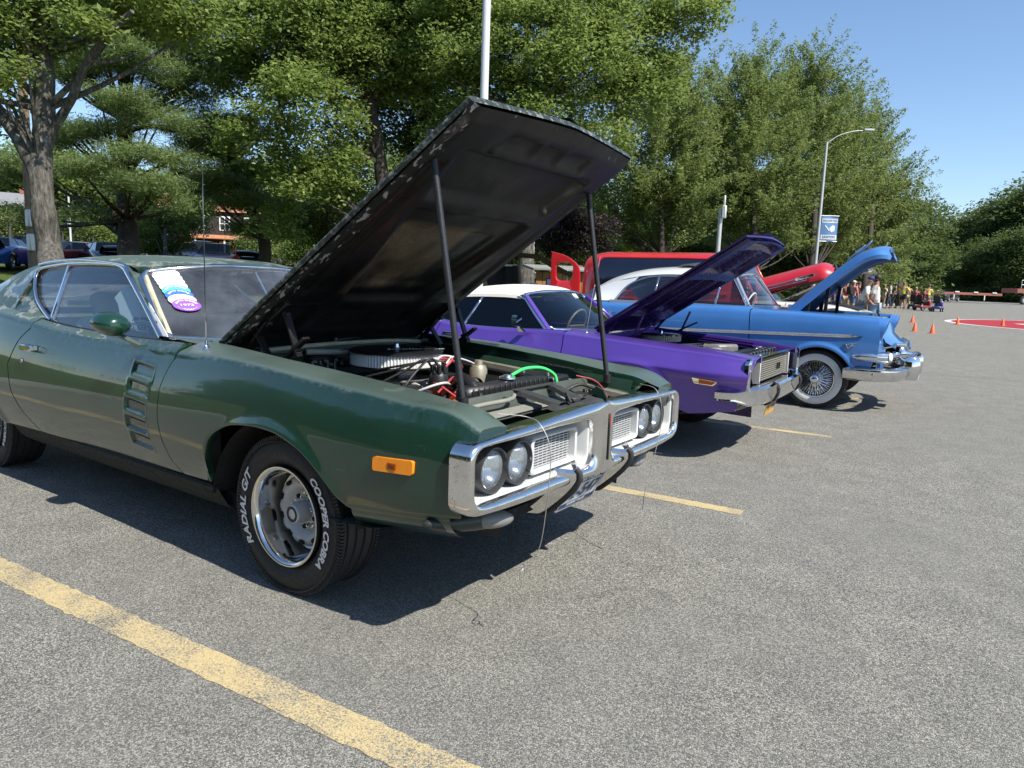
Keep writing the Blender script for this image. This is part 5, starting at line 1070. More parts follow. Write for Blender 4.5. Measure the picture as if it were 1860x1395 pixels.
    # headlamp barrel with visor ring
    hl = MB().grid([[(x-.055*math.sin(t)*0+.03*(math.sin(t) if x > .6 else 0), s*(.715+r*math.cos(t)), .945+r*1.02*math.sin(t)) for t in np.arange(0, 2*PI, PI/18)] for x, r in ((.40, .130), (.56, .128), (.57, .126), (.64, .122), (.665, .116), (.660, .106), (.62, .100))], cv=True).build('headlight', BLUE, FC, 50)
    MB().lathe([(.104, .01), (.106, .022), (.092, .024), (.088, .012)], (.615, s*.715, .945), 'X', 30).build('lamp_rim', CHROME, hl, 50)
    MB().lathe([(.001, .034), (.04, .030), (.07, .022), (.09, .012)], (.612, s*.715, .945), 'X', 28).build('lamp_lens', bpy.data.materials['ribbed_lens'], hl, 60); MB().lathe([(.001, -.03), (.05, -.02), (.09, .008)], (.612, s*.715, .945), 'X', 24).build('lamp_bowl', HEADL, hl, 60)
    # parking-lamp pod wrapping the corner
    pod = MB(); prof = [(.002, .36), (.030, .375), (.046, .42), (.052, .50), (.055, .60), (.062, .68), (.060, .73)]
    pod.grid([[(x, s*(.855-.12*sstep(.5, .78, x)+r*math.cos(t)*.9), .637+r*math.sin(t)) for t in np.arange(0, 2*PI, PI/12)] for r, x in prof], cv=True); pod.build('parking_lamp', CHROME, FC, 50)
    MB().lathe([(.058, .0), (.05, .02), (.03, .03), (0, .034)], (.73, s*.755, .637), 'X', 22).build('parking_lens', pm('parking_white', (.7, .7, .68), .15), FC, 50)
    MB().grid([[(.615+.05*t-.04*(z > .85), s*((1-t)*(fyf(.61, z)-.004)+t*.52), z) for t in np.linspace(0, 1, 6)] for z in (.50, .58, .66, .74, .80, .86, .92)]).build('fender_front', BLUE, FC, 60)
    pm_ = MB(); pm_.lathe([(.012, 0), (.010, .03)], (-.64, s*.70, 1.09), 'Z', 10); pm_.lathe([(.001, -.03), (.014, -.026), (.020, 0), (.014, .03), (.001, .036)], (-.63, s*.70, 1.125), 'X', 14); pm_.build('washer_finial', CHROME, FC, 50)
# roof: white top, silver front
frz = sp([-3.0, -2.86, -2.6, -2.3, -2.05, -1.58, -1.2, -1.02], [1.30, 1.40, 1.50, 1.565, 1.59, 1.60, 1.575, 1.535]); frl = sp([-3.0, -2.86, -2.6, -2.3, -2.05, -1.58, -1.2, -1.02], [1.24, 1.29, 1.38, 1.445, 1.475, 1.485, 1.485, 1.475])
RW = pm('roof_white', (.72, .73, .72), .3, 0, .05, 4, 0, 1)
def roofgrid(x0, x1, n_): return [[(x-.07*q*q*sstep(-1.5, -1.02, x), q*.605*(1-.05*sstep(-2.4, -3.0, x)), frz(x)*(1-abs(q)**2.8)+frl(x)*abs(q)**2.8) for q in np.linspace(-1, 1, 23)] for x in np.linspace(x0, x1, n_)]
rf = MB().grid(roofgrid(-2.92, -1.30, 30)).build('roof', RW, FC, 60); MB().grid(roofgrid(-1.30, -1.02, 8)).build('roof_front', RW, rf, 60)
for s in (-1, 1):
    MB().grid([[(xb+(xt-xb)*t, s*((1-t)*.79+t*.60-.02*math.sin(t*PI)), (1-t)*zb_+t*zt) for t in np.linspace(0, 1, 8)] for xb, zb_, xt, zt in ((-2.86, 1.115, -2.92, 1.27), (-2.76, 1.115, -2.80, 1.315), (-2.66, 1.115, -2.62, 1.375), (-2.57, 1.125, -2.45, 1.41), (-2.56, 1.13, -2.30, 1.445))]).build('roof_pillar', RW, rf, 60)
fan = MB(); fan.grid([[(x, y, frz(x)+h*(1-(abs(y)/.36)**4)+.004) for y in np.linspace(-.36, .36, 13)] for x, h in ((-1.86, .0), (-1.82, .03), (-1.60, .055), (-1.40, .03), (-1.36, 0))]); fan.build('roof_vent', pm('vent_smoke', (.08, .09, .11), .2, .1), FC, 60)
rw = [[(-2.90-.05*(1-q*q)-t*.42*(1-.35*q*q), q*(.60+.20*t), frz(-2.9)*(1-abs(q)**2.8)+frl(-2.9)*abs(q)**2.8-.02-(.24-.06*q*q)*t) for q in np.linspace(-1, 1, 17)] for t in np.linspace(0, 1, 6)]; MB().grid(rw).build('rear_window', GLASS, FC, 179)
MB().grid([[(x, q*.78, fzc(x)+.03+.03*(1-q*q)-.05*sstep(-3.5, -4.0, x)) for q in np.linspace(-1, 1, 11)] for x in np.linspace(-3.98, -3.2, 8)]+[[(-2.62, q*.78, 1.11) for q in np.linspace(-1, 1, 11)]]).build('boot_lid', BLUE, FC, 60)
MB().grid([[(x, q*.78, z) for q in np.linspace(-1, 1, 5)] for x, z in ((-3.97, 1.0), (-4.03, .75), (-3.95, .42))]).build('rear_panel', BLUE, FC, 60)
fws = make_ws(-.66, -.18, -1.0, -.05, .735, .595, 1.115, .01, 1.515, -.04, .015); ws_build(fws, glass('blue_car_screen', (.80, .90, .88)), CHROME, FC, .016)
MB().grid([[(fws(u, 0)[0]*(1-t)+t*-.44, (.735*(1-t)+t*.60)*u, 1.105*(1-t)+t*1.09+.02*(1-u*u)*t) for u in np.linspace(-1, 1, 15)] for t in (0, .5, 1)]).build('cowl', BLUE, FC, 60)
mb = MB(); mb.tube(smooth_path([(-.60, -.55, 1.135), (-.64, -.2, 1.15), (-.66, .0, 1.16)], 8), .005, 6); mb.tube(smooth_path([(-.58, .1, 1.14), (-.62, .35, 1.15), (-.66, .55, 1.16)], 8), .005, 6); mb.build('wiper', CHROME, FC)
mb = MB(); mb.box((-1.75, 0, .34), (3.3, 1.45, .06)); mb.box((-.50, 0, .80), (.04, 1.1, .5)); mb.build('underbody', ROAD_DIRT, FC)
MB().grid([[(x, y, z) for y in (-.70, 0, .70)] for x, z in ((-.80, 1.10), (-.98, 1.10), (-1.03, .85))]).build('dashboard', pm('dash_pale', (.38, .46, .52), .4), FC, 60)
for x0 in (-1.9, -2.75): st = MB(); st.bar((x0+.55, 0, .58), (x0, 0, .55), 1.3, .16, .05); st.bar((x0, 0, .6), (x0-.18, 0, 1.12), 1.3, .14, .05); st.build('bench_seat', pm('red_vinyl', (.34, .04, .05), .4, 0, .15, 6), FC, 80)
mb = MB(); mb.tube([(-1.10+.07*math.sin(t), .37+.20*math.cos(t), 1.10+.18*math.sin(t)) for t in np.arange(0, 2*PI, PI/12)], .011, 7, closed=True); mb.bar((-1.10, .18, 1.10), (-1.10, .56, 1.10), .025, .012); mb.build('steering_wheel', WHITE, FC, 60)
mb = MB(); [mb.ball((-1.05, .02+.05*k, 1.33), .033, 10, 8) for k in (-1, 1)]; mb.build('mirror_dice', BLACK, FC, 60)
# open hood: deep, curved nose, ornament and badge
FH = hood_frame((-.50, 0, 1.085), 1.3, math.radians(37.5))
def fprof(t):
    u = 1.40*t; w = .10*math.sin(min(1, t/.9)*PI*.55)-.14*max(0, (t-.72)/.28)**2.0; return u-.06*max(0, (t-.85)/.15)**2, w
def fhw(t): return .565-.03*t-.10*max(0, (t-.85)/.15)**2
P = np.array([[FH(fprof(t)[0]-.05*abs(q)**2*t, q*fhw(t), fprof(t)[1]-.055*abs(q)**2.6-.06*sstep(.9, 1, abs(q))) for q in np.linspace(-1, 1, 41)] for t in np.linspace(0, 1, 40)])
fh = MB().grid(P).build('hood', BLUE, FC, 60)
UND = pm('blue_hood_underside', (.014, .06, .16), .45, .1, .25, 6)
P2 = np.array([[FH(fprof(t)[0]*.985-.05*abs(q)**2*t, q*fhw(t)*.985, fprof(t)[1]-.055*abs(q)**2.6-.06-.035*sstep(.80, .86, abs(q))+.03*(.3 < abs(q) < .5)) for q in np.linspace(-1, 1, 41)] for t in np.linspace(.0, .985, 40)])
MB().grid(P2, flip=True).build('hood_underside', UND, fh, 60)
for s in (0, -1): MB().grid([P[:, s], P2[:, s]+[0, 0, -.004]]).build('hood_side', BLUE, fh, 60)
MB().grid([P[-1], P2[-1]]).build('hood_lip', BLUE, fh, 60)
orn = MB(); q0 = [FH(u, 0, w) for u, w in ((.86, .120), (.95, .135), (1.08, .135), (1.15, .150), (1.21, .165))]; orn.tube(smooth_path(q0, 16), [.006+.010*math.sin(k/15*PI) for k in range(16)], 8); orn.bar(FH(1.0, -.12, .14), FH(1.12, 0, .155), .03, .006); orn.bar(FH(1.0, .12, .14), FH(1.12, 0, .155), .03, .006); orn.build('hood_ornament', CHROME, fh, 50)
b0 = np.array(FH(fprof(.93)[0], 0, fprof(.93)[1])); MB().box(b0+[.012, 0, .012], (.014, .07, .075), .004, np.array(Matrix.Rotation(.25, 3, 'Y'))).build('hood_badge', CHROME, fh)
for s in (-1, 1):
    mb = MB(); mb.bar((-.22, s*.50, .95), (-.20, s*.50, 1.25), .02, .05, .005); mb.bar((-.02, s*.46, .95), (.0, s*.46, 1.40), .02, .04, .005); mb.bar((-.36, s*.50, .95), (-.30, s*.50, 1.17), .02, .04, .005); mb.build('hood_hinge', BLACKM, FC)
strip('hood_catch', BLACKM, FC, [(.52, -.05, 1.07), (.50, -.02, 1.11), (.52, 0, 1.075), (.50, .03, 1.11), (.52, .05, 1.07)], .008, 6)
# nose panel, grille, bumper
NX = lambda y: .70-.08*(abs(y)/.6)**2
MB().grid([[(NX(y*k)+dx, y*k, z) for y in np.linspace(-.62, .62, 21)] for dx, z, k in ((-.26, 1.075, .9), (-.10, 1.06, .9), (-.03, 1.0, .9), (.0, .88, .95), (.07, .80, 1.08), (.125, .775, 1.10), (.11, .762, 1.10))]).build('nose_panel', BLUE, FC, 50)
MB().grid([[(NX(y)-.06, y, z) for y in np.linspace(-.80, .80, 13)] for z in (.48, .78)]).build('grille_backing', DARK, FC, 60)
for dx, z, hw_, r in ((.08, .762, .66, .02), (.06, .635, .72, .040), (.02, .545, .72, .02)):
    strip('grille_bar', CHROME, FC, smooth_path([(NX(y)+dx-.04*(abs(y)/.7)**2, y, z-.03*(abs(y)/.7)**3*(z > .7)) for y in np.linspace(-hw_, hw_, 13)], 30), r, 10)
gb = MB(); gb.lathe([(.11, -.06), (.13, -.02), (.12, .02), (.085, .05), (.08, .035), (.05, .06), (.03, .10), (0, .115)], (.80, 0, .64), 'X', 28); gb.build('grille_bullet', CHROME, FC, 40)
for s in (-1, 1): strip('grille_arch', CHROME, FC, smooth_path([(.76, s*.62, .78), (.84, s*.35, .76), (.86, s*.18, .70)], 10), .02, 8)
bp_ = smooth_path([(.30, -.93), (.50, -.925), (.68, -.88), (.82, -.74), (.90, -.4), (.92, 0), (.90, .4), (.82, .74), (.68, .88), (.50, .925), (.30, .93)], 50)
T = np.gradient(bp_, axis=0); N_ = np.stack([T[:, 1], -T[:, 0]], 1); N_ /= np.linalg.norm(N_, axis=1)[:, None]; N_ = np.where((N_*bp_).sum(1)[:, None] < 0, -N_, N_)
MB().grid(np.array([[(p[0]+q[0]*d, p[1]+q[1]*d, .455+z) for p, q in zip(bp_, N_)] for d, z in ((-.07, -.085), (-.01, -.075), (.02, -.04), (.035, .0), (.030, .045), (.0, .062), (-.06, .066))])).build('front_bumper', CHROME, FC, 40)
for s in (-1, 1):
    gd = MB(); gd.grid([[(.93+dx*k, s*(.36)+dy*k, z) for dx, dy in ((-.06, -.075), (.03, -.065), (.085, 0), (.03, .065), (-.06, .075))] for z, k in ((.375, .7), (.40, .95), (.50, 1.05), (.58, 1.0), (.625, .85), (.65, .4))]); gd.build('bumper_guard', CHROME, FC, 45)
    MB().lathe([(.0, -.012), (.012, -.010), (.016, 0)], (.60, s*.955, .455), n=12, flip=s > 0).build('bumper_bolt', CHROME, FC, 50)
strip('bumper_bar', CHROME, FC, [(.95, -.36, .63), (.985, 0, .635), (.95, .36, .63)], .022, 8)
mb = MB(); mb.prism(rrect(-.15, .15, -.075, .075, .008, 3), lambda a, b: (1.0, -.05+a, .44+b), lambda a, b: (.994, -.05+a, .44+b)); pl = mb.build('licence_plate', WHITE, FC, 30); bend(text_mesh('1954', .09, 0, bold=.001), lambda x, y, z: (1.003, -.05+x, .43+y)).build('plate_lettering', NAVY, pl, 0)
# engine bay seen under the raised hood
mb = MB(); mb.box((-.05, 0, .80), (.55, .5, .34), .04); mb.lathe([(0, 1.06), (.13, 1.05), (.14, 1.0), (.14, .97), (0, .97)], (-.1, 0, 0), 'Z', 24); mb.build('engine', pm('v8_dark', (.03, .03, .035), .5, .3), FC, 40)
mb = MB(); mb.box((.44, 0, .98), (.10, .8, .08), .02); mb.bar((-.40, .30, .98), (-.25, .30, 1.05), .12, .10, .02); mb.build('radiator_tank', BLACKM, FC)
for s in (-1, 1): MB().grid([[(x, s*y, z) for x in (-.5, .5)] for y, z in ((.55, 1.05), (.50, .9), (.48, .5))]).build('inner_fender', DARK, FC)
# ------------------------------------------------------------------ red panel van
REDP_ = paint('bright_red_paint', (.56, .012, .018), .0, .35, 1, .04, .03)
VC = thing('red_panel_van', 'bright red old panel van with dark side glass, rear door open and hood up', 'van', (.2, 10.3, 0), -.03)
sec = smooth_path([(.78, .42), (.84, .62), (.865, .95), (.86, 1.28), (.83, 1.55), (.765, 1.76), (.62, 1.885), (.34, 1.938), (0, 1.95)], 34)
def vsec(x):
    k = 1-.10*max(0, (-3.3-x)/.45)**2.2-.05*max(0, (x+1.3)/.5)**2; h = 1-.045*max(0, (-3.3-x)/.45)**2.4-.03*max(0, (x+1.5)/.6)**2
    return [(x, y*k, .42+(z-.42)*h) for y, z in sec]
xs = np.concatenate([np.linspace(-3.78, -3.3, 10), np.linspace(-3.2, -1.4, 10), np.linspace(-1.3, -.95, 6)])
for s in (-1, 1):
    P = [[(x, s*y, z) for x, y, z in vsec(q)] for q in xs]; MB().grid(P, flip=s < 0).build('body_side', REDP_, VC, 60)
    def VG(x, z, w=0):
        v = vsec(x); zz = [p[2] for p in v]; return (x, s*(np.interp(z, zz, [p[1] for p in v])+w), z)
    MB().grid([[VG(x, z, .008) for x in np.linspace(-3.42, -1.22, 30)] for z in np.linspace(1.30, 1.80, 10)]).build('side_window', pm('dark_side_glass', (.008, .012, .030), .06, 0, .2, 3, 0, .6), VC, 60)
    strip('window_frame', REDP_, VC, [VG(x, z, .012) for x, z in resample(np.array(rrect(-3.46, -1.18, 1.29, 1.815, .12, 6)+[(-1.18, 1.6)]), 60)], .016, 6)
    strip('belt_moulding', REDP_, VC, [VG(x, 1.22, .006) for x in np.linspace(-3.6, -1.0, 16)], .014, 6)
    # front fender, sill, wheels
    MB().grid([[(x, s*(.62+.26*math.sin(a)), .42+h*math.cos(a)**.8) for a in np.linspace(0, PI/2, 10)] for x, h in ((-.75, .45), (-.45, .56), (0, .62), (.35, .58), (.55, .45), (.62, .25))]).build('fender', REDP_, VC, 60)
    for cx in (0, -2.95): plain_wheel(VC, cx, s*.74, .36, .36, .18, s, .21, REDP_, (.22, .30), False)
    MB().lathe([(.001, .05), (.06, .04), (.09, .02), (.10, -.04)], (.55, s*.62, .82), 'X', 20).build('headlight', CHROME, VC, 50)
P = np.array([[vsec(-3.78)[j] for j in range(34)], [(-3.84, p[1]*.93, .42+(p[2]-.42)*.97) for p in vsec(-3.78)], [(-3.85, 0, p[2]*.9+.05) for p in vsec(-3.78)]]); MB().grid(P).build('rear_panel', REDP_, VC, 60)
# swung rear door with its window opening
DH = np.array([-3.80, -.79, 0]); da = math.radians(188); dv = np.array([math.cos(da), math.sin(da), 0]); dn = np.array([-dv[1], dv[0], 0])
dout = smooth_path([(.02, .55), (.02, 1.40), (.05, 1.62), (.16, 1.74), (.34, 1.84), (.58, 1.895), (.60, 1.86), (.60, .55)], 44); hole = rrect(.16, .50, 1.36, 1.70, .09, 10)
hole = resample(np.array(hole+hole[:1]), 45)[:-1]
def D3(a, b, w=0): return DH+dv*a+np.array([0, 0, b])+dn*w
def ang(o, c_): o = np.asarray(o); a_ = np.arctan2(o[:, 1]-c_[1], o[:, 0]-c_[0]); i = np.argsort(a_); g = np.linspace(-PI, PI, 64, endpoint=False); return np.stack([np.interp(g, a_[i], o[i, k], period=2*PI) for k in (0, 1)], 1)
oo, hh = ang(resample(np.vstack([dout, dout[:1]]), 200), (.33, 1.5)), ang(hole, (.33, 1.53))
MB().grid([[D3(a, b, w) for a, b in (hh*(1-t)+oo*t)] for t, w in ((0, .02), (.06, .045), (.5, .05), (.97, .045), (1, .02), (1, -.01), (0, -.01), (0, .02))], cv=True).build('rear_door', REDP_, VC, 40)
strip('door_stay', pm('stay_brown', (.28, .10, .06), .5), VC, [D3(.10, 1.66), (-3.75, -.3, 1.62)], .008, 6)
# cab front and raised hood
for s in (-1, 1): MB().bar((-.62, s*.66, 1.20), (-.98, s*.62, 1.82), .06, .07, .02).build('screen_pillar', REDP_, VC)
MB().grid([[(x, q*y, z) for q in np.linspace(-1, 1, 7)] for x, y, z in ((-.60, .66, 1.20), (-.94, .62, 1.78))]).build('windscreen', GLASS, VC, 179)
MB().grid([[(x, q*y, z) for q in np.linspace(-1, 1, 7)] for x, y, z in ((-.95, .80, .5), (-.62, .80, .6), (-.60, .78, 1.1), (-.60, .66, 1.21))]).build('cowl', REDP_, VC, 60)
VH = hood_frame((-.62, 0, 1.33), 1.2, math.radians(16.5))
def vh(t, a): r = (.44-.02*t); k = 1-.5*max(0, (t-.8)/.2)**2.5; return VH(1.22*t-.02*abs(math.cos(a)), r*math.cos(a)*(1-.25*max(0, (t-.85)/.15)**2), .30*k*max(0, math.sin(a))**.7-.10)
vho = MB().grid([[vh(t, a) for a in np.linspace(0, PI, 25)] for t in np.linspace(0, 1, 26)]).build('hood', REDP_, VC, 60)
MB().grid([[VH(1.2*t, q*.42, -.10) for q in np.linspace(-1, 1, 5)] for t in (0, .5, .98)]).build('hood_underside', DARK, vho, 60)
for s in (-1, 1):
    for dz in (.02, -.03): strip('hood_trim', CHROME, vho, [VH(u, s*(.452-.016*u), -.02+dz) for u in np.linspace(.05, .80+.1*(dz > 0), 8)], .010, 6)
    MB().box(VH(.78, s*.445, 0.0), (.30, .012, .05), .004, np.array(Matrix.Rotation(-math.radians(16.5), 3, 'Y'))).build('hood_nameplate', CHROME, vho)
    d_ = np.array(VH(1, 0, 0))-np.array(VH(0, 0, 0)); up_ = np.array(VH(0, 0, 1))-np.array(VH(0, 0, 0)); b_ = np.array(VH(.78, s*.4525, 0))
    bend(text_mesh('CHEVROLET', .042, 0, xs=1.0, bold=.001), lambda x, y, z: b_-d_*x*s+up_*y).build('nameplate_lettering', BLACKM, vho, 0)
MB().prism([(math.cos(t)*.10, math.sin(t)*.07) for t in np.linspace(0, 2*PI, 20, endpoint=False)], lambda a, b: VH(1.205-b*b*4, a, .06+b), lambda a, b: VH(1.225-b*b*4, a, .06+b)).build('hood_emblem', BLACKM, vho, 30)
strip('hood_rod', CHROME, VC, [VH(.15, -.40, -.13), VH(.62, -.40, -.11)], .012, 6)
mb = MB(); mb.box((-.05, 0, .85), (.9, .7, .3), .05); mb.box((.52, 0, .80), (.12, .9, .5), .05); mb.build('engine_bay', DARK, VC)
MB().box((-2.0, 0, .48), (3.4, 1.5, .08), .02).build('underbody', ROAD_DIRT, VC)
# ------------------------------------------------------------------ generic old / modern cars
def gen_car(name, label, mat, loc, rz, L=4.6, Wd=1.8, H=1.42, belt=.88, cab=(-.95, -.35, .85, 1.45), cat='car', group=None, hood=0, roofm=None, plate=None, wheelm=None, R=.33, hoodm=None, hn=.0):
    """x forward; centre of the car at the origin; cab: rear base, rear roof, front roof, front base as fractions of metres from the centre"""
    g = thing(name, label, cat, loc, rz, group); h2 = Wd/2; x0, x1 = -L/2, L/2; rb, rr, fr2, fb = cab
    top = sp([x0, x0+.25, rb, fb, x1-.5, x1], [belt-.12, belt-.01, belt+.02, belt+.02, belt-.06-hn, belt-.20-hn])
    wl = sp([x0, x0+.3, 0, x1-.4, x1], [h2*.84, h2*.97, h2, h2*.97, h2*.80])
    wx = (x1-.85, x0+.95)
    for s in (-1, 1):
        P = []
        for x in np.unique(np.concatenate([np.linspace(x0, x1, 40)]+[w+np.cos(np.linspace(0, PI, 14))*(R+.06) for w in wx])):
            zb_ = .24
            for w in wx:
                if abs(x-w) < R+.06: zb_ = max(zb_, R+math.sqrt(max(0, (R+.06)**2-(x-w)**2)))
            w_, t_ = wl(x), top(x); pr = [(w_*.93, .24), (w_*.985, .45), (w_, .60), (w_*.975, t_-.10), (w_*.94, t_-.02), (w_*.86, t_), (w_*.5, t_+.025), (0, t_+.03)]
            q = smooth_path(pr, 22); ok = q[:, 1] >= zb_; q[:, 1] = np.maximum(q[:, 1], zb_); P.append([(x, s*y, z) for y, z in q])
        MB().grid(P, flip=s < 0).build('body_side', mat, g, 60)
        for e, xx in ((P[0], x0), (P[-1], x1)): MB().grid([e, [(xx, 0, p[2]) for p in e]]).build('bumper', mat, g, 60)
        for w in wx: plain_wheel(g, w, s*(h2-.12), R, R, .2, s, R*.62, wheelm or ALU)
        MB().grid([[(xb+(xt-xb)*t, s*((h2*.90)*(1-t)+h2*.68*t), (belt+.02)*(1-t)+(H-.05)*t) for xb, xt in zip(np.linspace(rb, fb, 9), np.linspace(rr, fr2, 9))] for t in np.linspace(0, 1, 5)]).build('side_window', GLASS_T, g, 60)
        MB().bar(((rb+fb)/2, s*h2*.905, belt+.02), ((rr+fr2)/2, s*h2*.69, H-.05), .06, .02, .004).build('pillar', mat, g)
        MB().box((x1-.06, s*h2*.62, belt-.22-hn), (.08, .26, .09), .03).build('headlight', HEADL, g); MB().box((x0+.03, s*h2*.62, belt-.15), (.05, .26, .09), .02).build('tail_light', pm('tail_red', (.35, .02, .02), .25), g)
    MB().grid([[(x, q*h2*.70, H-.05+.05*(1-q**4)-.02*abs((x-(rr+fr2)/2)/(fr2-rr)*2)**3) for q in np.linspace(-1, 1, 11)] for x in np.linspace(rr-.05, fr2+.05, 10)]).build('roof', roofm or mat, g, 60)
    for a, b in ((fb, fr2), (rb, rr)): MB().grid([[(a+(b-a)*t+(.06 if a > b else -.06)*(1-q*q), q*h2*(.88-.2*t), (belt+.03)*(1-t)+(H-.03)*t) for q in np.linspace(-1, 1, 9)] for t in np.linspace(0, 1, 4)]).build('windscreen' if a > b else 'rear_window', GLASS_T, g, 179)
    if hood:
        f = hood_frame((fb+.15, 0, belt+.03), 1, hood); lh = x1-fb-.2
        ho = MB().grid([[f(t*lh, q*h2*(.80-.08*t), .05*(1-q*q)-.16*max(0, (t-.75)/.25)**2) for q in np.linspace(-1, 1, 11)] for t in np.linspace(0, 1, 12)]).build('hood', mat, g, 60)
        MB().grid([[f(t*lh, q*h2*(.78-.08*t), -.045+.05*(1-q*q)-.16*max(0, (t-.75)/.25)**2) for q in np.linspace(-1, 1, 11)] for t in np.linspace(0, 1, 12)], flip=True).build('hood_underside', hoodm or DARK, ho, 60)
        MB().grid([[(x, q*h2*.72, top(x)+.034) for q in (-1, 0, 1)] for x in np.linspace(fb+.2, x1-.3, 6)]).build('engine_bay', DARK, g)
        for s in (-1, 1): strip('hood_stay', BLACKM, g, [f(lh*.6, s*h2*.6, 0), (fb+.15+lh*.55, s*h2*.66, belt)], .012, 6)
    MB().box((x1+.015, 0, .42), (.02, .5, .12), .004).build('licence_plate', plate or PLATE_W, g)
    MB().box((0, 0, .30), (L*.8, Wd*.8, .08)).build('underbody', ROAD_DIRT, g)
    return g
CARW = paint('cream_white_paint', (.70, .69, .62), .0, .35, 1, .04, .05)
Wc = gen_car('white_show_car', 'cream white old car with its hood raised, behind the blue hardtop', CARW, (-1.25, 13.7, gz(0, 13.7)), -.03, 5.0, 1.85, 1.55, 1.06, (-1.5, -1.0, .1, .55), hood=math.radians(28), hoodm=pm('white_underside', (.35, .35, .32), .5))
def place(px, dist):
    d = ray(px, 480); d = d[:2]/np.linalg.norm(d[:2]); x, y = CAMP[0]+d[0]*dist, CAMP[1]+d[1]*dist; return (x, y, gz(x, y))
bgc = [('sports_car', 'bright blue modern sports car with black-lined hood up, far left by the tree', paint('bg_blue', (.02, .10, .45), .2, .3), 3, 37, -.75, dict(hood=math.radians(32), plate=pm('plate_gold', (.62, .34, .05), .45), H=1.32, belt=.90)),
       ('white_coupe', 'white modern coupe parked behind the wooden utility pole', paint('bg_white', (.72, .73, .74), 0, .35), 80, 41, 2.5, dict(H=1.36, belt=.90, cab=(-1.6, -.7, .3, 1.0))),
       ('teal_sedan', 'pale teal old sedan just behind the white coupe', paint('bg_teal', (.10, .22, .22), 0, .35), 58, 47, 2.3, dict(H=1.5, belt=.95)),
       ('black_coupe', 'black car between the big grey trunk and the pine, doors dark', paint('bg_black', (.012, .012, .016), .2, .3), 196, 37.5, -.3, dict(H=1.38, belt=.92, hood=math.radians(24))),
       ('red_tail_car', 'small dark red car right behind the big grey trunk', paint('bg_dred', (.16, .015, .02), 0, .35), 132, 39, 1.7, dict(H=1.30, belt=.88)),
       ('maroon_pickup', 'maroon old pickup under the layered pine tree', paint('bg_maroon', (.15, .022, .025), 0, .4), 288, 43, -.25, dict(H=1.72, belt=1.15, cab=(-.2, -.1, .7, .95), L=4.9)),
       ('maroon_sedan', 'maroon rounded sedan beside the maroon pickup', paint('bg_maroon2', (.13, .012, .022), 0, .35), 332, 41, -.6, dict(H=1.55, belt=1.05)),
       ('teal_pickup', 'small teal truck seen just behind the antenna', paint('bg_teal2', (.04, .17, .15), 0, .35), 366, 47, -.4, dict(H=1.70, belt=1.1, cab=(-.2, -.1, .7, .95))),
       ('red_sedan', 'red forties sedan with rounded roof left of the seated people', paint('bg_red', (.34, .015, .018), 0, .35), 402, 40, -.9, dict(H=1.62, belt=1.02)),
       ('black_roadster', 'black open car with raised hood beside the red sedan', paint('bg_black2', (.012, .013, .014), .1, .3), 447, 42, -.7, dict(H=1.25, belt=.95, hood=math.radians(30)))]
for nm, lb, m_, px, d_, rz, kw in bgc: gen_car(nm, lb, m_, place(px, d_), rz, **kw)
gen_car('dark_parked_car', 'dark grey car parked at the far end of the lot behind the trailer', paint('bg_dark', (.02, .022, .028), .2, .3), place(1726, 104), 1.2, H=1.45)
# ------------------------------------------------------------------ poles, lamp arms, banner
GALV = pm('galvanised_steel', (.50, .51, .51), .45, .35, .12, 5); GALVW = pm('white_pole_paint', (.66, .67, .67), .4, .1, .06, 4)
WOODP = pm('pole_wood', (.23, .16, .11), .85, 0, .35, 3, .4)
def pole(name, label, px, dist, r0, r1, h, mat, **k):
    p = place(px, dist); g = thing(name, label, 'pole', p); MB().tube([(0, 0, -.2), (0, 0, h*.5), (0, 0, h)], [r0, (r0+r1)/2, r1], 18).build('shaft', mat, g, 60); MB().box((0, 0, .12), (r0*3.2, r0*3.2, .28), .03).build('base', pm('kerb_concrete', (.3, .29, .27), .85), g); return g
g = pole('light_pole', 'tall white steel light pole rising behind the green car\'s raised hood', 871, 18.5, .105, .095, 12, GALVW)
MB().bar((0, 0, 11.9), (1.6, .2, 12.3), .07, .07, .02).build('lamp_arm', GALVW, g); MB().box((1.8, .22, 12.3), (.55, .28, .12), .04).build('lamp_head', GALV, g)
g2 = pole('banner_pole', 'grey street light pole carrying the blue and white banner', 1481, 36, .085, .055, 7.8, GALV)
side = np.array([CR[0], CR[1], 0]); side /= np.linalg.norm(side)
strip('lamp_arm', GALV, g2, smooth_path([(0, 0, 7.75), tuple(side*.5+[0, 0, 8.1]), tuple(side*1.1+[0, 0, 8.3]), tuple(side*1.6+[0, 0, 8.36])], 16), .020, 8)
MB().box(tuple(side*1.8+[0, 0, 8.38]), (.45, .26, .09), .03, np.array([side, [-side[1], side[0], 0], [0, 0, 1]]).T).build('lamp_head', GALV, g2)
bz = 4.02
def BN(a, b, w=0): return side*(.10+a)+np.array([0, 0, bz+b])+np.array([side[1], -side[0], 0])*w
BNB = pm('banner_blue', (.10, .21, .40), .7, 0, .12, 3); BNW = pm('banner_white', (.60, .65, .70), .7)
wv = lambda a, b: .03*math.sin(a*6+b*2)
mb = MB(); mb.grid([[BN(a, b, wv(a, b)) for a in np.linspace(0, .76, 10)] for b in np.linspace(-.55, .55, 14)]); bnr = tag(mb.build('banner', BNB, None, 60), 'blue and white cloth banner hanging on the grey light pole', 'banner'); bnr.location = g2.location
for lo, hi in ((-.48, -.28), (.26, .44)): MB().grid([[BN(a, b, wv(a, b)+.006) for a in np.linspace(.02, .74, 10)] for b in (lo, hi)]).build('banner_band', BNW, bnr, 60)
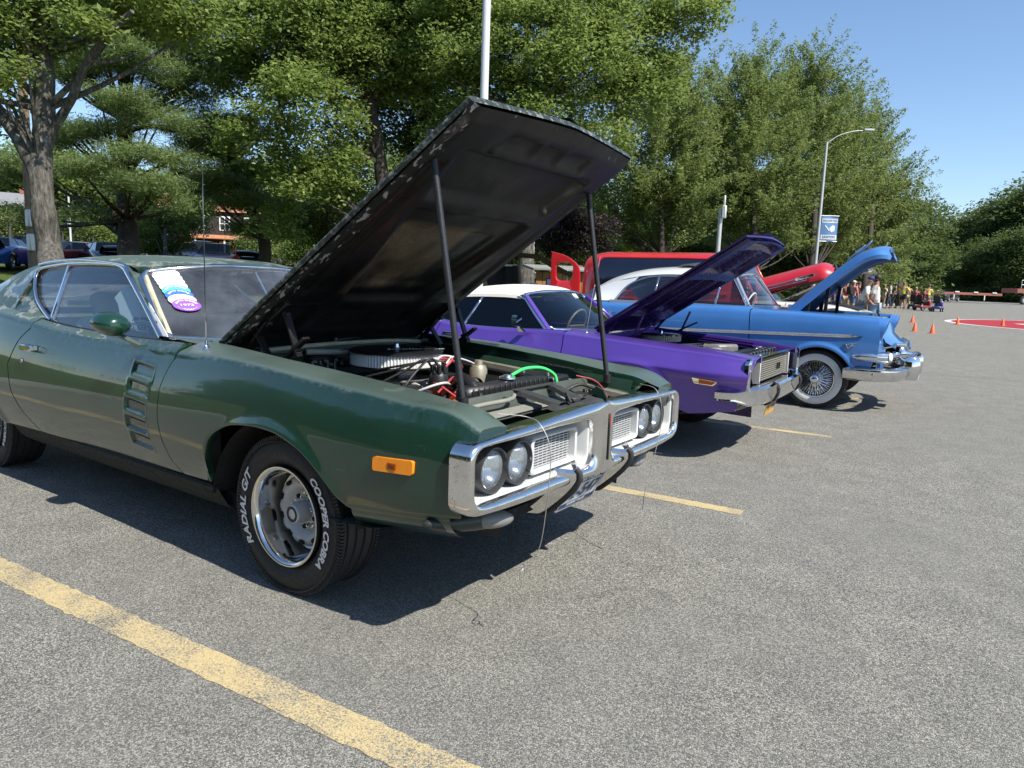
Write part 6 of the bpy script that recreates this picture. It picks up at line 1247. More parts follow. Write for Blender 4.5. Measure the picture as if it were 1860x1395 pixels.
for tx, z_ in (('SAUGERTIES', .35), ('SAWYERS', -.38)): bend(text_mesh(tx, .14 if z_ > 0 else .16, 0, xs=.86, bold=.002), lambda x, y, z: BN(.38+x, z_+y, wv(.38+x, z_)+.012)).build('banner_lettering', pm('banner_navy', (.03, .05, .12), .7), bnr, 0)
mb = MB(); [mb.prism(po, lambda a, b: BN(.38+a, b, wv(.38+a, b)+.008), lambda a, b: BN(.38+a, b, wv(.38+a, b)+.014)) for po in ([(-.24, .12), (-.20, .16), (.02, -.08), (-.02, -.12)], [(-.02, .02), (.14, .16), (.26, .12), (.24, -.10), (.08, -.16)])]; mb.build('banner_emblem', BNW, bnr)
for b in (-.57, .57): MB().tube([BN(-.08, b), BN(.78, b)], .014, 6).build('banner_rod', GALV, bnr)
g3 = pole('antenna_pole', 'short grey pole with boxes on top behind the purple hood', 1302, 30, .10, .085, 4.35, GALV); MB().box((.16, -.1, 4.2), (.16, .12, .5), .03).build('antenna_box', GALVW, g3); MB().box((.1, .1, 4.6), (.07, .07, .5), .02).build('antenna_stub', GALVW, g3)
g4 = pole('far_utility_pole', 'distant leaning wooden utility pole at the end of the lot', 1654, 82, .16, .10, 9.4, pm('grey_wood', (.33, .31, .28), .85, 0, .2, 3)); MB().bar((-.9, 0, 8.9), (.9, 0, 8.9), .1, .12).build('crossarm', WOODP, g4); g4.rotation_euler = (0, .035, 0)
g5 = pole('utility_pole', 'brown wooden utility pole with white meter boxes beside the grey trunk', 61, 26, .14, .11, 10.5, WOODP)
for k, z_ in enumerate((1.45, 2.15)): MB().box((.17, -.12, z_), (.22, .16, .50), .03).build('meter_box', GALVW, g5)
g6 = pole('thin_lamp_pole', 'thin pale pole between the grey trunk and the pine', 131, 44, .05, .045, 3.6, GALVW); MB().box((-.12, 0, 2.2), (.2, .02, .5), .01).build('pole_sign', GALVW, g6)
g7 = pole('sign_post', 'grey back of a road sign by the distant utility pole', 1641, 80, .05, .05, 3.1, GALV); MB().prism(rrect(-.45, .45, 2.1, 3.1, .08, 4), lambda a, b: tuple(side*a+[0, 0, b]), lambda a, b: tuple(side*a+[.02, -.03, b])).build('sign_back', pm('sign_grey', (.36, .37, .38), .5, .2), g7)
for px, d_ in ((968, 33), (1000, 36)): pole('slim_post', 'slim pale post behind the purple car\'s white top, %s of a pair' % ('left' if px < 980 else 'right'), px, d_, .045, .04, 3.6, GALVW)
# ------------------------------------------------------------------ houses
def house(name, label, px, dist, rz, Wd, D, H, wallc, roofc, nwin, porch=None, z0=0):
    p = place(px, dist); g = thing(name, label, 'house', (p[0], p[1], p[2]+z0), rz)
    MB().box((0, 0, H/2), (Wd, D, H)).build('wall', wallc, g)
    rh = 2.4; mb = MB(); o = [(-D/2-.4, H-.02), (D/2+.4, H-.02), (0, H+rh)]; mb.prism(o, lambda a, b: (-Wd/2-.3, a, b), lambda a, b: (Wd/2+.3, a, b)); rf_ = mb.build('roof', roofc, g, 0); MB().box((Wd*.25, .2, H+rh*.9), (.6, .6, 1.5), .02).build('chimney', pm('brick_red', (.25, .10, .07), .9), rf_)
    FR = pm('window_frame_white', (.72, .72, .70), .5)
    for st in range(2 if H > 4 else 1):
        for k in range(nwin):
            x = -Wd/2+Wd*(k+.5)/nwin; z = 1.5+2.8*st
            w = MB().box((x, -D/2-.02, z), (1.15, .10, 1.6), .02).build('window', FR, g)
            for dx in (-.24, .24):
                for dz in (-.36, .36): MB().box((x+dx, -D/2-.08, z+dz), (.38, .02, .60)).build('pane', pm('house_pane', (.05, .06, .07), .08), w)
    if porch:
        MB().box((0, -D/2-1.2, 2.75), (Wd*.96, 2.6, .14), .02, np.array(Matrix.Rotation(.16, 3, 'X'))).build('porch_roof', roofc if porch is True else porch, g)
        for x in np.linspace(-Wd*.45, Wd*.45, 5): MB().box((x, -D/2-2.2, 1.3), (.18, .18, 2.6), .02).build('porch_post', FR, g)
        MB().box((0, -D/2-1.2, .15), (Wd*.96, 2.4, .3)).build('porch_floor', WOODP, g)
    MB().box((-Wd*.1, -D/2-.03, 1.1), (1.0, .08, 2.1), .02).build('door', FR, g)
    return g
yawc = -YAW
house('brown_house', 'dark brown two-storey house with white windows and orange-brown roofs behind the pines', 412, 92, yawc+.35, 13, 8, 5.6, pm('dark_shingle', (.035, .028, .024), .9, 0, .3, 2), pm('orange_roof', (.42, .20, .11), .85, 0, .15, 2), 5, pm('porch_orange', (.50, .21, .10), .85), z0=.6)
house('tan_house', 'pale tan house partly hidden by the yellow-green tree', 520, 96, yawc+.2, 12, 8, 3.6, pm('tan_siding', (.45, .33, .24), .85, 0, .1, 2), pm('brown_roof', (.25, .17, .13), .85), 4, z0=.5)
house('grey_house', 'pale grey house with a low gable behind the parked cars at far left', 14, 86, yawc+.6, 6.5, 6, 3.0, pm('grey_siding', (.40, .42, .45), .85, 0, .1, 2), pm('grey_roof', (.20, .20, .21), .85), 3, z0=1.2)
# chain-link fence in front of the grey house
fg_ = thing('chain_link_fence', 'tall chain-link fence in front of the pale grey house', 'fence', place(40, 62), yawc+.3); LINK = pm('link_wire', (.45, .46, .46), .5, .5)
for k in range(6): MB().tube([(-4+1.6*k, 0, 0), (-4+1.6*k, 0, 3.0)], .03, 8).build('fence_post', LINK, fg_)
for z_ in (.1, 1.5, 3.0): MB().tube([(-4, 0, z_), (4, 0, z_)], .022, 6).build('fence_rail', LINK, fg_)
mb = MB(); [mb.bar((-4+.16*k, 0, 0), (-4+.16*k+.6, 0, 3.0), .008, .008) for k in range(47)]; [mb.bar((-4+.16*k+.6, .01, 0), (-4+.16*k, .01, 3.0), .008, .008) for k in range(47)]; w_ = mb.build('fence_mesh', LINK, fg_); w_['kind'] = 'stuff'
# ------------------------------------------------------------------ canopy booth behind the purple car
TARP = pm('dark_canvas', (.035, .034, .030), .8, 0, .4, 4, .2)
p = place(935, 19.5); cn = thing('canopy', 'dark grey canvas canopy sagging behind the purple car\'s white top', 'canopy', p, yawc)
MB().grid([[(x, y, 1.62+.42*math.cos(min(1, abs(x)/1.6)*PI/2)-.06*math.sin((y+1.2)*3)-.02*math.sin(x*7)-.16*max(0, (x-.6)/1.0)) for y in np.linspace(-1.2, 1.2, 9)] for x in np.linspace(-1.5, 1.6, 18)]).build('canvas', TARP, cn, 60)
for sx in (-1.45, 1.5):
    for sy in (-1.1, 1.1): MB().tube([(sx, sy, 0), (sx, sy, 1.66)], .02, 8).build('canopy_leg', GALVW, cn, 60)
p = place(905, 18.6); dk = thing('draped_rack', 'black-draped display rack under the left half of the canopy', 'rack', p, yawc)
MB().grid([[(x*(1-.25*z/1.7), .3*math.cos(x*3)+.05*math.sin(x*17), z) for z in (0, .6, 1.2, 1.7)] for x in np.linspace(-.75, .75, 22)]).build('drape', pm('black_cloth', (.010, .010, .012), .9, 0, .3, 6), dk, 60); MB().bar((-.5, .1, 1.70), (.5, .1, 1.70), .05, .05, .01).build('top_rail', GALV, dk)
p = place(948, 18.2); ch = thing('folding_chair', 'dark round-backed chair beneath the canopy', 'chair', p, yawc)
MB().grid([[(.36*math.cos(a)*k, -.05+.04*k, .42+.75*math.sin(a)*k) for a in np.linspace(0, PI, 18)] for k in (.05, .5, 1)]).build('backrest', pm('chair_grey', (.03, .03, .036), .8), ch, 60); MB().box((0, -.25, .42), (.62, .5, .05), .02).build('seat', BLACK, ch)
for sx in (-.28, .28):
    for sy in (-.45, -.02): MB().tube([(sx, sy, 0), (sx, sy, .42)], .013, 6).build('leg', GALV, ch)
p = place(1022, 21.5); bo_ = thing('wooden_booth', 'orange-brown wooden booth left of the red van\'s open door', 'booth', p, yawc+.2); PLK = pm('booth_wood', (.30, .15, .05), .7, 0, .25, 4)
for k in range(8): MB().box((-.70+.2*k, 0, .80), (.19, .05, 1.6), .008).build('plank', PLK, bo_)
MB().box((0, .5, 1.72), (1.9, 1.5, .08), .02, np.array(Matrix.Rotation(.08, 3, 'X'))).build('booth_roof', pm('booth_roof', (.24, .24, .22), .8), bo_)
MB().box((-.35, -.04, 1.0), (.26, .05, .8), .01).build('opening', pm('booth_blue', (.03, .05, .12), .7), bo_)
GRP = 'bright goods hanging under the canopy'
for k, (px, z_, c_) in enumerate(((930, 1.1, (.5, .08, .10)), (937, 1.2, (.35, .40, .62)), (971, 1.05, (.7, .7, .7)), (992, 1.0, (.62, .62, .6)))):
    q = place(px, 19.8); tg = MB(); tg.grid([[(x, .03*math.sin(x*20), z) for z in (-.22, 0, .22)] for x in np.linspace(-.10, .10, 6)])
    o_ = tag(tg.build('hanging_cloth', pm('goods_%d' % k, c_, .7), None, 60), ('red', 'lilac', 'white', 'grey-white')[k]+' cloth hanging under the dark canopy', 'cloth', GRP); o_.location = (q[0], q[1], q[2]+z_); o_.rotation_euler = (0, 0, yawc)
# ------------------------------------------------------------------ cones, trailer
CONE = pm('cone_orange', (.80, .12, .03), .5, 0, .1, 10)
def cone(px, py, label):
    p = ground_at(px, py); g = thing('traffic_cone', label, 'traffic cone', p, .3, 'orange cones on the lot')
    MB().lathe([(.085, .012), (.075, .03), (.022, .31), (.016, .315), (0, .315)], (0, 0, 0), 'Z', 20).build('cone_body', CONE, g, 50); MB().box((0, 0, .008), (.22, .22, .016), .004).build('cone_base', CONE, g)
for px, py, lb in ((1693, 606, 'orange cone nearest the blue car, frontmost of the five'), (1661, 602, 'orange cone second nearest, just left of the frontmost'), (1657, 586, 'orange cone farthest left at the back, behind the two front cones'), (1739, 590, 'orange cone on the left tip of the red painted oval'), (1821, 592, 'orange cone in the middle of the red painted oval')): cone(px, py, lb)
p = place(1770, 98); tr = thing('flatbed_trailer', 'long red-brown flatbed trailer parked across the end of the lot', 'trailer', p, yawc+.06)
TRR = pm('trailer_red', (.30, .10, .07), .7, 0, .3, 2)
MB().box((-5.6, 0, 1.02), (17, 2.4, .28), .03).build('bed', TRR, tr); MB().box((8.3, 0, 1.55), (7.5, 2.5, .5), .03).build('gooseneck', TRR, tr)
for k in range(8): MB().box((-13.5+2.2*k, -1.25, 1.22), (.5, .05, .12)).build('bed_marker', WHITE, tr)
for k in range(4): MB().box((-10+3.6*k, -1.2, .62), (.10, .1, .55), .01).build('landing_leg', WHITE, tr)
for x in np.linspace(5.0, 11.8, 6): MB().tube([(x, -1.2, 1.8), (x, -1.2, 2.75)], .03, 6).build('rail_post', GALV, tr)
for z_ in (2.25, 2.75): MB().tube([(5, -1.2, z_), (11.8, -1.2, z_)], .03, 6).build('guard_rail', GALV, tr)
for x in (-12.6, -11.5, 5.6, 7.0, 8.4): plain_wheel(tr, x, -1.1, .5, .5, .3, -1, .28, GALV)
for sx in (0, .7): MB().bar((-13.4+sx, -.6, 1.1), (-12.4+sx, -.6, 2.6), .08, .08, .01).build('loading_ramp', TRR, tr)
# ------------------------------------------------------------------ trees
def leaf_mat(name, a, b, c, tr=.35):
    n = NT(name); r = n.n('NewGeometry').outputs['Random Per Island']; lo = n.noise(.9, 3)
    col = n.mix(n.mr(r, .1, .9), a, b); col = n.mix(n.math('MULTIPLY', n.mr(lo, .4, .7), .6), col, c)
    d = B(n, col, .55, 0, Specular_IOR_Level=.35); t = n.n('BsdfTranslucent', Color=n.mix(.35, col, (.24, .32, .06)))
    return n.done(n.n('MixShader', i0=tr, i1=d.outputs[0], i2=t.outputs[0]))
L_MAPLE = leaf_mat('maple_leaves', (.15, .21, .055), (.30, .385, .11), (.34, .40, .125), .55)
L_LOCUST = leaf_mat('locust_leaves', (.135, .185, .062), (.27, .33, .115), (.295, .335, .12), .52)
L_PINE = leaf_mat('pine_needles', (.11, .17, .065), (.24, .32, .125), (.27, .33, .13), .42)
L_DARK = leaf_mat('woodland_leaves', (.060, .092, .032), (.12, .165, .052), (.14, .18, .058), .4)
L_YEL = leaf_mat('yellow_green_leaves', (.10, .14, .020), (.19, .22, .035), (.22, .23, .05))
L_PURP = leaf_mat('plum_leaves', (.020, .014, .018), (.05, .032, .038), (.06, .04, .04), .15)
n = NT('grey_bark'); mp = n.n('Mapping', Vector=n.co(), Scale=(1, 1, .22)); f1 = n.noise(16, 7, .7, mp.outputs[0]); f2 = n.noise(3.0, 6, .6)
c = n.ramp(f1, [(.3, (.030, .027, .023)), (.5, (.12, .11, .095)), (.75, (.27, .25, .215))]); c = n.mix(n.mr(f2, .56, .66, 0, .65), c, (.34, .34, .29)); BARK = n.done(B(n, c, .95, 0, Normal=n.bump(f1, 1.0, .06), Specular_IOR_Level=.1))
BARK_D = pm('dark_bark', (.045, .035, .028), .95, 0, .4, 5, .5)
def leaf_quads(rng, C, size, aspect=.55, up=.45, droop=0.):
    """rhombic leaves at centres C"""
    n_ = len(C); d = rng.normal(size=(n_, 3)); d[:, 2] = d[:, 2]*.5-droop; d /= np.linalg.norm(d, axis=1)[:, None]
    nn = rng.normal(size=(n_, 3)); nn[:, 2] = np.abs(nn[:, 2])+up; w = np.cross(d, nn); w /= np.linalg.norm(w, axis=1)[:, None]+1e-9
    s = size*rng.uniform(.6, 1.3, (n_, 1)); V = np.stack([C+d*s*.5, C+w*s*aspect*.5+d*s*.08, C-d*s*.5, C-w*s*aspect*.5+d*s*.08], 1).reshape(-1, 3)
    return V, np.arange(n_*4).reshape(-1, 4)
def crown_pts(rng, blobs, clumps, per, cr, flat=.55, shell=.55, spray=0):
    b = np.array(blobs, float); vol = b[:, 3]*b[:, 4]*b[:, 5]; pk = rng.choice(len(b), clumps, p=vol**.75/np.sum(vol**.75))
    d = rng.normal(size=(clumps, 3)); d /= np.linalg.norm(d, axis=1)[:, None]; r = rng.uniform(shell**3, 1, clumps)**(1/3.)*rng.uniform(.82, 1.10, clumps)
    cc = b[pk, :3]+d*b[pk, 3:6]*r[:, None]; sz = cr*rng.uniform(.55, 1.35, clumps)
    k = rng.poisson(per, clumps); idx = np.repeat(np.arange(clumps), k); g = rng.normal(size=(len(idx), 3)); g /= (1+.25*np.linalg.norm(g, axis=1)[:, None])
    if spray:
        ax = d*[1, 1, .5]+[0, 0, .55]; ax /= np.linalg.norm(ax, axis=1)[:, None]; t = rng.uniform(-.7, 1, len(idx)); th = (1.05-.75*np.maximum(t, 0))[:, None]
        return cc, cc[idx]+ax[idx]*(t*sz[idx]*spray)[:, None]+g*sz[idx][:, None]*.30*th
    return cc, cc[idx]+g*sz[idx][:, None]*[1, 1, flat]*.75-np.array([0, 0, .10])*(np.linalg.norm(g[:, :2], axis=1)**2)[:, None]*sz[idx][:, None]
def limb_mesh(paths):
    mb = MB()
    for pts, r0, r1 in paths:
        q = smooth_path(pts, max(6, len(pts)*5)); mb.tube(q, np.linspace(r0, r1, len(q))*(1+.05*np.sin(np.arange(len(q))*1.7)), 12)
    return mb
def tree(name, label, base, blobs, leafm, clumps=260, per=120, cr=.75, size=.14, seed=1, trunk_h=2.5, r=.25, bark=None, limbs=None, group=None, flat=.55, aspect=.55, shell=.55, twigs=26, cat='tree', droop=0.1, twm=None, spray=0, up=.9):
    g = thing(name, label, cat, base, 0, group); rng = np.random.default_rng(seed)
    cc, pts = crown_pts(rng, blobs, clumps, per, cr, flat, shell, spray); V, F = leaf_quads(rng, pts, size, aspect, up, droop)
    me = fast_mesh('crown', V, F); link('crown', me, leafm, g)
    cen = np.mean(np.array(blobs)[:, :3], 0); paths = limbs or [([(0, 0, -.3), (.05, .02, trunk_h*.5), (0, .05, trunk_h), (cen[0]*.4, cen[1]*.4, trunk_h+(cen[2]-trunk_h)*.6), tuple(cen+[0, 0, .5])], r, r*.25)]
    mb = limb_mesh(paths[:1]); tk = mb.build('trunk', bark or BARK, g, 60)
    for pth in paths[1:]: limb_mesh([pth]).build('limb', bark or BARK, g, 60)
    mb = MB(); top = np.array(paths[0][0])
    for i in rng.choice(len(cc), min(twigs, len(cc)), replace=False):
        z0 = np.clip(cc[i][2]-rng.uniform(.8, 2.0), trunk_h*.8, 99); j = int(np.argmin(np.abs(top[:, 2]-z0))); a = top[j]; b_ = cc[i]; m_ = (a+b_)/2+[0, 0, -.15*np.linalg.norm(b_-a)*.3]
        mb.tube(smooth_path([a, m_, b_], 7), np.linspace(r*.22, .012, 7), 5)
    if mb.v: mb.build('branches', twm or bark or BARK, g, 60)['kind'] = 'stuff'
    return g
def loc_at(px, py, dist, base):
    """crown offset from the tree's base of a picture point at a given distance"""
    q = at(px, py, dist); return q-np.array(base)
def from_view(name, label, px, dist, spots, **k):
    """spots: (px, py, radius_px, depth offset in m, squash)"""
    b = np.array(place(px, dist)); bl = []
    for x, y, rp, dd, sq in spots:
        q = at(x, y, dist+dd)-b; r = rp/FPX*(dist+dd); bl.append((q[0], q[1], q[2], r, r, r*sq))
    return tree(name, label, tuple(b), bl, **k)
# big grey-barked tree on the left with its forked trunk
d0 = 15.5; b0 = np.array(place(86, d0))
def rel(px, py, dd=0): return tuple(at(px, py, d0+dd)-b0)
lim = [([(0, 0, -.3), rel(92, 470), rel(80, 390), rel(74, 300), rel(82, 200), rel(80, 100), rel(70, -20), rel(60, -160)], .32, .12), ([rel(76, 330), rel(55, 285), rel(25, 235), rel(-10, 190, .4), rel(-60, 100, .8)], .20, .08), ([rel(80, 300), rel(95, 240), rel(130, 180, -.3), rel(160, 110, -.6), rel(215, 45, -1), rel(240, 20, -1.2)], .11, .05), ([rel(80, 190), rel(62, 120, .3), rel(52, 40, .5), rel(40, -60, .6)], .14, .06), ([rel(160, 110, -.6), rel(200, 112, -.2), rel(250, 95, .4)], .045, .02)]
bl = []
for x, y, rp, dd, sq in ((60, 40, 100, 0, .7), (-60, 60, 120, .6, .8), (10, 130, 60, -1, .6), (120, -60, 130, 0, .7), (260, -40, 120, -.6, .6), (150, 20, 45, -1.4, .7), (330, 20, 90, .8, .6), (-40, 200, 60, .6, .7), (20, -160, 220, 0, .6), (240, -170, 180, 0, .6)):
    q = at(x, y, d0+dd)-b0; r_ = rp/FPX*(d0+dd); bl.append((*q, r_, r_, r_*sq))
tree('grey_barked_tree', 'big grey-barked tree with forked trunk at the far left, behind the green car', tuple(b0), bl, L_MAPLE, 430, 150, .55, .13, 11, 2.5, .37, BARK, lim, twigs=50)
# broad layered pine
d1 = 25; b1 = np.array(place(232, d1))
def rl1(px, py, dd=0): return tuple(at(px, py, d1+dd)-b1)
bl = []
for x, y, rp, dd, sq in ((170, 300, 62, -2.5, .22), (245, 275, 60, -2.5, .25), (140, 385, 40, -2, .3), (215, 175, 60, -2, .30), (160, 230, 60, -1.2, .25), (265, 330, 70, -2.6, .25), (300, 360, 55, -1.6, .3), (200, 95, 80, -1, .35), (290, 215, 60, -1.5, .3), (330, 290, 60, -.5, .3), (110, 120, 70, 0, .4), (255, 40, 90, .5, .4), (300, 130, 60, 0, .4), (120, 250, 45, -.6, .3), (60, 300, 60, 1, .3), (330, 180, 70, 1, .45), (370, 240, 60, 1.5, .4), (365, 100, 80, 2, .5), (20, 390, 50, 1.5, .4), (10, 310, 60, 1.5, .35), (345, 372, 40, .5, .35), (200, 245, 60, 0, .3)):
    q = at(x, y, d1+dd)-b1; r_ = rp/FPX*(d1+dd); bl.append((*q, r_, r_, r_*sq))
lim = [([(0, 0, -.3), rl1(232, 400), rl1(225, 330), rl1(228, 220), rl1(225, 100), rl1(222, 10)], .42, .12), ([rl1(230, 380), rl1(262, 350, -.5), rl1(300, 325, -1)], .14, .05), ([rl1(228, 375), rl1(180, 400, -.5), rl1(140, 370, -1)], .13, .05), ([rl1(226, 300), rl1(180, 290, -1.4), rl1(140, 300, -2)], .1, .04), ([rl1(226, 240), rl1(270, 230, -.8), rl1(320, 240, -1)], .1, .04), ([rl1(232, 430, .2), rl1(190, 400, .4), rl1(165, 385, .6)], .2, .15)]
tree('layered_pine', 'broad dark pine with layered shelves of needles left of the antenna', tuple(b1), bl, L_PINE, 760, 210, .62, .17, 5, 2.5, .42, BARK_D, lim, flat=.38, aspect=.16, shell=.45, twigs=90, droop=-.25)
d2 = 30; b2 = np.array(place(478, d2)); bl = []
for x, y, rp, dd, sq in ((400, 330, 50, -2, .28), (440, 362, 60, -2, .26), (460, 415, 40, -1.5, .35), (390, 270, 55, -.5, .35), (445, 310, 50, -.5, .35), (360, 350, 50, 0, .35), (420, 230, 60, 0, .4)):
    q = at(x, y, d2+dd)-b2; r_ = rp/FPX*(d2+dd); bl.append((*q, r_, r_, r_*sq))
tree('second_pine', 'pale green pine with drooping shelves right of the antenna', tuple(b2), bl, L_PINE, 440, 200, .58, .17, 6, 2, .30, BARK_D, None, flat=.38, aspect=.16, shell=.45, twigs=40, droop=-.25)
from_view('rounded_shrub', 'dense rounded green shrub tree under the pines', 300, 33, [(300, 420, 55, 0, .8), (335, 400, 40, .5, .8), (270, 440, 36, 0, .8)], leafm=L_MAPLE, clumps=150, per=110, cr=.5, size=.13, seed=8, trunk_h=.9, r=.12, twigs=10)
# maples in the middle
from_view('leaning_trunk_maple', 'large maple with dark leaning trunk left of the raised black hood', 705, 26, [(470, 60, 110, -1, .8), (560, 190, 95, -2, .75), (470, 240, 70, -1.5, .7), (590, 50, 120, -1, .75), (690, 120, 90, 0, .7), (540, 320, 62, -1.5, .7), (600, 300, 55, -1, .7), (440, 130, 70, 0, .8), (650, 10, 120, 1, .7), (500, -90, 150, 0, .7), (720, -60, 140, 0, .7), (620, 240, 50, 0, .7), (520, 400, 42, 0, .7)],
          leafm=L_MAPLE, clumps=800, per=190, cr=.72, size=.165, seed=21, trunk_h=3, r=.34, bark=BARK_D, limbs=[([(0, 0, -.3), tuple(at(703, 420, 26)-np.array(place(705, 26))), tuple(at(690, 290, 26)-np.array(place(705, 26))), tuple(at(672, 190, 26)-np.array(place(705, 26))), tuple(at(640, 60, 25.5)-np.array(place(705, 26))), tuple(at(610, -60, 25)-np.array(place(705, 26)))], .34, .12), ([tuple(at(690, 300, 26)-np.array(place(705, 26))), tuple(at(660, 225, 25.6)-np.array(place(705, 26))), tuple(at(620, 170, 25)-np.array(place(705, 26)))], .10, .03)], twigs=50)
from_view('tall_maple', 'tall broad maple behind the white light pole, sunlit and pale-trunked', 955, 25, [(830, 80, 105, 0, .8), (960, 90, 120, -1, .75), (1060, 110, 110, -1.2, .75), (1130, 60, 95, -.5, .7), (1000, 220, 75, -1.2, .65), (1080, 230, 70, -1, .7), (1160, 180, 70, 0, .7), (900, 180, 80, 0, .8), (1230, 30, 75, -.6, .55), (1290, 20, 48, -.8, .6), (860, -60, 150, 0, .7), (1050, -80, 170, 0, .7), (800, 220, 60, .5, .8), (1285, 60, 26, -.8, .7), (1180, 120, 60, -.6, .7)],
          leafm=L_MAPLE, clumps=740, per=180, cr=.68, size=.15, seed=33, trunk_h=3, r=.32, bark=BARK, limbs=[([(0, 0, -.3), tuple(at(956, 460, 25)-np.array(place(955, 25))), tuple(at(950, 420, 25)-np.array(place(955, 25))), tuple(at(945, 340, 25)-np.array(place(955, 25))), tuple(at(950, 200, 25)-np.array(place(955, 25))), tuple(at(960, 40, 25)-np.array(place(955, 25)))], .34, .10), ([tuple(at(955, 450, 25)-np.array(place(955, 25))), tuple(at(970, 410, 24.8)-np.array(place(955, 25))), tuple(at(985, 360, 24.8)-np.array(place(955, 25))), tuple(at(1040, 200, 24.5)-np.array(place(955, 25)))], .20, .06)], twigs=60)
from_view('dark_trunk_maple', 'maple with a dark trunk showing above the raised hood, left of the light pole', 775, 30, [(770, 60, 110, 0, .8), (720, 200, 75, 0, .8), (820, 160, 80, 0, .8), (770, -60, 140, 0, .8), (790, 280, 60, 0, .8), (700, 40, 80, 1, .8)], leafm=L_DARK, clumps=420, per=160, cr=.85, size=.18, seed=35, trunk_h=4, r=.36, bark=BARK_D, twigs=30)
# right-hand locusts with feathery tops
GR = 'feathery green trees along the lot'
feath = dict(leafm=L_LOCUST, per=170, size=.17, flat=.75, aspect=.38, bark=BARK_D, group=GR, droop=-.2, spray=1.5)
from_view('feathery_tree', 'feathery tree just right of the tall maple, behind the red van', 1200, 34, [(1190, 230, 75, -1, .9), (1170, 320, 70, -1.2, .8), (1240, 330, 60, -1.2, .85), (1120, 380, 55, 0, .8), (1220, 170, 60, 0, 1.1), (1215, 410, 55, 0, .8), (1260, 240, 50, 0, 1), (1150, 420, 45, .5, .7)], clumps=460, cr=.9, seed=41, trunk_h=2.5, r=.22, twigs=40, **feath)
from_view('feathery_tree', 'feathery tree with pointed top above the purple hood', 1372, 36, [(1375, 200, 70, 0, 1.1), (1360, 290, 80, -1, .9), (1400, 350, 72, -1, .85), (1330, 370, 60, -1, .8), (1372, 135, 30, 0, 1.5), (1310, 200, 45, 0, 1.2), (1300, 290, 55, .5, 1), (1420, 420, 50, 0, .8), (1345, 430, 50, 0, .7), (1310, 140, 20, 0, 1.6)], clumps=520, cr=.88, seed=42, trunk_h=2, r=.22, twigs=40, **feath)
from_view('feathery_tree', 'tallest feathery tree directly behind the banner pole', 1475, 39, [(1470, 200, 75, 0, 1.1), (1450, 290, 80, -1, .9), (1510, 330, 75, -1, .85), (1478, 130, 34, 0, 1.4), (1520, 240, 60, 0, 1), (1470, 400, 70, 0, .7), (1530, 420, 60, 0, .7), (1425, 200, 40, 0, 1.3), (1440, 140, 22, 0, 1.6), (1530, 170, 26, 0, 1.4)], clumps=560, cr=.92, seed=43, trunk_h=2, r=.22, twigs=40, **feath)
from_view('feathery_tree', 'feathery tree sloping down to the right behind the blue hood', 1575, 42, [(1560, 280, 62, 0, 1), (1590, 340, 62, 0, .8), (1550, 380, 65, -.5, .8), (1615, 390, 45, 0, .7), (1580, 440, 60, 0, .7), (1560, 215, 26, 0, 1.4), (1625, 320, 24, 0, .8), (1590, 250, 22, 0, 1.1), (1640, 370, 18, 0, .7)], clumps=480, cr=.9, seed=44, trunk_h=1.6, r=.2, twigs=36, **feath)
from_view('yellow_green_tree', 'small yellow-green tree left of the raised black hood', 600, 34, [(600, 395, 60, 0, .7), (560, 420, 45, 0, .7), (640, 360, 45, 0, .8), (545, 390, 30, 0, .8), (615, 330, 36, 0, .8)], leafm=L_YEL, clumps=170, per=110, cr=.55, size=.13, seed=51, trunk_h=1.2, r=.10, bark=BARK_D, twigs=18)
from_view('plum_tree', 'dark purple-leaved plum tree behind the pale trunk', 1030, 30, [(1010, 430, 40, 0, .9), (1050, 440, 40, 0, .8), (1085, 425, 40, 0, .9), (1040, 395, 30, 0, .8)], leafm=L_PURP, clumps=140, per=120, cr=.5, size=.13, seed=52, trunk_h=.8, r=.10, bark=BARK_D, twigs=12)
from_view('low_pine', 'low layered pine at the right edge of the feathery trees', 1640, 66, [(1620, 470, 26, 0, .45), (1650, 455, 24, 0, .4), (1655, 480, 22, 0, .35), (1625, 440, 22, 0, .5), (1600, 480, 30, 0, .5), (1640, 425, 14, 0, .7)], leafm=L_PINE, clumps=160, per=90, cr=.75, size=.26, seed=53, trunk_h=1, r=.2, flat=.4, aspect=.2, bark=BARK_D, twigs=12)
# a thinner belt of trees further back closes the gaps
rng = random.Random(12); GB = 'trees in the belt behind the lawn'
def generic(seed, leafm, h=11, w=4.2):
    rr = np.random.default_rng(seed); bl_ = [(0, 0, h*.62, w, w, h*.36)]+[(rr.uniform(-.6, .6)*w, rr.uniform(-.6, .6)*w, h*rr.uniform(.35, .9), w*.5, w*.5, w*.45) for _ in range(8)]+[(rr.uniform(-.7, .7)*w, rr.uniform(-.7, .7)*w, h*rr.uniform(.06, .25), w*.6, w*.6, w*.4) for _ in range(5)]
    cc, pts = crown_pts(rr, bl_, 300, 100, 1.25, .6, .6); V, F = leaf_quads(rr, pts, .32, .55, .9, .1); return fast_mesh('crown', V, F)
PROT = [generic(70+k, None) for k in range(3)]; [m_.materials.append(x) for m_, x in zip(PROT, (L_DARK, L_MAPLE, L_DARK))]
TRK = MB(); TRK.tube([(0, 0, -.4), (.1, 0, 3), (0, .1, 7.5)], [.26, .20, .08], 10); tk = TRK.build('trunk', BARK_D, None, 60); TRKM = tk.data; bpy.data.objects.remove(tk)
def proto_tree(label, loc, k, sc, rz, group, name='background_tree', dark=False):
    g = thing(name, label, 'tree', loc, rz, group); g.scale = sc; link('crown', PROT[k], None, g); link('trunk', TRKM, BARK_D, g); return g
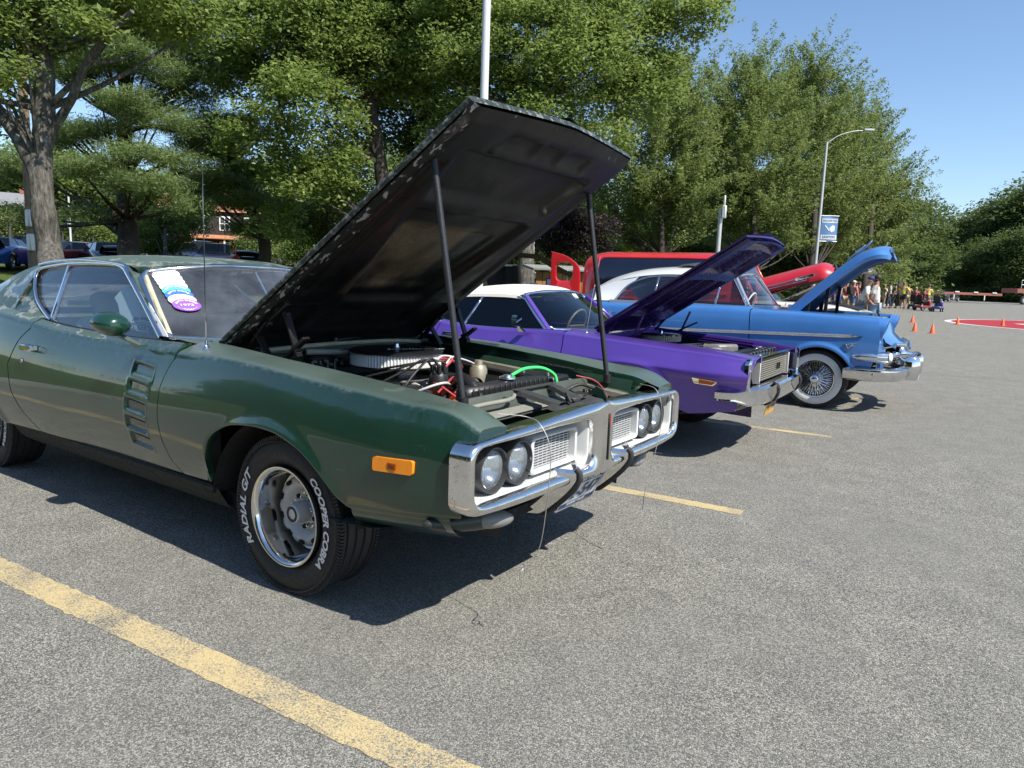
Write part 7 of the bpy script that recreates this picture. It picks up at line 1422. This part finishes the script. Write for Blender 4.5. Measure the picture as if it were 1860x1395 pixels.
WORD = ('behind the grey house', 'behind the grey-barked tree', 'left behind the layered pine', 'right behind the layered pine', 'behind the brown house', 'behind the tan house', 'behind the leaning maple', 'left of the light pole far back', 'behind the light pole', 'behind the tall maple', 'behind the pale trunk', 'behind the plum tree', 'behind the red van roof', 'behind the first feathery tree', 'behind the purple hood', 'behind the banner pole', 'behind the blue hood')
for i, lb in enumerate(WORD):
    px = -60+i*105+rng.uniform(-20, 20); d_ = rng.uniform(100, 118) if i in (0, 1, 2, 3, 4, 5) else rng.uniform(56, 80); p = place(px, d_); s_ = rng.uniform(.8, 1.15)*(1.0 if d_ < 90 else 1.35)
    proto_tree('dense green background tree '+lb, p, rng.randrange(2), (s_*1.1, s_*1.1, s_), rng.uniform(0, 6), GB)
GW = 'dark wood at the end of the lot'
spots = [(1668, 150, .82), (1690, 142, .95), (1715, 150, 1.05), (1740, 140, 1.12), (1762, 150, 1.25), (1785, 138, 1.22), (1808, 146, 1.36), (1830, 134, 1.24), (1855, 140, 1.5), (1880, 132, 1.45), (1905, 138, 1.6), (1935, 134, 1.6), (1705, 126, .6), (1752, 122, .62), (1800, 120, .72), (1846, 118, .85), (1892, 118, .9), (1650, 170, .75), (1966, 132, 1.6), (2000, 130, 1.6)]
for i, (px, d_, s_) in enumerate(spots):
    p = place(px, d_); proto_tree('dark woodland tree %s in the wood beyond the trailer' % ('number %d from the left' % (i+1) if False else ('at the left edge', 'second from the left edge', 'third from the left edge', 'left of centre', 'just left of centre', 'at the centre', 'just right of centre', 'right of centre', 'towards the right edge', 'at the right edge', 'beyond the right edge', 'well beyond the right edge', 'low in front at left', 'low in front left of centre', 'low in front at the centre', 'low in front at right', 'low in front at the right edge', 'farthest back at left', 'far outside the right edge', 'farthest outside the right edge')[i]), p, 0 if i % 2 else 2, (s_*1.3, s_*1.3, s_*1.06), rng.uniform(0, 6), GW)
GBK = 'trees across the road behind the viewer'
for i in range(20):
    x = -52+i*4.4+rng.uniform(-1, 1); y = -25-rng.uniform(0, 5)-(4 if x > 12 else 0)
    proto_tree('leafy tree across the road behind the viewer', (x, y, 0), i % 3, (1.05, 1.05, rng.uniform(.95, 1.35)), rng.uniform(0, 6), GBK)
# low shrubs closing the foot of the tree line
for i, (px, py, rp, d_, lb) in enumerate(((1100, 455, 36, 44, 'left of the red van\'s roof'), (1180, 440, 42, 47, 'above the red van\'s roof'), (1255, 448, 40, 46, 'above the white roof'), (1330, 455, 40, 45, 'above the purple hood'), (1400, 462, 40, 48, 'between the purple and red hoods'), (1455, 458, 40, 47, 'left of the banner pole'), (1530, 462, 42, 50, 'right of the banner pole'), (1590, 475, 38, 54, 'behind the blue hood tip'),
        (930, 425, 40, 40, 'under the black hood'), (890, 440, 40, 42, 'left of the pale trunk'), (20, 395, 34, 48, 'in front of the grey house'), (115, 420, 42, 50, 'right of the grey trunk'), (170, 425, 40, 52, 'left of the layered pine'), (480, 432, 34, 60, 'right of the brown house'), (655, 420, 45, 44, 'right of the yellow-green tree'), (560, 438, 36, 50, 'below the yellow-green tree'))):
    from_view('lawn_shrub', 'bushy green shrub '+lb, px, d_, [(px, py, rp, 0, .75), (px-rp*.7, py+12, rp*.7, .6, .7), (px+rp*.7, py+10, rp*.7, .4, .7), (px, py+22, rp*.9, 0, .5)], leafm=(L_MAPLE, L_LOCUST, L_DARK)[i % 3], clumps=120, per=110, cr=.8, size=.19, seed=200+i, trunk_h=.8, r=.1, bark=BARK_D, twigs=8, cat='shrub', group='shrubs along the lawn')
# ------------------------------------------------------------------ people
SKIN = pm('skin', (.42, .24, .16), .55, 0, .1, 8); SKIN2 = pm('skin_tanned', (.30, .16, .10), .55, 0, .1, 8)
def skin_obj(name, V, E, R, mat, parent, root=0, sub=1):
    me = bpy.data.meshes.new(name); me.from_pydata(V, E, []); o = link(name, me, mat, parent)
    md = o.modifiers.new('skin', 'SKIN'); md.use_smooth_shade = True; md.branch_smoothing = .3
    for i, r in enumerate(R): d = me.skin_vertices[0].data[i]; d.radius = (r, r) if not hasattr(r, '__len__') else r; d.use_root = i == root
    ss = o.modifiers.new('smooth', 'SUBSURF'); ss.levels = sub; ss.render_levels = sub; return o
def cloth(name, col): return pm('cloth_'+name, col, .8, 0, .12, 6)
def person(label, loc, rz, h=1.75, shirt=('white', (.7, .7, .69)), legs=('denim', (.10, .16, .28)), shorts=False, cap=None, hair=(.05, .035, .025), arms=((.16, .05), (.16, .05)), sit=0, lean=0, skin=SKIN, group='visitors at the car show', stride=.05, pack=None, dress=False):
    """faces +x locally; arms: per side (outward, forward) swing of the hand"""
    g = thing('person', label, 'person', loc, rz, group); k = h
    V, E, R = [], [], []
    def v(x, y, z, r, p=None):
        V.append((x*k, y*k, z*k)); R.append(r*k if not hasattr(r, '__len__') else (r[0]*k, r[1]*k)); i = len(V)-1
        if p is not None: E.append((p, i))
        return i
    dz = -.26 if sit else 0; lx = lambda z: lean*(z-.53)
    pel = v(0, 0, .52+dz, .075); wa = v(lx(.60), 0, .61+dz, .066, pel); ch_ = v(lx(.72), 0, .73+dz, .078, wa); ne = v(lx(.83), 0, .835+dz, .032, ch_)
    hb = v(lx(.88)+.008, 0, .885+dz, .044, ne); ht = v(lx(.94)+.008, 0, .945+dz, .048, hb); v(lx(.97), 0, .985+dz, .026, ht); v(lx(.9)+.062, 0, .915+dz, .011, ht)
    for s_ in (-1, 1): v(lx(.9), s_*.052, .925+dz, .010, ht)
    LEG = {}; ARM = {}
    for s_, (ao, af) in zip((-1, 1), arms):
        hp = v(0, s_*.055, .495+dz, .058, pel); st = stride*s_
        if sit: kn = v(.24, s_*.07, .285, .042, hp); an = v(.25, s_*.07, .06, .026, kn)
        else: kn = v(st*.6+.015, s_*.06, .285, .040, hp); an = v(st-.005, s_*.062, .05, .024, kn)
        hl_ = v(V[an][0]/k-.02, s_*.062, .022, .022, an); to = v(V[an][0]/k+.09, s_*.07, .018, .018, an); LEG[s_] = (hp, kn, an)
        sh = v(lx(.80), s_*.105, .805+dz, .034, ch_); el = v(lx(.66)+af*.35, s_*(.115+ao*.30), .645+dz, .026, sh); hz = .505+dz+.35*max(0, af)
        wr = v(lx(.55)+af, s_*(.105+ao*.42-.25*max(0, af)), hz, .018, el); d_ = np.array(V[wr])-np.array(V[el]); d_ = d_/np.linalg.norm(d_)
        pa = v(V[wr][0]/k+d_[0]*.035, V[wr][1]/k+d_[1]*.035, V[wr][2]/k+d_[2]*.035, .016, wr); ARM[s_] = (sh, el)
        for f_ in range(4):
            off = (f_-1.5)*.011; L_ = (.034, .040, .038, .030)[f_]; b_ = v(V[pa][0]/k+d_[0]*.016+off, V[pa][1]/k+d_[1]*.016, V[pa][2]/k+d_[2]*.016, .0062, pa); v(V[b_][0]/k+d_[0]*L_, V[b_][1]/k+d_[1]*L_-s_*.008, V[b_][2]/k+d_[2]*L_, .0052, b_)
        t_ = v(V[wr][0]/k+.018+d_[0]*.02, V[wr][1]/k+d_[1]*.02, V[wr][2]/k+d_[2]*.02, .0065, wr); v(V[t_][0]/k+.012, V[t_][1]/k, V[t_][2]/k-.025, .0055, t_)
    skin_obj('body', V, E, R, skin, g)
    def sub(name, spec, edges, mat): skin_obj(name, [V[i] if isinstance(i, int) else tuple(c*k for c in i) for i, _ in spec], edges, [r*k for _, r in spec], mat, g)
    mid = lambda a, b, t: tuple((np.array(V[a])*(1-t)+np.array(V[b])*t)/k)
    lo = .34 if dress else .50
    sp_ = [((lx(.55), 0, lo+dz), .098 if dress else .088), (wa, .080), (ch_, .092), ((lx(.82), 0, .825+dz), .045)]; ed_ = [(0, 1), (1, 2), (2, 3)]
    for s_ in (-1, 1):
        sh, el = ARM[s_]; i = len(sp_); sp_ += [(sh, .044), (mid(sh, el, .55), .040), (mid(sh, el, .75), .041)]; ed_ += [(2, i), (i, i+1), (i+1, i+2)]
    sub('shirt', sp_, ed_, cloth(*shirt))
    sp_ = [(pel, .084)]; ed_ = []
    for s_ in (-1, 1):
        hp, kn, an = LEG[s_]; i = len(sp_); sp_ += [(hp, .066), (mid(hp, kn, .9 if not shorts else .85), .054)]; ed_ += [(0, i), (i, i+1)]
        if not shorts: sp_ += [(kn, .050), (mid(kn, an, .92), .036)]; ed_ += [(i+1, i+2), (i+2, i+3)]
    if not dress: sub('trousers', sp_, ed_, cloth(*legs))
    for s_ in (-1, 1):
        an = LEG[s_][2]; a = np.array(V[an])/k; sub('shoe', [((a[0]-.02, a[1], .028), .030), ((a[0]+.04, a[1], .026), .028), ((a[0]+.10, a[1], .022), .022)], [(0, 1), (1, 2)], cloth('shoe', (.05, .05, .05)))
    hc = np.array(V[ht])
    if cap: mb = MB(); mb.ball(hc+[-.002*k, 0, .014*k], (.060*k, .056*k, .046*k), 16, 10); mb.v = [(x, y, max(z, hc[2]+.004*k)) for x, y, z in mb.v]; mb.prism([(.03, -.045), (.10, -.030), (.115, 0), (.10, .030), (.03, .045)], lambda a, b: hc+np.array([a*k, b*k, .012*k]), lambda a, b: hc+np.array([a*k, b*k, .004*k])); mb.build('cap', cloth(*cap), g, 50)
    elif hair: mb = MB(); mb.ball(hc+[-.012*k, 0, .010*k], (.056*k, .054*k, .056*k), 16, 10); mb.build('hair', pm('hair_%d' % int(hair[0]*1000), hair, .6), g, 60)
    if pack: mb = MB(); mb.box((-.12*k+lx(.7)*k, 0, (.70+dz)*k), (.14*k, .19*k, .26*k), .04*k); mb.build('backpack', cloth(*pack), g)
    return g
CV = -YAW
def pp(px, dist): return place(px, dist)
wh = ('white', (.70, .70, .68)); rd = ('red', (.42, .03, .04)); yl = ('hivis', (.62, .72, .03)); gy = ('grey', (.20, .22, .24)); bk = ('black', (.02, .02, .022)); lb_ = ('paleblue', (.30, .42, .62)); kh = ('khaki', (.35, .28, .18)); dn = ('denim', (.10, .16, .28)); ld = ('lightdenim', (.24, .33, .44)); bl_ = ('royal', (.04, .09, .42)); tl = ('teal', (.06, .25, .24)); pk = ('cream', (.60, .57, .38))
person('man in white T-shirt and dark blue cap bending over the white car', pp(1571, 23.5), CV-.5, 1.78, wh, dn, False, ('navy', (.03, .05, .16)), None, ((.1, .16), (.1, .18)), lean=.28)
person('man in white T-shirt and light jeans with dark hair, back half-turned, beside the white car', pp(1597, 23.5), CV+2.5, 1.82, ('offwhite', (.64, .62, .57)), ld, False, None, (.03, .022, .02), ((.14, .02), (.12, .10)), skin=SKIN2)
person('visitor in pale blue shirt behind the blue car\'s open hood', pp(1511, 38), CV+.6, 1.66, lb_, lb_, False, None, (.25, .2, .15), dress=True)
person('man in grey T-shirt and bright blue shorts', pp(1527, 39), CV+3.4, 1.78, gy, bl_, True, None, (.06, .04, .03))
person('visitor in red shirt and white cap left of the backpacker', pp(1543, 42), CV+1.2, 1.7, rd, kh, True, ('whitecap', (.7, .7, .7)), None)
person('visitor with black backpack and pink shirt', pp(1555, 41), CV+.3, 1.74, ('pink', (.55, .14, .18)), dn, True, ('palecap', (.62, .62, .6)), None, pack=bk)
person('visitor in teal shirt farther back in the crowd', pp(1537, 50), CV-1.0, 1.72, tl, bk, False, None, (.2, .14, .08))
person('visitor in red shirt at the back of the crowd', pp(1562, 52), CV+2.0, 1.75, ('brick', (.38, .06, .05)), gy, True, None, (.05, .04, .03))
person('woman in cream dress walking on the grass edge', pp(1612, 57), CV+.2, 1.64, pk, pk, False, None, (.30, .22, .12), dress=True)
person('man in pale grey shirt and dark jeans walking away', pp(1622, 56), CV+2.9, 1.80, ('palegrey', (.50, .52, .52)), ('darkjeans', (.03, .05, .09)), False, None, (.04, .03, .03), stride=.09)
person('visitor in all-dark clothes beside the man in grey', pp(1632, 58), CV+2.6, 1.74, bk, ('charcoal', (.04, .04, .05)), False, None, (.03, .02, .02), stride=.08)
person('man in yellow high-visibility shirt and black shorts standing', pp(1647, 58), CV+.9, 1.84, yl, bk, True, None, (.20, .18, .16), ((.3, .02), (.3, .02)))
person('person with tan trousers half hidden behind the high-visibility man', pp(1656, 61), CV+1.6, 1.72, ('tan', (.32, .24, .16)), kh, False, None, (.15, .1, .06), ((.35, .05), (.2, .05)))
for i, (px, d_, sh, lg, lb) in enumerate(((1494, 44, rd, dn, 'visitor in red shirt at the left end of the crowd'), (1503, 47, gy, kh, 'visitor in grey shirt and khaki shorts at the left of the crowd'), (1519, 48, wh, bk, 'visitor in white shirt and black shorts deep in the crowd'), (1533, 46, rd, ld, 'visitor in red shirt and light jeans in mid crowd'), (1549, 47, tl, dn, 'visitor in teal shirt and dark jeans behind the backpacker'), (1565, 46, ('maroon', (.22, .03, .05)), kh, 'visitor in maroon shirt just left of the man in the cap'))):
    person(lb, pp(px, d_), CV+i*1.3, 1.66+.04*(i % 4), sh, lg, i % 2 == 0, ('whitecap', (.7, .7, .7)) if i % 3 == 0 else None, (.08, .05, .03))
# mobility scooters and riders
def scooter(label, loc, rz, col):
    g = thing('mobility_scooter', label, 'mobility scooter', loc, rz, 'mobility scooters on the lot'); m_ = pm('scooter_'+col[0], col[1], .35, 0, .1, 8, 0, .6)
    MB().box((-.05, 0, .26), (1.05, .52, .16), .06).build('deck', m_, g); MB().box((.45, 0, .48), (.22, .48, .42), .08).build('front_shield', m_, g)
    MB().box((-.22, 0, .60), (.46, .48, .12), .05).build('seat', BLACK, g); MB().box((-.45, 0, .82), (.10, .40, .38), .05).build('backrest', BLACK, g); MB().tube([(-.25, 0, .3), (-.25, 0, .58)], .04, 8).build('seat_post', BLACKM, g)
    MB().tube([(.46, 0, .6), (.34, 0, .98)], .03, 8).build('tiller', BLACKM, g); MB().tube([(.34, -.28, 1.0), (.33, 0, .98), (.34, .28, 1.0)], .018, 6).build('handlebar', BLACK, g); MB().box((.62, 0, .62), (.22, .34, .24), .03).build('basket', BLACKM, g)
    for x in (.42, -.42):
        for s_ in (-1, 1): plain_wheel(g, x, s_*.26, .13, .13, .09, s_, .07, GALV, None, False)
    return g
q = pp(1671, 57); scooter('dark mobility scooter ridden by the man in the plain red shirt', q, CV+.7, ('black', (.03, .03, .035))); person('man in red polo shirt riding a mobility scooter', (q[0]-.05, q[1], q[2]+.22), CV+.7, 1.78, rd, kh, True, None, (.30, .28, .26), ((.1, .22), (.1, .22)), sit=1)
q = pp(1685, 54); scooter('red-black mobility scooter in the middle of the three', q, CV+.5, ('red', (.25, .03, .04))); person('rider in dark red shirt on the middle mobility scooter', (q[0], q[1], q[2]+.20), CV+.5, 1.70, ('crimson', (.30, .02, .04)), bk, True, None, (.08, .06, .05), ((.1, .22), (.1, .22)), sit=1)
person('person in yellow high-visibility shirt behind the middle scooter', pp(1693, 57.5), CV+1.4, 1.72, yl, gy, True, None, (.10, .08, .06))
scooter('empty blue-black mobility scooter nearest the red oval', pp(1712, 53), CV+.9, ('blue', (.05, .06, .22)))
# seated visitors on the lawn at left
def lawn_chair(label, loc, rz):
    g = thing('lawn_chair', label, 'chair', loc, rz, 'lawn chairs on the grass'); MB().box((0, 0, .44), (.5, .52, .04), .01).build('seat', BLACK, g); MB().box((-.26, 0, .72), (.05, .52, .52), .01, np.array(Matrix.Rotation(-.2, 3, 'Y'))).build('backrest', BLACK, g)
    for sx in (-.22, .22):
        for sy in (-.24, .24): MB().tube([(sx, sy, 0), (sx, sy, .45)], .014, 6).build('leg', GALV, g)
q = pp(475, 31); person('man in white shirt standing by the green bins, seen over the green car\'s roof', q, CV+.6, 1.62, ('white', (.70, .70, .68)), kh, False, None, (.35, .33, .3))
q = pp(505, 31); lawn_chair('black lawn chair under the visitor with the pale cap', q, CV+.8); person('seated visitor with pale cap beside the green bin', (q[0], q[1], q[2]+.03), CV+.8, 1.75, gy, dn, False, ('palecap', (.62, .62, .6)), None, sit=1)
b_ = pp(528, 32); g = thing('green_bin', 'open-topped dark green bin on the lawn by the raised hood', 'bin', b_, CV); MB().grid([[(sx*w_, sy*w_, z_) for sx, sy in ((-1, -1), (1, -1), (1, 1), (-1, 1))] for w_, z_ in ((.30, 0), (.42, 1.05), (.45, 1.06), (.40, 1.04), (.29, .1))], cv=True).build('tub', pm('bin_green', (.01, .07, .04), .5), g, 20); MB().box((0, 0, .05), (.5, .5, .05), .01).build('bottom', pm('bin_green', (.01, .07, .04), .5), g)
